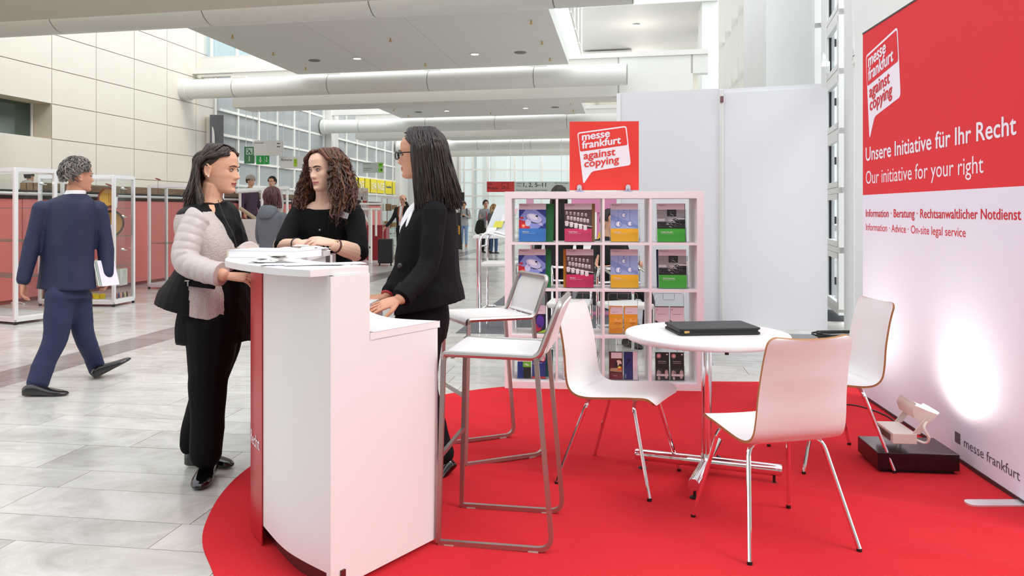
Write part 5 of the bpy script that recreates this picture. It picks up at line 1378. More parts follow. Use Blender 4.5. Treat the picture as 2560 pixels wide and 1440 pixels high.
def shoe(mb, heel, d, L_=.27, w_=.048, h=.07, heelh=.012, up=V((0, 0, 1))):
    """heel: ground point at back of heel, d: toe direction"""
    d = V(d).normalized(); up = V(up); b = up.cross(d).normalized(); up = d.cross(b)
    n_ = 18; vs = []
    for (l_, a_, z0, z1) in ((0, .55, .004, .75), (.08, .70, 0, .95), (.22, .74, 0, 1.0), (.38, .80, 0, .86), (.55, .96, 0, .66), (.72, 1.0, 0, .50), (.86, .88, 0, .40), (.95, .62, .02, .30), (1.0, .30, .06, .2)):
        for k in range(n_):
            an = 2*PI*k/n_; c_, s_ = math.cos(an), math.sin(an)
            zz = (z0*h+(z1-z0)*h*.5)+(z1-z0)*h*.5*(math.copysign(abs(s_)**.75, s_)); vs.append(heel+d*l_*L_+b*a_*w_*math.copysign(abs(c_)**.85, c_)+up*max(.001, zz))
    m = 9; fs = [(i*n_+k, i*n_+(k+1) % n_, (i+1)*n_+(k+1) % n_, (i+1)*n_+k) for i in range(m-1) for k in range(n_)]+[tuple(range(n_-1, -1, -1)), tuple(range((m-1)*n_, m*n_))]
    return mb.add(vs, fs)

# ---- hair
def hair_mat(name, c1, c2, rough=.38, cn=(0, 0, 0)):
    if name in MATS: return MATS[name]
    m = bpy.data.materials.new(name); m.use_nodes = True; MATS[name] = m; nt = m.node_tree; b = nt.nodes['Principled BSDF']; L = nt.links.new; N = nt.nodes.new
    geo = N('ShaderNodeNewGeometry'); tc = N('ShaderNodeTexCoord'); mp = N('ShaderNodeMapping'); mp.inputs['Scale'].default_value = (420, 420, 14); L(tc.outputs['Object'], mp.inputs[0])
    n1 = N('ShaderNodeTexNoise'); n1.inputs['Scale'].default_value = 1; n1.inputs['Detail'].default_value = 2; L(mp.outputs[0], n1.inputs[0])
    mx = N('ShaderNodeMix'); mx.data_type = 'RGBA'; mx.inputs[6].default_value = (*srgb(c1), 1); mx.inputs[7].default_value = (*srgb(c2), 1)
    ad = N('ShaderNodeMath'); ad.operation = 'MULTIPLY'; L(geo.outputs['Random Per Island'], ad.inputs[0]); L(n1.outputs[0], ad.inputs[1])
    mr = N('ShaderNodeMapRange'); mr.inputs['From Max'].default_value = .6; L(ad.outputs[0], mr.inputs[0]); L(mr.outputs[0], mx.inputs[0]); L(mx.outputs[2], b.inputs['Base Color'])
    bp = N('ShaderNodeBump'); bp.inputs['Strength'].default_value = .5; bp.inputs['Distance'].default_value = .002; L(n1.outputs[0], bp.inputs['Height']); L(bp.outputs[0], b.inputs['Normal'])
    b.inputs['Roughness'].default_value = rough; b.inputs['Specular IOR Level'].default_value = .5
    return m
def scalp(az, pol, grow=.012, sh=(0, 0, 0)):
    """az 0 = front (-y), +90 = +x; pol 0 = crown"""
    a, p = math.radians(az), math.radians(pol)
    d = V((math.sin(a)*math.sin(p), -math.cos(a)*math.sin(p), math.cos(p)))
    ry = .098 if d.y > 0 else .092
    return V((d.x*(.0755+grow), .012+d.y*(ry+grow), .022+d.z*(.096+grow)))+V(sh)
def cap_hair(M, s, front_pol=52, back_pol=112, grow=.008, side_pol=80):
    m = MB(); vs = []; na, npz = 40, 14
    for i in range(npz+1):
        for k in range(na):
            az = 360*k/na; f = (1+math.cos(math.radians(az)))/2
            lim = front_pol*f**1.5+back_pol*(1-f**1.5) if abs(((az+180) % 360)-180) < 200 else back_pol
            vs.append(scalp(az, lim*i/npz+.01, grow*(1 if i < npz else .1)))
    fs = [(i*na+k, i*na+(k+1) % na, (i+1)*na+(k+1) % na, (i+1)*na+k) for i in range(npz) for k in range(na)]
    m.add(vs, fs)
    m.tf(M@Matrix.Scale(s, 4)); return m

def person_root(label, loc, group=None): return thing('person', label, 'person', loc, group=group)

# =============== generic small figure for the background
def figure(label, foot, h, yaw, top, legs, skin='#D8A88C', hair=('#2A1C16', '#4A3024'), hairlen=0, head_yaw=None, pitch=0, arms='down', seated=False, vx=.012, extra=None, hood=None, bald=False, armpts=None, girth=1.0, stride=0.0, shoes='#1A1A1A'):
    k = h/1.75; hy = yaw if head_yaw is None else head_yaw
    S_ = V((math.cos(yaw), math.sin(yaw), 0)); F_ = V((math.sin(yaw), -math.cos(yaw), 0)); f = V(foot)
    r = person_root(label, f)
    def q(s_, f_, z): return f+S_*s_*k+F_*f_*k+V((0, 0, z*k))
    dz = -.38 if seated else 0
    hc = q(0, .02, 1.635+dz); M = headM(hc, hy, pitch)
    skm = skin_mat('skin_'+skin[1:].lower(), skin)
    tm = mat('cloth_'+top[1:].lower(), top, .85, bump=.2, bscale=120); lm = mat('cloth_'+legs[1:].lower(), legs, .85, bump=.2, bscale=120)
    b = MB(); head_shape(b, M, k, nz=40, na=40)
    limb(b, [q(0, .0, 1.56+dz), q(0, -.01, 1.42+dz)], [.052*k, .06*k])
    torso(b, [(q(0, -.01, 1.45+dz), .10*k, .06*k), (q(0, 0, 1.36+dz), .15*k, .08*k), (q(0, 0, 1.1+dz), .12*k, .08*k), (q(0, 0, .9+dz), .13*k, .09*k)], yaw, n=16)
    j = MB()
    g_ = girth
    torso(j, [(q(0, -.015, 1.485+dz), .06*k, .05*k), (q(0, -.01, 1.46+dz), .13*k*g_, .075*k), (q(0, 0, 1.40+dz), .19*k*g_, .105*k*g_), (q(0, .01, 1.25+dz), .19*k*g_, .125*k*g_), (q(0, .01, 1.05+dz), .165*k*g_, .12*k*g_), (q(0, 0, .88+dz), .19*k*g_, .13*k*g_), (q(0, 0, .82+dz), .185*k*g_, .125*k*g_)], yaw, n=20)
    AP = {}
    for sd in (-1, 1):
        sh_ = q(sd*.175*g_, 0, 1.415+dz)
        if armpts and sd in armpts: el, wr = [q(*v) for v in armpts[sd]]
        elif arms == 'phone': el, wr = q(sd*.24, .05, 1.13+dz), q(sd*.07, .27, 1.22+dz)
        else: el, wr = q(sd*.24, -.01, 1.14+dz), q(sd*.25, .07, .89+dz)
        limb(j, [sh_, el, wr], [.058*k, .048*k, .038*k])
        d = (wr-el).normalized(); limb(b, [el, wr], [.035*k, .028*k]); limb(b, [sh_, el], [.04*k, .036*k])
        nn_ = S_*sd
        hand(b, wr+d*.02, d, nn_, 1 if sd > 0 else -1, s=k*.95, curl=(.5, .55, .6, .6)); AP[sd] = wr+d*.08
    t = MB()
    for sd in (-1, 1):
        st = stride*sd
        if seated: pts = [q(sd*.1, 0, .50), q(sd*.13, .42, .50), q(sd*.13, .42, .10)]
        else: pts = [q(sd*.09, 0, .86), q(sd*.095, st*.5+.02, .48), q(sd*.10, st, .10)]
        limb(t, pts, [.095*k*g_, .068*k, .055*k]); limb(b, pts, [.06*k, .045*k, .035*k])
        shm = MB(); a_ = pts[-1]; shoe(shm, V((a_.x, a_.y, f.z+.002))-F_*.07*k, F_, .27*k, .046*k, .09*k); shm.build('shoe', mat('shoe_'+shoes[1:].lower(), shoes, .4), r)
    if not seated: torso(t, [(q(0, 0, .92), .16*k*g_, .11*k), (q(0, 0, .80), .17*k*g_, .12*k)], yaw, n=16)
    vox(b, 'body', r, [skm, mat('lips', '#A9605A', .45)], vx*.75, 1, region=lips_region(M, k))
    vox(j, 'jacket', r, tm, vx, 2, wrinkle=(.012, 9, (1, 1, 1)))
    vox(t, 'trousers', r, lm, vx, 2, wrinkle=(.010, 9, (1, 1, 1.6)))
    face_bits(r, M, k, mat('hair_brow_'+hair[0][1:].lower(), hair[0], .7))
    hm = hair_mat('hair_'+hair[0][1:].lower(), *hair, rough=.5)
    if not bald:
        c = cap_hair(M, k, 48, 118, .014); 
        for i in range(90):
            az = random.uniform(-180, 180); p0 = random.uniform(0, 30); lim = 55 if abs(az) < 60 else (95 if abs(az) < 110 else 125)
            pts = [M@(scalp(az+random.uniform(-8, 8), p0+(lim-p0)*u/4, .012+.008*random.random())*k) for u in range(5)]
            if hairlen and abs(az) > 62:
                e = pts[-1]; drop = hairlen*random.uniform(.75, 1.05)
                pts = pts[:-1]+[e+V((0, 0, -.01)), e+V((random.uniform(-.01, .01), random.uniform(-.01, .01), -drop*.5)), e+V((random.uniform(-.02, .02), random.uniform(-.02, .02), -drop))]
            c.tube(catmull(pts, 2), [.011*k if u < 1 else .009*k for u in range(len(catmull(pts, 2)))], 5)
        c.build('hair', hm, r, smooth=80)
    if hood:
        hm_ = MB(); torso(hm_, [(q(0, -.06, 1.55+dz), .05*k, .03*k), (q(0, -.05, 1.52+dz), .12*k, .08*k), (q(0, -.07, 1.44+dz), .14*k, .08*k), (q(0, -.10, 1.38+dz), .10*k, .04*k)], yaw, n=16)
        vox(hm_, 'hood', r, mat('cloth_'+hood[1:].lower(), hood, .85, bump=.2, bscale=120), .012, 3, wrinkle=(.012, 20, (1, 1, 1)))
    if extra: extra(r, M, k, q, AP)
    return r
def PP(a): return P(*a)
def arm_skin(b, pts, r): limb(b, pts, r, 14, 5)

# =============== woman on the left: beige quilted jacket, profile to the right
def woman_left():
    yaw = math.radians(88); r = person_root('woman with dark shoulder-length hair in a beige and black quilted jacket', (-1.45, 4.0, 0))
    hc = P(548, 424, 4.0); s = 1.02; M = headM(hc, math.radians(84), math.radians(4))
    Sx = V((math.cos(yaw), math.sin(yaw), 0)); F = V((math.sin(yaw), -math.cos(yaw), 0))
    rs_, re_, rw = P(492, 545, 3.83), P(466, 652, 3.75), P(560, 688, 3.68)
    ls_, le_, lw = P(520, 545, 4.17), P(570, 650, 4.12), P(628, 632, 3.80)
    b = MB(); head_shape(b, M, s, nose=1.12)
    limb(b, [P(534, 462, 4.0), P(528, 492, 4.0), P(527, 525, 4.0)], [.056, .055, .075])
    torso(b, [(P(527, 512, 4.0), .10, .07), (P(530, 540, 4.0), .15, .09), (P(530, 620, 4.0), .13, .10), (P(520, 760, 4.0), .15, .13)], yaw)
    arm_skin(b, [rs_, re_], [.045, .042]); arm_skin(b, [re_, rw], [.042, .029]); arm_skin(b, [ls_, le_, lw], [.045, .042, .028])
    hand(b, rw+V((.01, .01, -.004)), (1, .25, -.12), (0, -.5, .9), -1, (.25, .3, .35, .4), s=.93)
    hand(b, lw, (.95, -.75, -.10), (.15, .1, 1), 1, (.10, .14, .18, .2), s=.93)
    kn, an = P(522, 960, 3.93), P(520, 1130, 3.88); kf, af = P(500, 960, 4.1), P(476, 1115, 4.10)
    limb(b, [P(530, 800, 3.92), kn, P(518, 1060, 3.91), an], [.08, .055, .045, .04]); limb(b, [P(540, 800, 4.08), kf+V((.05, 0, 0)), P(492, 1060, 4.13), P(478, 1110, 4.13)], [.08, .055, .045, .04])
    vox(b, 'body', r, [skin_mat('skin_fair_a', '#D9A58A'), mat('lips_a', '#9C4A48', .4)], .0032, 1, region=lips_region(M, s))
    face_bits(r, M, s, mat('brow_dark', '#3A2620', .8), gaze=(.2, -.2))
    # inner black blouse
    t = MB(); torso(t, [(P(541, 505, 4.0), .075, .06), (P(546, 525, 4.0), .11, .095), (P(552, 580, 4.0), .15, .118), (P(554, 650, 4.0), .15, .125), (P(560, 720, 4.0), .16, .14), (P(556, 800, 4.0), .18, .155), (P(540, 850, 4.0), .19, .195)], yaw)
    vox(t, 'blouse', r, mat('black_blouse', '#08090C', spec=.18, rough=.55), .008, 3, wrinkle=(0.036, 14, (1, 1, .5)))
    # jacket body
    j = MB(); torso(j, [(P(520, 506, 4.0), .085, .06), (P(515, 516, 4.0), .14, .085), (P(513, 530, 4.0), .19, .11), (P(520, 560, 4.0), .215, .14), (P(532, 600, 4.0), .22, .155), (P(536, 650, 4.0), .21, .16), (P(520, 700, 4.0), .22, .178, -.05), (P(514, 738, 4.0), .235, .208, -.18), (P(511, 774, 4.0), .24, .226, -.24)], yaw)
    quilt = MATS.get('quilt') or bpy.data.materials.new('quilt'); quilt.use_nodes = True; MATS['quilt'] = quilt
    nt = quilt.node_tree; bs = nt.nodes['Principled BSDF']; bs.inputs['Base Color'].default_value = (*srgb('#BDB0AC'), 1); bs.inputs['Roughness'].default_value = .55
    tc = nt.nodes.new('ShaderNodeTexCoord'); vo = nt.nodes.new('ShaderNodeTexVoronoi'); vo.inputs['Scale'].default_value = 110; nt.links.new(tc.outputs['Object'], vo.inputs[0])
    bp_ = nt.nodes.new('ShaderNodeBump'); bp_.inputs['Strength'].default_value = .55; bp_.inputs['Distance'].default_value = .003; bp_.invert = True; nt.links.new(vo.outputs['Distance'], bp_.inputs['Height']); nt.links.new(bp_.outputs[0], bs.inputs['Normal'])
    jb = mat('jacket_black', '#0A0A0E', spec=.18, rough=.6, bump=.15, bscale=200)
    nylon = mat('nylon_beige', '#C2B6B3', .42)
    def reg(c):
        px = 1280+FPX*c[:, 0]/c[:, 1]; py = HZ-FPX*(c[:, 2]-CAMH)/c[:, 1]; near = c[:, 1] < 4.0
        o = np.zeros(len(c), int)
        fx = c[:, 0]-(-1.45)       # forward offset
        lap = 546+(py-505)*.36; lap = np.minimum(lap, 596)
        o[(px > lap) & (px < lap+50) & (py < 700)] = 1                        # lapel
        o[(py < 532-.10*(px-490)) & (px < 540)] = 1                   # yoke
        o[(px < 472+(py-700)*.02) & (py > 640)] = 1                    # back panel
        o[(px > 560) & (py > 696)] = 1
        o[(py > 690) & (py < 715) & (px < 560) & (px > 455)] = 1       # pocket flap band
        return o
    vox(j, 'jacket_body', r, [quilt, jb], .005, 3, region=reg, wrinkle=(0.018, 10, (1, 1, .8)))
    # quilted sleeves: ribbed rings
    for (a_, e_, w_, nm) in ((rs_, re_, rw, 'sleeve'), (ls_, le_, lw, 'sleeve')):
        pts = catmull([a_+V((.015, .02*(1 if a_.y < 4 else -1), .005)), a_+V((0, 0, -.02)), a_.lerp(e_, .5)+V((-.012, 0, 0)), e_, e_.lerp(w_, .5)+V((0, 0, -.012)), w_.lerp(e_, .06)], 30); N = len(pts)
        acc = 0; rr = []
        for i, p in enumerate(pts):
            if i: acc += (p-pts[i-1]).length
            t_ = i/(N-1); base = .070*min(1, .55+t_*5)-.010*t_-.016*max(0, t_-.55)
            if t_ > .93: base += .004
            rr.append(base-.002+.0045*abs(math.sin(acc/.040*PI))**.4)
        m = MB(); m.tube(pts, rr, 28); q = vox(m, 'sleeve', r, nylon, .004, 1, wrinkle=(0.007, 24, (1, 1, 1)))
    # pocket and zip
    m = MB(); c = P(500, 708, 3.765); m.box(c, (.15, .012, .042), .0, Matrix.Rotation(.12, 3, 'Y')); m.build('pocket', jb, r, smooth=0, bevel=.004)
    m = MB(); m.box(P(468, 702, 3.755), (.022, .008, .006)); m.box(P(470, 710, 3.752), (.006, .006, .022)); m.build('zip_pull', chrome, r, smooth=0)
    # front panel edge piping
    m = MB(); m.tube(catmull([P(545, 500, 3.90), P(562, 545, 3.87), P(585, 590, 3.86), P(594, 640, 3.86), P(592, 700, 3.86)], 6), .002, 6); m.build('zip_line', black_pl, r)
    m = MB(); c = P(532, 437, 3.0); 
    ea = M@(V((-.082, .012, -.037))*s); m.ell(ea, (.006, .006, .006), 12, 8); m.build('earring', mat('pearl', '#F2EEE8', .15, spec=.9), r)
    # trousers and long black skirt layer
    t = MB(); torso(t, [(P(530, 770, 4.0), .19, .15), (P(538, 810, 4.0), .20, .185), (P(540, 848, 4.0), .195, .19)], yaw)
    limb(t, [P(530, 800, 3.90), P(530, 850, 3.90), kn, P(518, 1060, 3.91), P(514, 1140, 3.90)], [.13, .125, .095, .083, .080]); 
    limb(t, [P(540, 800, 4.10), P(545, 850, 4.10), kf+V((.05, 0, 0)), P(492, 1060, 4.13), P(478, 1116, 4.13)], [.13, .125, .09, .075, .062])
    vox(t, 'trousers', r, mat('black_wool', '#060608', spec=.18, rough=.8, bump=.2, bscale=150), .009, 3, wrinkle=(0.025, 9, (1, 1, .3)))
    pat = mat('patent_leather', '#08080A', .08, spec=.8)
    m = MB(); shoe(m, P(531, 1178, 3.99)+V((0, 0, -P(531, 1178, 3.99).z+.004)), (.08, -1, 0), .24, .050, .10); limb(m, [V((-1.54, 3.95, .10)), V((-1.535, 3.94, .17))], [.055, .052]); vox(m, 'shoe', r, pat, .006, 2)
    m = MB(); shoe(m, V((-1.72, 4.12, .004)), (1, -.1, 0), .26, .048, .10); limb(m, [V((-1.65, 4.12, .09)), V((-1.655, 4.12, .16))], [.048, .045]); vox(m, 'shoe', r, pat, .006, 2)
    # hair: straight to the shoulders, tucked behind the ear
    hm = hair_mat('hair_dark_brown', '#170F0C', '#4A3228', .33)
    random.seed(31); h = cap_hair(M, s, 50, 118, .010)
    for i in range(620):
        az = random.choice([-1, 1])*random.uniform(20, 180)
        side = 1 if az > 0 else -1
        part = V((.012-side*.012, random.uniform(-.060, .03), .112))
        tuck = abs(az) < 95
        pol_end = 98
        pts = [M@(part*s)]
        for u in range(1, 6):
            f = u/5; azz = az*(f**.6) if abs(az) > 90 else az
            pol = 12+(pol_end-12)*f
            if abs(az) < 75:
                a0 = 6+(abs(az)-20)*.55; p0 = 14+(abs(az*7.3) % 34); azz = side*(a0+(110-a0)*f); pol = p0+(80-p0)*f**.62
                if f > .6: pol = min(pol, 74)
            elif abs(az) < 116: azz = side*(abs(az)+(118-abs(az))*f)
            pts.append(M@(scalp(azz, pol, .012+.012*random.random())*s))
        L_ = random.uniform(.15, .25); dr = random.uniform(-.006, .035)
        e = pts[-1]
        out = (M.to_3x3()@V((side*.012, .012 if abs(az) > 60 else 0, 0)))
        if abs(az) < 75:
            pts.append(M@(scalp(side*112, 84, .018)*s)); e = M@(scalp(side*random.uniform(116, 132), 98, .018)*s); pts.append(e)
        for u in (1, 2, 3, 4):
            f = u/4
            w_ = M.to_3x3()@V((side*(.006*f+dr*f*f)+random.uniform(-.004, .004), (-.03*f*f if abs(az) < 120 else dr*1.1*f*f)+random.uniform(-.004, .004)+.02*f*(1-f), 0))
            pts.append(e+w_+V((0, 0, -L_*f)))
        cp = catmull(pts, 3); nn_ = len(cp); r0 = random.uniform(.0020, .0046)
        h.tube(cp, [r0*(.6+.6*min(1, k/6))*(1-.75*max(0, k/nn_-.72)/.28) for k in range(nn_)], 6, flat=1.0)
    h.build('hair', hm, r, smooth=80)
    return r
woman_left()

# =============== curly-haired woman in the middle
def woman_mid():
    yaw = math.radians(-8); r = person_root('woman with long curly brown hair leaning on the counter with clasped hands', (-1.06, 4.47, 0))
    hc = P(811, 425, 4.40); s = 1.0; M = headM(hc, math.radians(-30), math.radians(5), math.radians(-3))
    rs_, re_, rw = P(750, 534, 4.45), P(702, 618, 4.22), P(746, 609, 4.08)
    ls_, le_, lw = P(884, 536, 4.42), P(894, 632, 4.18), P(834, 613, 4.05)
    b = MB(); head_shape(b, M, s, nose=.95)
    limb(b, [P(812, 462, 4.43), P(813, 490, 4.44), P(814, 520, 4.45)], [.055, .053, .07])
    torso(b, [(P(814, 504, 4.45), .075, .05), (P(815, 522, 4.45), .13, .075), (P(815, 550, 4.45), .14, .09), (P(815, 640, 4.45), .12, .09), (P(815, 800, 4.45), .13, .10)], yaw)
    arm_skin(b, [rs_, re_], [.045, .045]); arm_skin(b, [re_, rw], [.045, .028]); arm_skin(b, [ls_, le_], [.045, .047]); arm_skin(b, [le_, le_.lerp(lw, .5), lw], [.047, .044, .029])
    hand(b, rw, (.95, -.12, .10), (-.1, -.45, .9), -1, (.30, .35, .4, .45), s=.90, thumb=(.4, .4))
    hand(b, lw+V((0, .0, .012)), (-.93, -.25, .16), (-.05, -.5, .85), 1, (.33, .36, .40, .42), s=.92, thumb=(.35, .3))
    limb(b, [P(800, 800, 4.5), V((-1.13, 4.5, .5)), V((-1.14, 4.55, .08))], [.08, .055, .04]); limb(b, [P(840, 800, 4.5), V((-.98, 4.5, .5)), V((-.97, 4.55, .08))], [.08, .055, .04])
    vox(b, 'body', r, [skin_mat('skin_fair_b', '#E6BCA6'), mat('lips_b', '#B5686A', .4)], .0030, 1, region=lips_region(M, s))
    face_bits(r, M, s, mat('brow_brown', '#33201A', .8), gaze=(-.5, -.1), brow_th=.0033)
    j = MB(); torso(j, [(P(814, 507, 4.45), .088, .070, -.45), (P(816, 515, 4.45), .138, .088, -.30), (P(817, 530, 4.45), .178, .105), (P(817, 575, 4.44), .165, .135), (P(817, 605, 4.44), .155, .135), (P(817, 650, 4.46), .145, .115), (P(820, 720, 4.48), .155, .115), (P(820, 800, 4.5), .175, .13)], yaw)
    limb(j, [rs_, rs_.lerp(re_, .5), re_.lerp(rw, .15)], [.062, .056, .054]); limb(j, [ls_, ls_.lerp(le_, .5)+V((.008, 0, 0)), le_+V((.006, 0, 0))], [.062, .058, .056])
    knit = mat('black_knit', '#07080B', spec=.18, rough=.85, bump=.25, bscale=300)
    vox(j, 'jumper', r, knit, .006, 3, wrinkle=(0.018, 12, (1, 1, 1)))
    t = MB(); torso(t, [(P(820, 770, 4.5), .155, .12), (V((-1.06, 4.5, .85)), .17, .13)], yaw)
    for x in (-1.14, -.98): limb(t, [V((x, 4.5, .82)), V((x, 4.5, .48)), V((x, 4.54, .10))], [.09, .07, .06])
    vox(t, 'trousers', r, mat('black_wool', '#060608', spec=.18, rough=.8), .012, 2)
    for x in (-1.14, -.98): m = MB(); shoe(m, V((x, 4.60, .004)), (0, -1, 0), .25, .044, .07); m.build('shoe', black_gloss, r)
    # button, badge, watch, band, ring
    for (px, py) in ((799, 575), (800, 601)): 
        m = MB(); c = P(px, py, 4.285); m.ell(c, (.006, .004, .006), 10, 6); m.build('button', mat('button_grey', '#8F8A84', .3), r)
    c = P(852, 535, 4.295); Rb = Matrix.Rotation(.30, 3, 'Y')
    m = MB(); m.box(c, (.086, .004, .033), M=Rb); bd = m.build('name_badge', mat('badge_silver', '#D9D6DE', .2, spec=.8), r, smooth=0, bevel=.001)
    m = MB(); m.box(c+V((-.01, -.003, .002)), (.052, .001, .022), M=Rb); m.build('badge_print', mat('badge_print', '#9C8F98', .5, var=.5, vscale=120), bd, smooth=0)
    def ringobj(name, c, d, rad, w_, m_, parent=r):
        d = V(d).normalized(); u = d.cross(V((0, 0, 1))).normalized(); v_ = d.cross(u)
        m = MB(); m.tube([c+u*rad*math.cos(a)+v_*rad*math.sin(a) for a in [2*PI*k/24 for k in range(24)]], w_, 8, closed=True); return m.build(name, m_, parent)
    ringobj('wrist_band', rw-(rw-re_).normalized()*.02, rw-re_, .030, .004, black_pl)
    q = ringobj('watch_strap', lw-(lw-le_).normalized()*.022, lw-le_, .0315, .006, mat('strap_burgundy', '#5A1E24', .45)); ringobj('watch_strap', lw-(lw-le_).normalized()*.034, lw-le_, .0325, .003, mat('watch_gold', (.75, .55, .3), .25, 1.0))
    m = MB(); cc = lw-(lw-le_).normalized()*.026+V((0, -.026, .024)); m.ell(cc, (.012, .006, .012), 14, 6, Matrix.Rotation(.6, 3, 'X')); m.build('watch_face', mat('watch_gold', (.75, .55, .3), .25, 1.0), r)
    ringobj('finger_ring', lw+V((-.93, -.25, .16)).normalized()*.088+V((0, -.002, .002)), (-.93, -.25, .1), .0105, .002, chrome)
    # curly hair
    hm = hair_mat('hair_curly_brown', '#1E110C', '#7A4830', .42)
    random.seed(77); h = cap_hair(M, s, 46, 118, .012)
    Mi = M.to_3x3()
    for i in range(600):
        thick = i < 130
        az = random.uniform(-180, 180)
        if abs(az) < 50 and random.random() < .6: az += math.copysign(55, az)
        side = 1 if az > 0 else -1
        part = V((-.012, random.uniform(-.078, .04), .108))
        pts = [M@(part*s)]
        g0 = random.uniform(.010, .040)
        az_e = az if abs(az) > 66 else side*random.uniform(66, 84)
        for u in range(1, 5):
            f = u/4; a_ = az+(az_e-az)*f if abs(az) < 62 else az
            pts.append(M@(scalp(a_, 18+(88-18)*f, .010+g0*f)*s))
        e = pts[-1]; L_ = random.uniform(.18, .33) if abs(az) > 60 else random.uniform(.26, .39)
        L_ += .045 if side < 0 else -.03
        spread_ = random.uniform(.0, .075)
        outv = (Mi@V((side*1.0, .15, 0))).normalized()
        spread_ += .03 if side < 0 else 0
        fwd = V((0, -.07 if e.y < hc.y+.07 else 0, 0))
        for u in (1, 2, 3, 4, 5):
            f = u/5; pts.append(e+outv*spread_*math.sin(f*PI*.6)+fwd*f+V((0, 0, -L_*f)))
        cp = catmull(pts, 9); N = len(cp); ph = random.uniform(0, 6.28); fr = random.uniform(45, 120)*random.choice([-1, 1]); acc = 0; out = []; rad = []
        amp0 = random.uniform(.35, .8)/abs(fr); r0 = random.uniform(.0010, .0021)
        if thick: fr = math.copysign(random.uniform(38, 60), fr); amp0 = random.uniform(.005, .009); r0 = random.uniform(.0050, .0085)
        for k, p in enumerate(cp):
            if k: acc += (p-cp[k-1]).length
            am = amp0*min(1, max(0.12, (acc-.05)/.10)); u_ = V((1, 0, 0)); v_ = V((0, 1, 0)) if k > N*.35 else V((0, .5, .8))
            q_ = acc*fr*1.7+ph+2.5*math.sin(acc*23+ph*3); am *= 1+.5*math.sin(acc*31+ph); out.append(p+u_*am*math.cos(q_)+v_*am*math.sin(q_)); rad.append(r0*(1-.6*max(0, k/N-.8)/.2))
        h.tube(out, rad, 6 if thick else 3)
    # inner mass
    for side in (-1, 1):
        for k in range(16):
            az = side*(72+k*7); e = M@(scalp(az, 86, .008)*s); pts = [M@(scalp(az, 40, .006)*s), e, e+V((0, 0, -.07)), e+V((0, -.01, -.13))]
            h.tube(catmull(pts, 4), [.014]*7+[.013, .011, .009, .006, .004, .001], 6)
    h.build('hair', hm, r, smooth=80)
    return r
woman_mid()

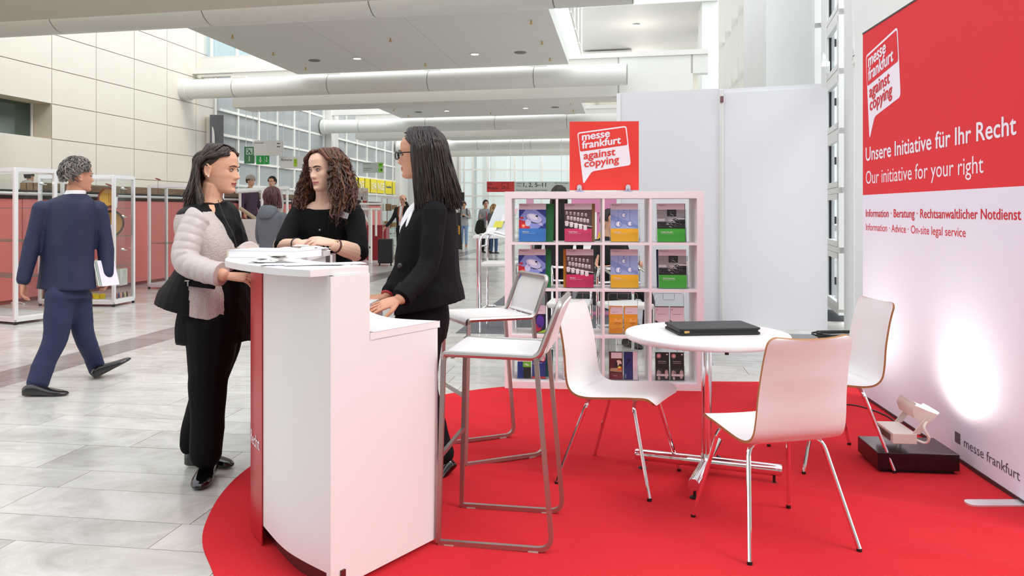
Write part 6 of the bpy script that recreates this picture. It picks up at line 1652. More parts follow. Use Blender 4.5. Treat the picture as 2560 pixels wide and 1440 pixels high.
# =============== woman on the right: black blazer, long straight hair, glasses
def woman_right():
    yaw = math.radians(-97); r = person_root('woman with glasses and long straight hair in a black blazer at the counter', (-.4, 3.97, 0))
    hc = P(1047, 386, 3.95); s = 1.02; M = headM(hc, math.radians(-97), math.radians(3))
    ls_, le_, lw = P(1086, 528, 3.80), P(1066, 672, 3.72), P(1000, 748, 3.58)
    rs_, re_, rw = P(1062, 528, 4.14), P(1012, 665, 4.12), P(967, 742, 3.96)
    b = MB(); head_shape(b, M, s)
    limb(b, [P(1060, 430, 3.97), P(1066, 462, 3.97), P(1072, 500, 3.97)], [.054, .053, .07])
    torso(b, [(P(1074, 500, 3.97), .09, .065), (P(1078, 530, 3.97), .14, .09), (P(1072, 620, 3.97), .12, .10), (P(1064, 760, 3.97), .14, .12)], yaw)
    arm_skin(b, [ls_, le_], [.042, .038]); arm_skin(b, [le_, lw], [.038, .028]); arm_skin(b, [rs_, re_, rw], [.042, .036, .026])
    hand(b, lw, (-.90, -.16, -.28), (-.15, -.55, .85), -1, (.06, .08, .10, .12), s=.95, thumb=(.7, .3), spread=.10)
    hand(b, rw, (-1, -.05, -.10), (-.1, -.3, .95), 1, (.10, .14, .18, .2), s=.93)
    kn = P(1045, 1000, 3.92); an = P(1112, 1165, 3.98)
    limb(b, [P(1062, 800, 3.88), kn, P(1050, 1160, 3.85)], [.08, .055, .04]); limb(b, [P(1062, 800, 4.06), P(1060, 980, 4.02), an], [.08, .055, .04])
    vox(b, 'body', r, [skin_mat('skin_fair_c', '#D39C80'), mat('lips_c', '#B0605C', .4)], .0033, 1, region=lips_region(M, s))
    face_bits(r, M, s, mat('brow_brown', '#33201A', .8))
    # white shirt
    t = MB(); torso(t, [(P(1060, 506, 3.97), .07, .05), (P(1052, 530, 3.97), .10, .075), (P(1048, 580, 3.97), .12, .097), (P(1056, 660, 3.97), .12, .09)], yaw); vox(t, 'shirt', r, mat('white_shirt', '#EDEBEE', .7), .008, 3)
    bz = mat('black_blazer', '#0C0B0F', spec=.18, rough=.75, bump=.15, bscale=260)
    j = MB(); torso(j, [(P(1086, 500, 3.97), .085, .06), (P(1086, 512, 3.97), .145, .085), (P(1085, 530, 3.97), .185, .11), (P(1074, 575, 3.97), .195, .143), (P(1067, 640, 3.97), .185, .158), (P(1068, 690, 3.97), .18, .166), (P(1074, 730, 3.97), .19, .170, -.1), (P(1075, 768, 3.97), .195, .180, -.22)], yaw)
    limb(j, [ls_, ls_.lerp(le_, .5)+V((.01, 0, 0)), le_, lw.lerp(le_, .12)], [.066, .060, .056, .047]); limb(j, [rs_, re_, rw.lerp(re_, .12)], [.066, .056, .045])
    vox(j, 'blazer', r, bz, .006, 3, wrinkle=(0.022, 11, (1, 1, .8)))
    m = MB(); a_ = lw.lerp(le_, .10); d = (lw-le_).normalized(); m.tube([a_-d*.045, a_-d*.04, a_+d*.012, a_+d*.014], [.044, .053, .050, .042], 22); m.build('cuff', bz, r)
    lap = [P(1048, 512, 3.83), P(1035, 560, 3.82), P(1022, 610, 3.82), P(1015, 655, 3.83)]
    m = MB(); m.tube(catmull(lap, 5), [.012+.014*math.sin(PI*k/15) for k in range(16)], 8, flat=.35); m.build('lapel', bz, r)
    m = MB(); m.tube(catmull([P(1036, 520, 3.85), P(1022, 556, 3.83), P(1014, 592, 3.83)], 5), [.002, .007, .010, .012, .013, .013, .012, .010, .007, .004, .001], 8); m.build('shirt_edge', mat('white_shirt', '#EDEBEE', .7), r)
    m = MB(); m.ell(P(1000, 664, 3.80), (.013, .008, .013), 12, 6); m.build('button', mat('button_dark', '#3C3A40', .4), r)
    m = MB(); d = (rw-re_).normalized(); u = d.cross(V((0, 0, 1))).normalized(); v_ = d.cross(u); c = rw-d*.01; m.tube([c+u*.031*math.cos(a)+v_*.031*math.sin(a) for a in [2*PI*k/20 for k in range(20)]], .006, 8, closed=True); m.build('bracelet', mat('bracelet_red', '#C2373C', .5, bump=.6, bscale=200), r)
    t = MB(); torso(t, [(P(1060, 745, 3.97), .15, .12), (P(1056, 800, 3.97), .17, .14), (P(1052, 850, 3.97), .165, .13)], yaw)
    limb(t, [P(1052, 820, 3.89), kn, P(1050, 1165, 3.86)], [.115, .075, .062]); limb(t, [P(1056, 820, 4.06), P(1062, 980, 4.03), P(1108, 1140, 3.98)], [.115, .075, .064])
    vox(t, 'trousers', r, mat('navy_black', '#08090D', spec=.18, rough=.75), .009, 3, wrinkle=(0.022, 9, (1, 1, .4)))
    pat = mat('patent_leather', '#08080A', .08, spec=.8)
    m = MB(); up = V((-.45, .1, .9)); shoe(m, P(1143, 1165, 3.99), (-.62, -.42, -.52), .22, .043, .075, up=(-.5, 0, .85)); vox(m, 'shoe', r, pat, .006, 2)
    m = MB(); shoe(m, V((-.42, 3.86, .008)), (-1, .1, 0), .25, .043, .075); m.build('shoe', pat, r)
    # glasses
    gl = mat('glasses_black', '#0A0A0C', .2)
    G = MB()
    for sd in (-1, 1):
        c = V((sd*.033, -.106, -.002)); q = rrect(.050, .036, .012, 4); G.tube([c+V((x, abs(x)*.12, z)) for x, z in q], .0028, 6, closed=True)
        G.tube([V((sd*.058, -.102, .010)), V((sd*.074, -.06, .008)), V((sd*.082, .01, .006))], .0030, 6)
    G.tube([V((-.010, -.108, .003)), V((0, -.112, .005)), V((.010, -.108, .003))], .0025, 6)
    G.tf(M@Matrix.Scale(s, 4)); g_ = G.build('glasses', gl, r)
    L2 = MB()
    for sd in (-1, 1): L2.add([(M@Matrix.Scale(s, 4))@V((sd*.033+x, -.106+abs(x)*.12, z-.002)) for x, z in rrect(.046, .032, .011, 4)], [tuple(range(20))])
    L2.build('lens', clear, g_, smooth=0)
    # long straight hair
    hm = hair_mat('hair_auburn_black', '#0F0A0B', '#34201F', .32)
    random.seed(55); h = cap_hair(M, s, 50, 118, .012)
    Mi = M.to_3x3()
    for i in range(880):
        az = random.choice([-1, 1])*random.uniform(30, 180); side = 1 if az > 0 else -1
        part = V((-side*.013, random.uniform(-.066, .05), .110)); pts = [M@(part*s)]
        azb = az if abs(az) > 84 else side*random.uniform(84, 100)
        for u in range(1, 6):
            f = u/5; a_ = az+(azb-az)*f; pts.append(M@(scalp(a_, 14+(86-14)*f, .013+.014*random.random()+.012*f)*s))
        e = pts[-1]; back = max(0, (abs(azb)-70)/110)
        L_ = random.uniform(.25, .325) if back > .25 else random.uniform(.27, .36)
        push = Mi@V((side*.014, .075*back+.004, 0))
        for u in (1, 2, 3, 4): 
            f = u/4; pts.append(e+push*f**1.1+V((0, 0, -L_*f))+V((random.uniform(-.004, .004), random.uniform(-.004, .004), 0)))
        cp = catmull(pts, 3); N = len(cp); r0 = random.uniform(.0020, .0044)
        h.tube(cp, [r0*(.5+.7*min(1, k/5))*(1-.8*max(0, k/N-.75)/.25) for k in range(N)], 6)
    for side in (-1, 1):
        for k in range(14):
            az = side*(80+k*7); e = M@(scalp(az, 84, .010)*s); bk = max(0, (abs(az)-70)/110); pts = [M@(scalp(az, 40, .008)*s), e, e+V((0, 0, -.12))+Mi@V((0, .05*bk, 0)), e+V((0, 0, -.2))+Mi@V((0, .06*bk, 0))]
            h.tube(catmull(pts, 4), [.015]*7+[.013, .011, .009, .006, .004, .001], 6)
    h.build('hair', hm, r, smooth=80)
    return r
woman_right()

# =============== walking man in the navy suit
def man():
    yaw = math.radians(160); r = person_root('grey-haired man in a navy suit walking past with papers in hand', (-3.45, 6.0, 0))
    Y = 6.05; hc = P(196, 440, Y); s = 1.04; M = headM(hc, math.radians(142), 0)
    ls_, le_, lw = P(103, 520, 6.0), P(78, 620, 5.95), P(57, 706, 5.90)
    rs_, re_, rw = P(243, 520, 6.10), P(262, 615, 6.15), P(266, 690, 6.12)
    b = MB(); head_shape(b, M, s, nose=1.05)
    limb(b, [P(190, 465, Y), P(186, 490, Y), P(180, 510, Y)], [.062, .062, .08])
    torso(b, [(P(182, 492, Y), .09, .07), (P(176, 515, Y), .16, .09), (P(170, 600, Y), .15, .10), (P(168, 720, Y), .15, .11)], yaw)
    arm_skin(b, [ls_, le_, lw], [.05, .045, .034]); arm_skin(b, [rs_, re_, rw], [.05, .045, .034])
    hand(b, lw+V((0, 0, .0)), (-.12, .1, -1), (-.9, -.45, 0), 1, (.45, .5, .55, .6), s=1.0)
    hand(b, rw+V((0, 0, .01)), (-.05, .15, -1), (.9, .2, .1), -1, (.6, .6, .6, .65), s=1.0)
    lk, la = P(137, 850, 5.92), P(92, 965, 5.80); rk, ra = P(210, 835, 6.15), P(250, 925, 6.36)
    limb(b, [P(160, 730, 6.0), lk, la], [.08, .055, .042]); limb(b, [P(190, 730, 6.1), rk, P(232, 890, 6.30), P(243, 920, 6.35)], [.08, .055, .045, .042])
    vox(b, 'body', r, [skin_mat('skin_man', '#C99178'), mat('lips', '#A9605A', .45)], .0045, 1, region=lips_region(M, s))
    face_bits(r, M, s, mat('brow_grey', '#6A625C', .8))
    suit = mat('navy_suit', '#1A2142', .7, bump=.2, bscale=260)
    t = MB(); torso(t, [(P(190, 476, Y), .066, .066), (P(187, 490, Y), .074, .074)], yaw); vox(t, 'shirt_collar', r, mat('white_shirt', '#EDEBEE', .7), .006, 1)
    j = MB(); torso(j, [(P(188, 484, Y), .075, .07), (P(182, 493, Y), .15, .09), (P(174, 508, Y), .215, .115), (P(170, 545, Y), .232, .130), (P(168, 600, Y), .222, .135), (P(168, 650, Y), .218, .135), (P(166, 700, Y), .235, .145), (P(165, 722, Y), .245, .150)], yaw, e=2.5)
    limb(j, [ls_+V((.01, 0, 0)), le_, lw.lerp(le_, .05)], [.075, .062, .053]); limb(j, [rs_, re_, rw.lerp(re_, .08)], [.075, .064, .053])
    vox(j, 'suit_jacket', r, suit, .009, 3, wrinkle=(0.025, 8, (1, 1, .7)))
    for k in range(3):
        m = MB(); m.ell(P(271, 672+8*k, 6.10), (.007, .006, .007), 8, 5); m.build('sleeve_button', mat('button_navy', '#3A3F58', .4), r)
    t = MB(); torso(t, [(P(166, 700, 6.03), .17, .12), (P(168, 745, 6.03), .175, .13)], yaw)
    limb(t, [P(155, 735, 5.98), lk.lerp(P(155, 735, 5.98), .5), lk, P(112, 905, 5.87), P(93, 960, 5.81)], [.115, .105, .088, .08, .078]); limb(t, [P(192, 740, 6.10), rk, P(232, 890, 6.30), P(244, 925, 6.35)], [.11, .082, .07, .066])
    vox(t, 'trousers', r, mat('navy_trousers', '#1B2448', .75, bump=.2, bscale=220), .010, 3, wrinkle=(0.029, 8, (1, 1, .5)))
    bl = mat('black_leather_shoe', '#120F10', .2, spec=.7)
    m = MB(); shoe(m, V(P(47, 1002, 5.62).xy.to_3d())+V((0, .05, .004)), (1, .1, 0), .315, .05, .085); vox(m, 'shoe', r, bl, .007, 2)
    m = MB(); a = P(236, 948, 6.24); a.z = .004; shoe(m, a, (.72, .5, .42), .30, .05, .085, up=(-.35, -.2, .9)); vox(m, 'shoe', r, bl, .007, 2)
    # hair: wavy grey
    hm = hair_mat('hair_grey', '#3A3638', '#A09890', .6)
    random.seed(8); h = cap_hair(M, s, 50, 122, .018)
    for i in range(420):
        az = random.uniform(-180, 180); lim = 50 if abs(az) < 55 else (88 if abs(az) < 100 else 124); p0 = random.uniform(0, lim-14); p1 = min(lim, p0+random.uniform(18, 40))
        dz = random.uniform(-14, 14); g0 = random.uniform(.016, .030); pts = [M@(scalp(az+dz*math.sin(u*1.1), p0+(p1-p0)*u/4, g0+.004*math.sin(u*1.6+i))*s) for u in range(5)]
        h.tube(catmull(pts, 2), [.0055*(1-.5*abs(u-4)/4) for u in range(9)], 5)
    h.build('hair', hm, r, smooth=80)
    # papers in the right hand: a thing of its own
    mg = thing('magazine', 'rolled magazine and papers carried in the man\'s right hand', 'magazine', P(245, 685, 6.1))
    for k, (off, c) in enumerate(((0, '#E8EBE6'), (.016, '#C9D6CC'), (.030, '#E4DCEC'))):
        m = MB(); c0 = P(232+off*300, 652, 6.05); c1_ = P(246+off*300, 716, 6.02); m.slab([c0, c0+V((.05, .16, .0)), c1_+V((.05, .16, 0)), c1_], (1, -.3, 0), .006); m.build('page_sheet', mat('mag_%d' % k, c, .5), mg, smooth=0)
    return r
man()
# ================================================================ BACKGROUND PEOPLE AND THINGS
random.seed(99)
# showcases
def showcase(label, ax, ay, bx, by, dep, h, shelves, hinge=False, grp='glass display cases'):
    A_ = V((ax, ay, 0)); B2 = V((bx, by, 0)); u = (B2-A_).normalized(); n = V((-u.y, u.x, 0)); L_ = (B2-A_).length
    t = thing('display_case', label, 'display case', A_, group=grp)
    def q(a, b, z): return A_+u*a+n*b+V((0, 0, z))
    fr = mat('case_frame', (.80, .79, .80), .3, .5)
    for a in (0, L_):
        for b in (0, dep):
            m = MB(); m.box(q(a, b, h/2+.03), (.045, .045, h-.06), math.atan2(u.y, u.x)); m.build('post', fr, t, smooth=0, bevel=.006)
            m = MB(); m.cyl(q(a, b, 0), q(a, b, .035), .02, 8); m.build('foot', black_pl, t)
    for z in (.06, h-.02):
        m = MB()
        for b in (0, dep): m.box(q(L_/2, b, z), (L_, .04, .05), math.atan2(u.y, u.x))
        for a in (0, L_): m.box(q(a, dep/2, z), (.04, dep, .05), math.atan2(u.y, u.x))
        m.build('rim', fr, t, smooth=0)
    m = MB(); m.slab([q(0, 0, .08), q(L_, 0, .08), q(L_, dep, .08), q(0, dep, .08)], (0, 0, 1), .02); m.build('case_floor', mat('case_floor', '#DEDCDC', .4), t, smooth=0)
    for (p0, p1) in (((0, 0), (L_, 0)), ((L_, 0), (L_, dep)), ((0, 0), (0, dep)), ((0, dep), (L_, dep))):
        a0, a1 = q(*p0, 0), q(*p1, 0); nn2 = (a1-a0).normalized().cross(V((0, 0, 1)))
        m = MB(); m.slab([a0+V((0, 0, .1)), a1+V((0, 0, .1)), a1+V((0, 0, h-.05)), a0+V((0, 0, h-.05))], nn2, .006); m.build('glass_pane', glass, t, smooth=0)
    for z in shelves:
        m = MB(); m.slab([q(.02, .02, z), q(L_-.02, .02, z), q(L_-.02, dep-.02, z), q(.02, dep-.02, z)], (0, 0, 1), .008); m.build('glass_shelf', glass_mat('shelf_glass', (.75, .88, .82), opac=.15, ocol=(.3, .4, .37)), t, smooth=0)
    gl = mat('spot_glow', '#FFE0A8', .5, emit=(1, .8, .5), estr=14)
    for (a, b, z) in ((L_-.06, dep-.06, h*.9), (L_-.06, dep-.06, h*.68), (L_-.06, dep-.06, h*.42)):
        m = MB(); m.tube([q(a, b, z), q(a-.03, b-.03, z)], .006, 6); m.lathe([(.006, 0), (.03, .02), (.028, .03), (.01, .026)], q(a-.04, b-.04, z-.01), 12); s_ = m.build('spotlight', fr, t)
        m = MB(); m.ell(q(a-.04, b-.04, z+.018), (.016, .016, .01), 10, 6); m.build('spot_bulb', gl, s_)
    return t, q
a0 = P(101, 765, 11.06); b0 = P(284, 767, 10.96)
cs, q2 = showcase('glass display case with ornate plates and boxes, behind the walking man', -6.69, 11.06, -5.60, 10.97, .48, 1.85, (.55, .98, 1.38))
c1_, q1 = showcase('empty glass display case cut off by the left edge', -7.0, 9.7, -5.87, 9.22, .50, 1.86, (1.38, .98, .55))
c3_, q3 = showcase('glass display case farther back, beside the woman in the beige jacket', -6.28, 13.5, -5.2, 13.3, .48, 1.80, (.78,))
# contents of the middle case
orn = lambda nm, c: mat(nm, c, .45, var=.55, vscale=70)
for (a, z, r_, c, lb) in ((.86, 1.54, .145, '#7A3A22', 'round red and green ornate plate on the top glass shelf'), (.90, 1.16, .20, '#4E2E1E', 'large dark mosaic plate on the second glass shelf'), (.62, 1.13, .12, '#A58A4A', 'small gilt plate half hidden behind the man')):
    c_ = q2(a, .25, z); m = MB(); m.lathe([(.01, .0), (r_*.35, .004), (r_*.7, .0), (r_, .02), (r_, .026), (r_*.7, .008), (.01, .008)], (0, 0, 0), 36)
    m.tf(Matrix.Translation(c_)@Matrix.Rotation(PI/2-.15, 4, 'X')); pl = thing('ornate_plate', lb, 'plate', c_); m.build('plate_body', orn('ornate_'+c[1:].lower(), c), pl)
    m = MB(); m.lathe([(r_*.30, .010), (r_*.42, .012), (r_*.42, .008), (r_*.3, .007)], (0, 0, 0), 30); m.lathe([(r_*.78, .014), (r_*.84, .019), (r_*.84, .012), (r_*.78, .009)], (0, 0, 0), 30); m.tf(Matrix.Translation(c_)@Matrix.Rotation(PI/2-.15, 4, 'X')); m.build('plate_ring', mat('gilt', '#B98A3C', .35, .6), pl)
    m = MB(); m.tube([c_+V((-.05, .02, -r_+.0)), c_+V((0, .06, -r_+.01)), c_+V((.05, .02, -r_))], .005, 6); m.build('plate_stand', black_pl, pl)
cards = ((.99, 1.39, 'white price card on the top glass shelf'), (.95, .99, 'white price card on the second glass shelf'), (.93, .56, 'white price card on the third glass shelf'))
for (a, z, lb) in cards:
    m = MB(); m.slab([q2(a, .12, z), q2(a+.075, .12, z), q2(a+.075, .14, z+.16), q2(a, .14, z+.16)], (0, 1, 0), .004)
    pcard = thing('price_card', lb, 'card', q2(a, .12, z)); m.build('card', mat('card_white', '#E4E8F0', .6), pcard, smooth=0)
    m = MB(); m.slab([q2(a+.02, .125, z+.05), q2(a+.055, .125, z+.05), q2(a+.055, .13, z+.075), q2(a+.02, .13, z+.075)], (0, -1, 0), .006); m.build('card_print', mat('card_blue', '#3A5E9E', .5), pcard, smooth=0)
vials = [('#D8C02A', '#B3242A'), ('#D8C02A', '#2E6E3A'), ('#D8C02A', '#2A3E8E'), ('#E0CC3A', '#C9C2B4'), ('#8A2A2A', '#D8C02A')]
for k in range(7):
    c = q2(.50+.085*k, .12, .558); b = thing('paint_vial', 'small %s boxed vial on the third glass shelf' % ('yellow',), 'vial', c, group='yellow vials on the third glass shelf')
    m = MB(); m.box(c+V((0, 0, .03)), (.035, .035, .06)); m.build('vial_box', mat('vial_yellow', '#D8C02A', .5), b, smooth=0); m = MB(); m.cyl(c+V((0, 0, .06)), c+V((0, 0, .10)), .012, 10); m.build('vial_cap', mat('vial_cap_%d' % (k % 4), ['#B3242A', '#2E6E3A', '#2A3E8E', '#C9C2B4'][k % 4], .4), b)
for k in range(4):
    for j, z in ((0, 1.39), (1, .99)):
        if k < 2 or j: 
            c = q2(.72+.06*k, .10, z); m = MB(); m.lathe([(.018, 0), (.018, .05), (.008, .06), (.008, .08)], c, 10); tag(m.build('small_bottle', mat('bottle_%d' % (k % 3), ['#B34A3A', '#E0C8A0', '#6E2E3A'][k % 3], .3)), 'small coloured bottle on a glass shelf of the middle display case', 'bottle', 'little bottles in the display case')
for k, (a, b, w_, h_, lb) in enumerate(((.62, .22, .30, .20, 'pale marble block in the display case, left and lower'), (.86, .20, .42, .24, 'pale marble block in the display case, right'))):
    m = MB(); m.box(q2(a+.02, b+.04, .1+.26+h_/2-.08), (w_, .2, h_)); tag(m.build('marble_block', marble_l, smooth=0, bevel=.004), lb, 'block')
cols = ['#E2C21E', '#D9B81A', '#EAD23A', '#C8D23A', '#E0683A', '#D9C83A']
for k in range(16):
    a = .06+.062*(k % 14); z = .101+.055*(k//14); m = MB(); m.box(q2(a, .07+.03*(k % 3), z+.025+.01*(k % 2)), (.055, .05, .05+.02*(k % 2)), random.uniform(-.3, .3)); tag(m.build('paint_box', mat('pbox_%d' % (k % 6), cols[k % 6], .5), smooth=0, bevel=.002), 'small yellow carton on the floor of the middle display case', 'box', 'cartons on the floor of the middle display case')
ccs = ['#5E2A3A', '#6E7A3A', '#8A2E2E', '#2E3E6E', '#D89A8A', '#4A2A4A', '#C8B080', '#3A2E2E']
for k in range(8):
    c = q2(L_ if False else 1.04, .06+.05*k, .101); m = MB(); m.lathe([(.014, 0), (.016, .03), (.014, .05), (.006, .075)], c, 10); tag(m.build('colour_cone', mat('cone_%d' % k, ccs[k], .4)), 'small coloured wax cone in the row by the case side', 'cone', 'wax cones in the middle display case')
for k, (px, py) in enumerate(((395, 448), (272, 462))):
    c = P(px, py, 13.2 if k == 0 else 11.2); m = MB(); m.ell(c, (.055, .012, .012), 10, 6, Matrix.Rotation(.3, 3, 'Y')); m.cyl(c, c-V((0, 0, .25)), .003, 6); tag(m.build('bird_ornament', mat('ornament_red', '#8E3026', .5)), ['tiny red bird ornament on a stick in the far display case', 'tiny red bird ornament on a stick in the middle display case'][k], 'ornament')
m = MB(); m.tube([(p.x, p.y, .012) for p in catmull([P(0, 765, 11.2), P(20, 760, 11.3), P(47, 758, 11.4), P(60, 762, 11.2)], 5)], .012, 6); tag(m.build('floor_cable', steel_w), 'white cable on the floor between the two left display cases', 'cable')

# figures
figure('person in a dark jacket with a light hood behind the coral parapet', (P(73, 470, 15.2).x, 15.2, .62), 1.50, math.radians(165), '#141414', '#1A1A1A', hair=('#120C0A', '#2A1C16'), seated=False, hood='#B8B2AE', vx=.016)
def beanie(r, M, k, q, AP):
    m = MB(); vs = []; 
    for i in range(9):
        for j in range(24): vs.append(M@(scalp(15*j, 4+i*10, .036 if i < 8 else .020)*k))
    m.add(vs, [(i*24+j, i*24+(j+1) % 24, (i+1)*24+(j+1) % 24, (i+1)*24+j) for i in range(8) for j in range(24)]+[tuple(range(24))]); m.build('beanie', mat('beanie', '#A8A097', .9, bump=.6, bscale=60), r)
figure('person in a grey knitted beanie and plum jumper on the ramp', (P(626, 500, 18).x, 18.0, .43), 1.72, math.radians(60), '#4A3448', '#2A2A30', hair=('#2A1C16', '#4A3024'), extra=beanie, vx=.016)
figure('dark-haired man with glasses standing behind the ramp rail', (P(681, 500, 18.3).x, 18.3, .40), 1.74, math.radians(-10), '#C9C5C0', '#2A2A30', hair=('#120C0A', '#2A1C16'), vx=.016)
figure('woman with auburn bob in a grey hoodie seen from behind', (-2.68, 8.7, 0), 1.60, math.radians(150), '#55575E', '#24262C', hair=('#2A1216', '#5E2A26'), hairlen=.13, hood='#5C5E66', vx=.012, girth=1.05, armpts={-1: ((-.26, .06, 1.1), (-.12, .3, 1.05)), 1: ((.26, .06, 1.1), (.14, .3, 1.05))})
def phone_ear(r, M, k, q, AP):
    m = MB(); m.box(M@V((.085, 0, -.02)), (.02, .06, .11)); m.build('phone', black_pl, r, smooth=0)
    m = MB(); m.tube(catmull([q(-.05, .11, 1.46), q(-.06, .15, 1.3), q(0, .16, 1.1)], 4), .008, 5); m.tube(catmull([q(.05, .11, 1.46), q(.05, .15, 1.3), q(0, .16, 1.1)], 4), .008, 5); m.build('lanyard', mat('orange_strap', '#E0662A', .6), r)
    m = MB(); torso(m, [(q(0, .07, 1.47), .05, .05), (q(0, .1, 1.3), .055, .06), (q(0, .1, 1.0), .06, .055)], 0, n=12); m.build('shirt_front', mat('white_shirt', '#EDEBEE', .7), r)
figure('bald man in a black suit phoning and pulling a suitcase', (P(1008, 640, 19.0).x, 19.0, 0), 1.74, math.radians(-20), '#15151A', '#16161C', hair=('#C9B8A8', '#D8C8B8'), bald=True, extra=phone_ear, armpts={1: ((.28, .1, 1.28), (.14, .12, 1.56)), -1: ((-.26, .06, 1.16), (-.38, .16, .98))}, vx=.014)
sc_ = thing('suitcase', 'black wheeled suitcase with extended handle in the hall', 'suitcase', (P(968, 650, 20).x, 19.3, 0))
o_ = V((P(966, 650, 19.3).x, 19.2, 0))
m = MB(); m.box(o_+V((0, 0, .36)), (.36, .24, .60)); m.build('case_shell', mat('case_black', '#1B1C22', .35, bump=.4, bscale=30), sc_, smooth=30, bevel=.03)
m = MB(); 
for k in range(5): m.box(o_+V((-.12+.06*k, -.123, .36)), (.015, .008, .5))
m.build('rib', black_pl, sc_, smooth=0)
m = MB(); tube_path(m, [o_+V((-.08, .05, .64)), o_+V((-.08, .05, 1.02)), o_+V((.08, .05, 1.02)), o_+V((.08, .05, .64))], .010, .03); m.build('handle', alu, sc_)
for a in (-.14, .14):
    m = MB(); m.cyl(o_+V((a-.015, -.06, .03)), o_+V((a+.015, -.06, .03)), .03, 12); m.build('wheel', black_pl, sc_)
def backpack(r, M, k, q, AP):
    m = MB(); torso(m, [(q(0, -.2, 1.45), .12, .06), (q(0, -.22, 1.3), .16, .10), (q(0, -.2, 1.0), .15, .10)], math.radians(0), n=14); m.build('backpack', mat('backpack', '#2E3338', .8), r)
    for s_ in (-1, 1): m = MB(); m.tube(catmull([q(s_*.11, -.1, 1.5), q(s_*.12, .10, 1.45), q(s_*.13, .13, 1.3), q(s_*.18, .02, 1.12)], 4), .018, 6); m.build('strap', mat('strap_dark', '#23262B', .7), r)
    m = MB(); m.box(q(0, .30, 1.22), (.08, .02, .13), 0, Matrix.Rotation(-.6, 3, 'X')); m.build('phone', black_pl, r, smooth=0)
figure('red-haired man with a backpack looking at his phone in the far hall', (P(1160, 600, 29.5).x, 29.5, 0), 1.68, 0, '#A9AAAC', '#7E9CC0', hair=('#4A2A18', '#8A4E2C'), pitch=.45, arms='phone', extra=backpack, vx=.016, stride=.16, shoes='#B8682A')
def coat(r, M, k, q, AP):
    m = MB(); torso(m, [(q(-.28, .22, 1.12), .05, .05), (q(-.28, .22, 1.05), .13, .08), (q(-.3, .2, .75), .16, .10), (q(-.28, .2, .62), .10, .06)], 0, n=14); vox(m, 'carried_coat', r, mat('coat_green', '#2C2F26', .9), .02, 2, wrinkle=(.04, 9, (1, 1, .5)))
figure('dark-haired man carrying an olive coat in the far hall', (P(1214, 630, 25.2).x, 25.2, 0), 1.68, math.radians(25), '#9A9CA0', '#14151A', hair=('#140E0C', '#2E201A'), arms='phone', extra=coat, vx=.018)
def ponytail(r, M, k, q, AP):
    m = MB(); m.tube(catmull([M@V((0, .12, .04)), M@V((0, .17, .01)), M@V((0, .18, -.08)), M@V((.01, .16, -.2))], 4), [.02, .03, .035, .038, .038, .038, .036, .034, .03, .028, .022, .016, .008], 8); m.build('ponytail', hair_mat('hair_8a6038', '#8A6038', '#C49A62', .5), r)
    m = MB(); c = q(.26, -.02, .98); m.box(c, (.05, .28, .34)); b = m.build('tote_bag', mat('tote_white', '#E6DCDC', .7, var=.4, vscale=40), r, smooth=0); m = MB(); m.tube(catmull([c+V((0, -.1, .16)), c+V((-.03, -.06, .45)), c+V((0, .08, .16))], 5), .012, 6); m.build('bag_strap', mat('strap_red', '#C8384A', .6), b)
figure('woman with blonde ponytail, grey coat and white tote bag in the far hall', (P(1234, 630, 24.6).x, 24.6, 0), 1.55, math.radians(150), '#6E7278', '#3A5478', hair=('#8A6038', '#C49A62'), extra=ponytail, vx=.018)
figure('woman in black with long dark hair behind the top row of brochures', (.50, 8.3, 0), 1.60, math.radians(-175), '#0F0F12', '#121216', hair=('#120C0C', '#2E2020'), hairlen=.26, vx=.014)
figure('person in black sitting at the table of the stand behind the shelf', (1.02, 8.15, 0), 1.72, math.radians(35), '#0F0F12', '#121216', hair=('#120C0C', '#2E2020'), seated=True, vx=.014, armpts={-1: ((-.26, .05, .76), (-.12, .3, .80)), 1: ((.26, .05, .76), (.14, .3, .80))})

# neighbouring stand: white high table, chrome stools, white chairs, bottle
def nb_table(label, x, y, w_, d_, h):
    t = thing('high_table', label, 'table', (x, y, 0)); m = MB(); m.box((x, y, h-.015), (w_, d_, .03)); m.build('tabletop', white_lam, t, smooth=0, bevel=.004)
    for s_ in (-1, 1):
        for q_ in (-1, 1): m = MB(); m.cyl((x+s_*(w_/2-.06), y+q_*(d_/2-.06), 0), (x+s_*(w_/2-.06), y+q_*(d_/2-.06), h-.03), .018, 10); m.build('leg', chrome, t)
    return t
nb_table('white table with chrome legs left of the brochure shelf', -.08, 9.9, .80, .7, 1.04)
nb_table('white table behind the middle of the brochure shelf', .95, 9.6, .95, .7, .90)
def tube_chair(label, x, y, rz, h=.75):
    t = thing('tube_chair', label, 'chair', (x, y, 0.006), rz, local=True, group='chrome chairs on the neighbouring stand')
    m = MB(); m.box((0, 0, h), (.40, .40, .05)); m.build('seat', mat('cushion_white', '#DCDAD8', .6), t, smooth=0, bevel=.015)
    for s_ in (-1, 1):
        m = MB(); tube_path(m, [(s_*.19, -.2, 0), (s_*.19, -.2, h), ], .012, 0); m.build('leg', chrome, t)
        m = MB(); tube_path(m, [(s_*.19, .2, 0), (s_*.19, .2, h+.28), (s_*.19, .14, h+.36), (s_*.19, -.1, h+.30)], .014, .06); m.build('leg', chrome, t)
    m = MB(); m.tube([(-.19, .2, h+.33), (.19, .2, h+.33)], .014, 8); m.tube([(-.19, .2, h+.2), (.19, .2, h+.2)], .010, 8); m.build('back_bar', chrome, t)
    m = MB(); m.tube([(-.19, -.2, .25), (.19, -.2, .25), (.19, .2, .25), (-.19, .2, .25)], .009, 6, closed=True); m.build('foot_ring', chrome, t)
    return t
tube_chair('chrome framed high chair with white seat left of the brochure shelf', -.12, 8.75, math.radians(80))
tube_chair('chrome framed chair visible through the lower shelf cells', .55, 7.45, math.radians(-10), .46)
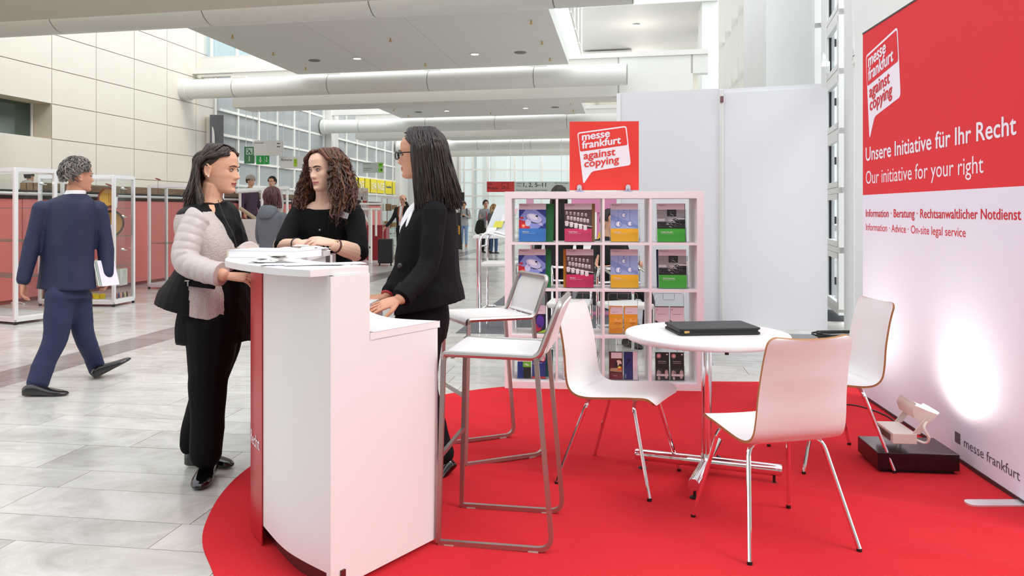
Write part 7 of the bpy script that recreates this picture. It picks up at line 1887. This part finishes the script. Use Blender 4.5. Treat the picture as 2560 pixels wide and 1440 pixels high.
tube_chair('chrome framed chair behind the second shelf column', 1.06, 7.3, math.radians(20), .46)
m = MB(); c = V((1.06, 9.45, .90)); m.lathe([(.03, 0), (.032, .10), (.012, .15), (.012, .19)], c, 14); tag(m.build('yellow_bottle', mat('bottle_yellow', '#E3B51C', .2)), 'yellow bottle on the table seen between the brochures', 'bottle')
m = MB(); m.slab([(-.35, 9.75, 1.04), (-.05, 9.75, 1.04), (.1, 9.95, 1.42), (-.2, 9.95, 1.42)], (0, 1, 0), .01); br = thing('brochure_rack', 'slanted clear leaflet rack on the white table left of the shelf', 'rack', (-.1, 9.8, 1.04)); m.build('rack_plate', mat('rack_pale', '#D4D8DC', .3), br, smooth=0)
for k in range(4):
    m = MB(); m.slab([(-.33+.09*k, 9.742+.04*k, 1.06+.08*k), (-.22+.09*k, 9.742+.04*k, 1.06+.08*k), (-.19+.09*k, 9.78+.04*k, 1.14+.08*k), (-.30+.09*k, 9.78+.04*k, 1.14+.08*k)], (0, -1, 0), .004); m.build('rack_leaflet', mat('rleaf_%d' % k, ['#EDEDEE', '#D8D34A', '#E6E2E8', '#D8B0B4'][k], .5), br, smooth=0)
m = MB(); m.box((1.12, 10.1, 1.42), (.7, .03, .18)); m.box((1.12, 10.12, .70), (.04, .03, 1.4)); m.box((1.12, 10.12, .015), (.4, .3, .018)); tag(m.build('backdrop_board', mat('backdrop_pink', '#D888AE', .6), smooth=0), 'pink and grey board seen above the shelf beside the sign', 'board')
m = MB(); m.box((1.30, 10.6, .64), (.5, .06, 1.2), .1, Matrix.Rotation(.35, 3, 'Y')@Matrix.Rotation(.1, 3, 'Z')); tag(m.build('leaning_frame', mat('frame_dark', '#3E4044', .5), smooth=0, bevel=.01), 'dark slanted metal frame behind the second shelf column', 'frame')

m = MB(); m.prism([(P(600, 0, 17.6).x, 17.6), (P(720, 0, 17.9).x, 17.9), (P(712, 0, 19.2).x, 19.2), (P(600, 0, 19.2).x, 19.2)], 0, .40); struct(m.build('trim_60', MATS['platform_floor'], smooth=0))
# hanging signs
def hang_sign(label, x0, y0, x1, y1, Y, col, texts, rz=0, deco=None, rods=2):
    """pixel-measured size, placed at depth Y, facing the entrance"""
    a, b = P(x0, y0, Y), P(x1, y1, Y); t = thing('hanging_sign', label, 'sign', ((a+b)/2)); w_ = b.x-a.x; h_ = a.z-b.z
    m = MB(); m.box((a+b)/2, (w_, .05, h_)); m.build('sign_board', mat('sign_'+col[1:].lower(), col, .5), t, smooth=0, bevel=.005)
    for k in range(rods):
        x = a.x+w_*(.15+.7*k); m = MB(); m.cyl((x, Y, a.z), (x, Y, max(4.63, a.z+.1)), .01, 6); m.build('rod', alu_light, t)
    ms = {}
    for (tx, u, v_, wf, hf, c) in texts:
        mb = ms.setdefault(c, MB()); put_text(mb, tx, V((a.x+w_*u, Y-.027, a.z-h_*v_)), V((1, 0, 0)), V((0, 0, 1)), w_*wf, h_*hf, .010)
    for c, mb in ms.items(): mb.build('lettering', mat('sig_'+c[1:].lower(), c, .6), t, smooth=0)
    if deco:
        for (u0, v0, u1, v1, c, l_) in deco:
            m = MB(); m.span((a.x+w_*u0, Y-.026-.001*l_, a.z-h_*v1), (a.x+w_*u1, Y-.026, a.z-h_*v0)); m.build('pictogram', mat('sig_'+c[1:].lower(), c, .6), t, smooth=0)
    return t
dots = [(.80+.045*i, .16+.20*j, .83+.045*i, .27+.20*j, '#2A2A2A', 2) for i in range(3) for j in range(2)]
hang_sign('pale grey hanging sign reading Good will with six dark figures', 635, 351, 707, 389, 24.9, '#D3D0CC', [('Good will', .04, .21, .29, .10, '#2A2A2C')], deco=dots+[(.765, .10, .955, .50, '#E2E0DE', 1)])
hang_sign('white hanging sign reading Minimarket with green pictogram', 700, 391, 756, 421, 25.1, '#E3E2E0', [('Minimarket', .06, .38, .50, .20, '#5A5A5C')], deco=[(.62, .20, .78, .85, '#A6CC3A', 1), (.66, .3, .74, .36, '#6E8E2A', 2), (.66, .5, .74, .56, '#6E8E2A', 2)])
hang_sign('grey green hanging sign reading Minimarket, Geldautomat, Cash Point', 907, 406, 958, 432, 36.0, '#B9BDAF', [('Minimarket', .03, .18, .37, .10, '#2A3A2A'), ('Geldautomat', .03, .62, .42, .10, '#2A3A2A'), ('Cash Point', .03, .80, .34, .10, '#4A5A4A')], deco=[(.77, .06, .98, .46, '#7EC82E', 1), (.77, .54, .98, .94, '#7EC82E', 1), (.88, .62, .95, .80, '#16241A', 2), (.82, .16, .94, .28, '#4A8E22', 2)])
sg2 = hang_sign('red half of the long direction sign reading Via Mobile', 1217, 454, 1286, 480, 34.9, '#D8403A', [('Via', .04, .33, .16, .22, '#2A1412'), ('Mobile', .04, .72, .37, .22, '#2A1412')], deco=[(.54, .12, .78, .15, '#5A1A18', 1), (.54, .66, .78, .69, '#5A1A18', 1), (.54, .12, .555, .69, '#5A1A18', 1), (.765, .12, .78, .69, '#5A1A18', 1), (.58, .55, .75, .58, '#2A1412', 1), (.62, .42, .66, .52, '#2A1412', 1)])
hang_sign('pale half of the long direction sign reading Hallen 1, 2, 5-11', 1286.5, 454, 1424, 480, 34.9, '#D2DAD6', [('Hallen', .035, .22, .10, .13, '#3A3E40'), ('Halls', .035, .46, .08, .13, '#8A9092'), ('1, 2, 5–11', .16, .50, .41, .42, '#16181A'), ('Forum, Festhalle, Congress Center', .035, .88, .56, .14, '#3A3E40'), ('Alle Richtungen', .72, .20, .26, .13, '#3A3E40'), ('All directions', .72, .42, .205, .13, '#8A9092')],
          deco=[(.72+.045*i, .54+.22*j, .75+.045*i, .68+.22*j, c, 1) for i, (j, c) in enumerate(((1, '#C8364A'), (1, '#2E6EB8'), (0, '#2A2A16'), (1, '#2E9E5E')))]+[(.90, .54, .93, .68, '#5A3A8A', 1), (.855, .76, .885, .90, '#3E6EC0', 1), (.81, .54, .84, .68, '#2A2A2A', 1)])
hang_sign('green exit sign with running figure and arrow, partly behind Good will', 611, 367, 636, 409, 25.6, '#3E7A52', [], deco=[(.2, .08, .85, .46, '#B9CDBE', 1), (.3, .12, .4, .2, '#2E6A42', 2), (.4, .2, .62, .32, '#2E6A42', 2), (.3, .32, .44, .42, '#2E6A42', 2), (.58, .32, .72, .42, '#2E6A42', 2), (.46, .56, .56, .86, '#C3D6C8', 1)])
hang_sign('bright green lit exit arrow sign below Good will', 641, 389, 673, 411, 25.3, '#18A84A', [], deco=[(.29, .14, .37, .6, '#F2FFF4', 1), (.22, .5, .44, .6, '#F2FFF4', 1), (.27, .6, .39, .72, '#F2FFF4', 1), (.31, .72, .35, .82, '#F2FFF4', 1), (.64, 0, .66, 1, '#E8F8EA', 1), (.79, .14, .85, .6, '#F2FFF4', 1), (.74, .5, .90, .6, '#F2FFF4', 1), (.78, .6, .86, .72, '#F2FFF4', 1)])
hang_sign('black sign ending in KA beside the long dark hair', 1112, 481, 1161, 503, 24.0, '#2A2024', [('EKA', .45, .50, .44, .38, '#EDEDED'), ('17', .66, .84, .1, .2, '#C8B83A')], rods=0)
st = thing('sign_stand', 'slim metal stand carrying the black sign in the far hall', 'stand', (P(1150, 600, 24).x, 24.05, 0))
m = MB(); m.cyl((P(1140, 600, 24).x, 24.06, 0), (P(1140, 600, 24).x, 24.06, 1.7), .02, 8); m.build('pole', alu, st); m = MB(); m.box((P(1140, 600, 24).x, 24.06, .01), (.5, .4, .02)); m.build('base', alu, st, smooth=0)
# dark curved column sign at the end of the cream wall
t = thing('pylon_sign', 'tall dark grey pylon with white curve at the end of the cream wall', 'sign', W(26.6, 3, .3))
m = MB(); m.box(P(542, 326, 25.6), (.42, .12, 1.0), .3); m.build('pylon_face', mat('pylon_grey', '#6B6C72', .5), t, smooth=0)
m = MB(); m.box(P(526, 328, 25.7), (.22, .1, .95), .1); m.build('pylon_side', cream, t, smooth=0)
m = MB(); m.add([P(530+7*math.sin(a), 352-36*math.cos(a)*1.0, 25.4) for a in [PI*k/12 for k in range(13)]], [tuple(range(13))]); m.build('pylon_curve', white_paint, t, smooth=0)
# yellow CHANGE fascia: yellow panes on the second facade
yel = mat('yellow_pane', '#E6D41E', .5); wtx = mat('change_white', '#F6F3DC', .6)
def Wpx(px): return 27300/(1577-px)
for k, (x0, x1, tx) in enumerate(((874, 891, 'CHA'), (893.5, 907, 'NGE'), (909, 921, ''), (923, 937, 'CHA'), (939, 957, 'NGE'), (960, 976, 'bank'), (978, 984, ''))):
    ya, yb = Wpx(x0), Wpx(x1); t = thing('yellow_banner_panel', ['yellow window panel reading CHA, nearest', 'yellow window panel reading NGE, nearer one', 'narrow plain yellow window panel between the words', 'second yellow window panel reading CHA', 'second yellow window panel reading NGE', 'yellow window panel with small blue bank lettering', 'last narrow yellow window panel at the far end'][k], 'panel', W(ya, 2.6, .1))
    z0, z1 = 2.32, 3.06
    m = MB(); m.slab([W(ya, z0, .07), W(yb, z0, .07), W(yb, z1, .07), W(ya, z1, .07)], DX, .02); m.build('panel_face', yel, t, smooth=0)
    if tx and tx != 'bank': 
        m = MB(); d = (W(yb, 0)-W(ya, 0)); put_text(m, tx, W(ya, z0+.2, .10)+d*.06, d.normalized(), V((0, 0, 1)), d.length*.88, .38, .02); m.build('lettering', wtx, t, smooth=0)
    elif tx: m = MB(); d = (W(yb, 0)-W(ya, 0)); put_text(m, 'ReiseBank', W(ya, z0+.34, .10)+d*.1, d.normalized(), V((0, 0, 1)), d.length*.8, .13, .02); m.build('lettering', mat('bank_blue', '#2E4A8E', .6), t, smooth=0)
# postcard racks, red box, ramp rail of the far kiosk
for k, (px, lb) in enumerate(((893, 'tall postcard spinner rack nearest the curly hair'), (908, 'second postcard spinner rack in the hall'), (919, 'narrow postcard rack at the right of the three'))):
    Y = 24.0+.7*k; c = P(px, 560, Y); t = thing('postcard_rack', lb, 'rack', (c.x, Y, 0)); m = MB(); m.cyl((c.x, Y, 0), (c.x, Y, 2.1), .02, 8); m.lathe([(.2, 0), (.2, .03), (.03, .05)], (c.x, Y, 0), 14); m.build('pole', alu, t)
    random.seed(k)
    for j in range(8):
        for i in range(2 if k < 2 else 1):
            m = MB(); m.box((c.x-.07+.14*i, Y-.08, 1.1+.13*j), (.12, .02, .11)); m.build('postcard', mat('pcard_%d' % random.randrange(6), ['#E6E4E0', '#2A2A2C', '#BDB8B0', '#D8D4CE', '#B8463A', '#5E8A9A'][random.randrange(6)], .5), t, smooth=0)
m = MB(); m.box((P(945, 595, 21).x, 21, .50), (.52, .5, .94)); rb = thing('red_cabinet', 'dark red low cabinet in the hall behind the curly-haired woman', 'cabinet', (P(945, 595, 21).x, 21, 0)); m.build('cabinet_body', mat('cabinet_red', '#8E1C2A', .4), rb, smooth=0, bevel=.01)
m = MB(); m.box((P(945, 595, 21).x, 20.99, .015), (.54, .5, .03)); m.build('kick_board', alu_light, rb, smooth=0)
t = thing('kiosk_railing', 'white stair railing beside the postcard racks', 'railing', P(925, 600, 20))
for (a, b, r_) in (((900, 510, 20.5), (955, 510, 20.5), .03), ((905, 523, 20), (950, 523, 20), .03), ((926, 520, 20), (926, 658, 20), .05), ((908, 538, 20), (926, 560, 20), .04), ((905, 600, 20), (926, 620, 20), .05), ((940, 520, 20.5), (940, 590, 20.5), .03)):
    m = MB(); m.tube([P(*a), P(*b)], r_, 6); m.build('rail', steel_w, t)
kc, qk = showcase('glass showcase with cardboard boxes beside the phoning man', P(955, 620, 22.3).x, 22.3, P(1000, 620, 22.3).x, 22.2, .45, 1.75, (.35, .85, 1.35))
for k, (a, z) in enumerate(((.12, 1.36), (.30, 1.36), (.1, .86), (.28, .86), (.15, .36))):
    m = MB(); m.box(qk(a, .2, z+.09), (.15, .15, .13 if k % 2 else .2), .2*k); tag(m.build('cardboard_box', mat('cardboard', '#A98760', .7), smooth=0), 'small cardboard box in the far glass showcase', 'box', 'cardboard boxes in the far showcase')
for k, (px, py, lb) in enumerate(((1152, 575, 'black easel board with orange mark beside the backpack man'), )):
    t = thing('easel_board', lb, 'board', (P(px, 0, 27).x, 27, 0)); c = P(1147, 575, 27); m = MB(); m.slab([c+V((-.25, 0, -.65)), c+V((.12, 0, -.68)), c+V((.05, .1, .6)), c+V((-.2, .1, .6))], (0, 1, 0), .03); m.build('board', mat('easel_dark', '#241E1E', .5), t, smooth=0); m = MB(); m.box(c+V((-.05, -.04, 0)), (.18, .03, .3)); m.build('print', mat('easel_orange', '#D89A2A', .5), t, smooth=0)
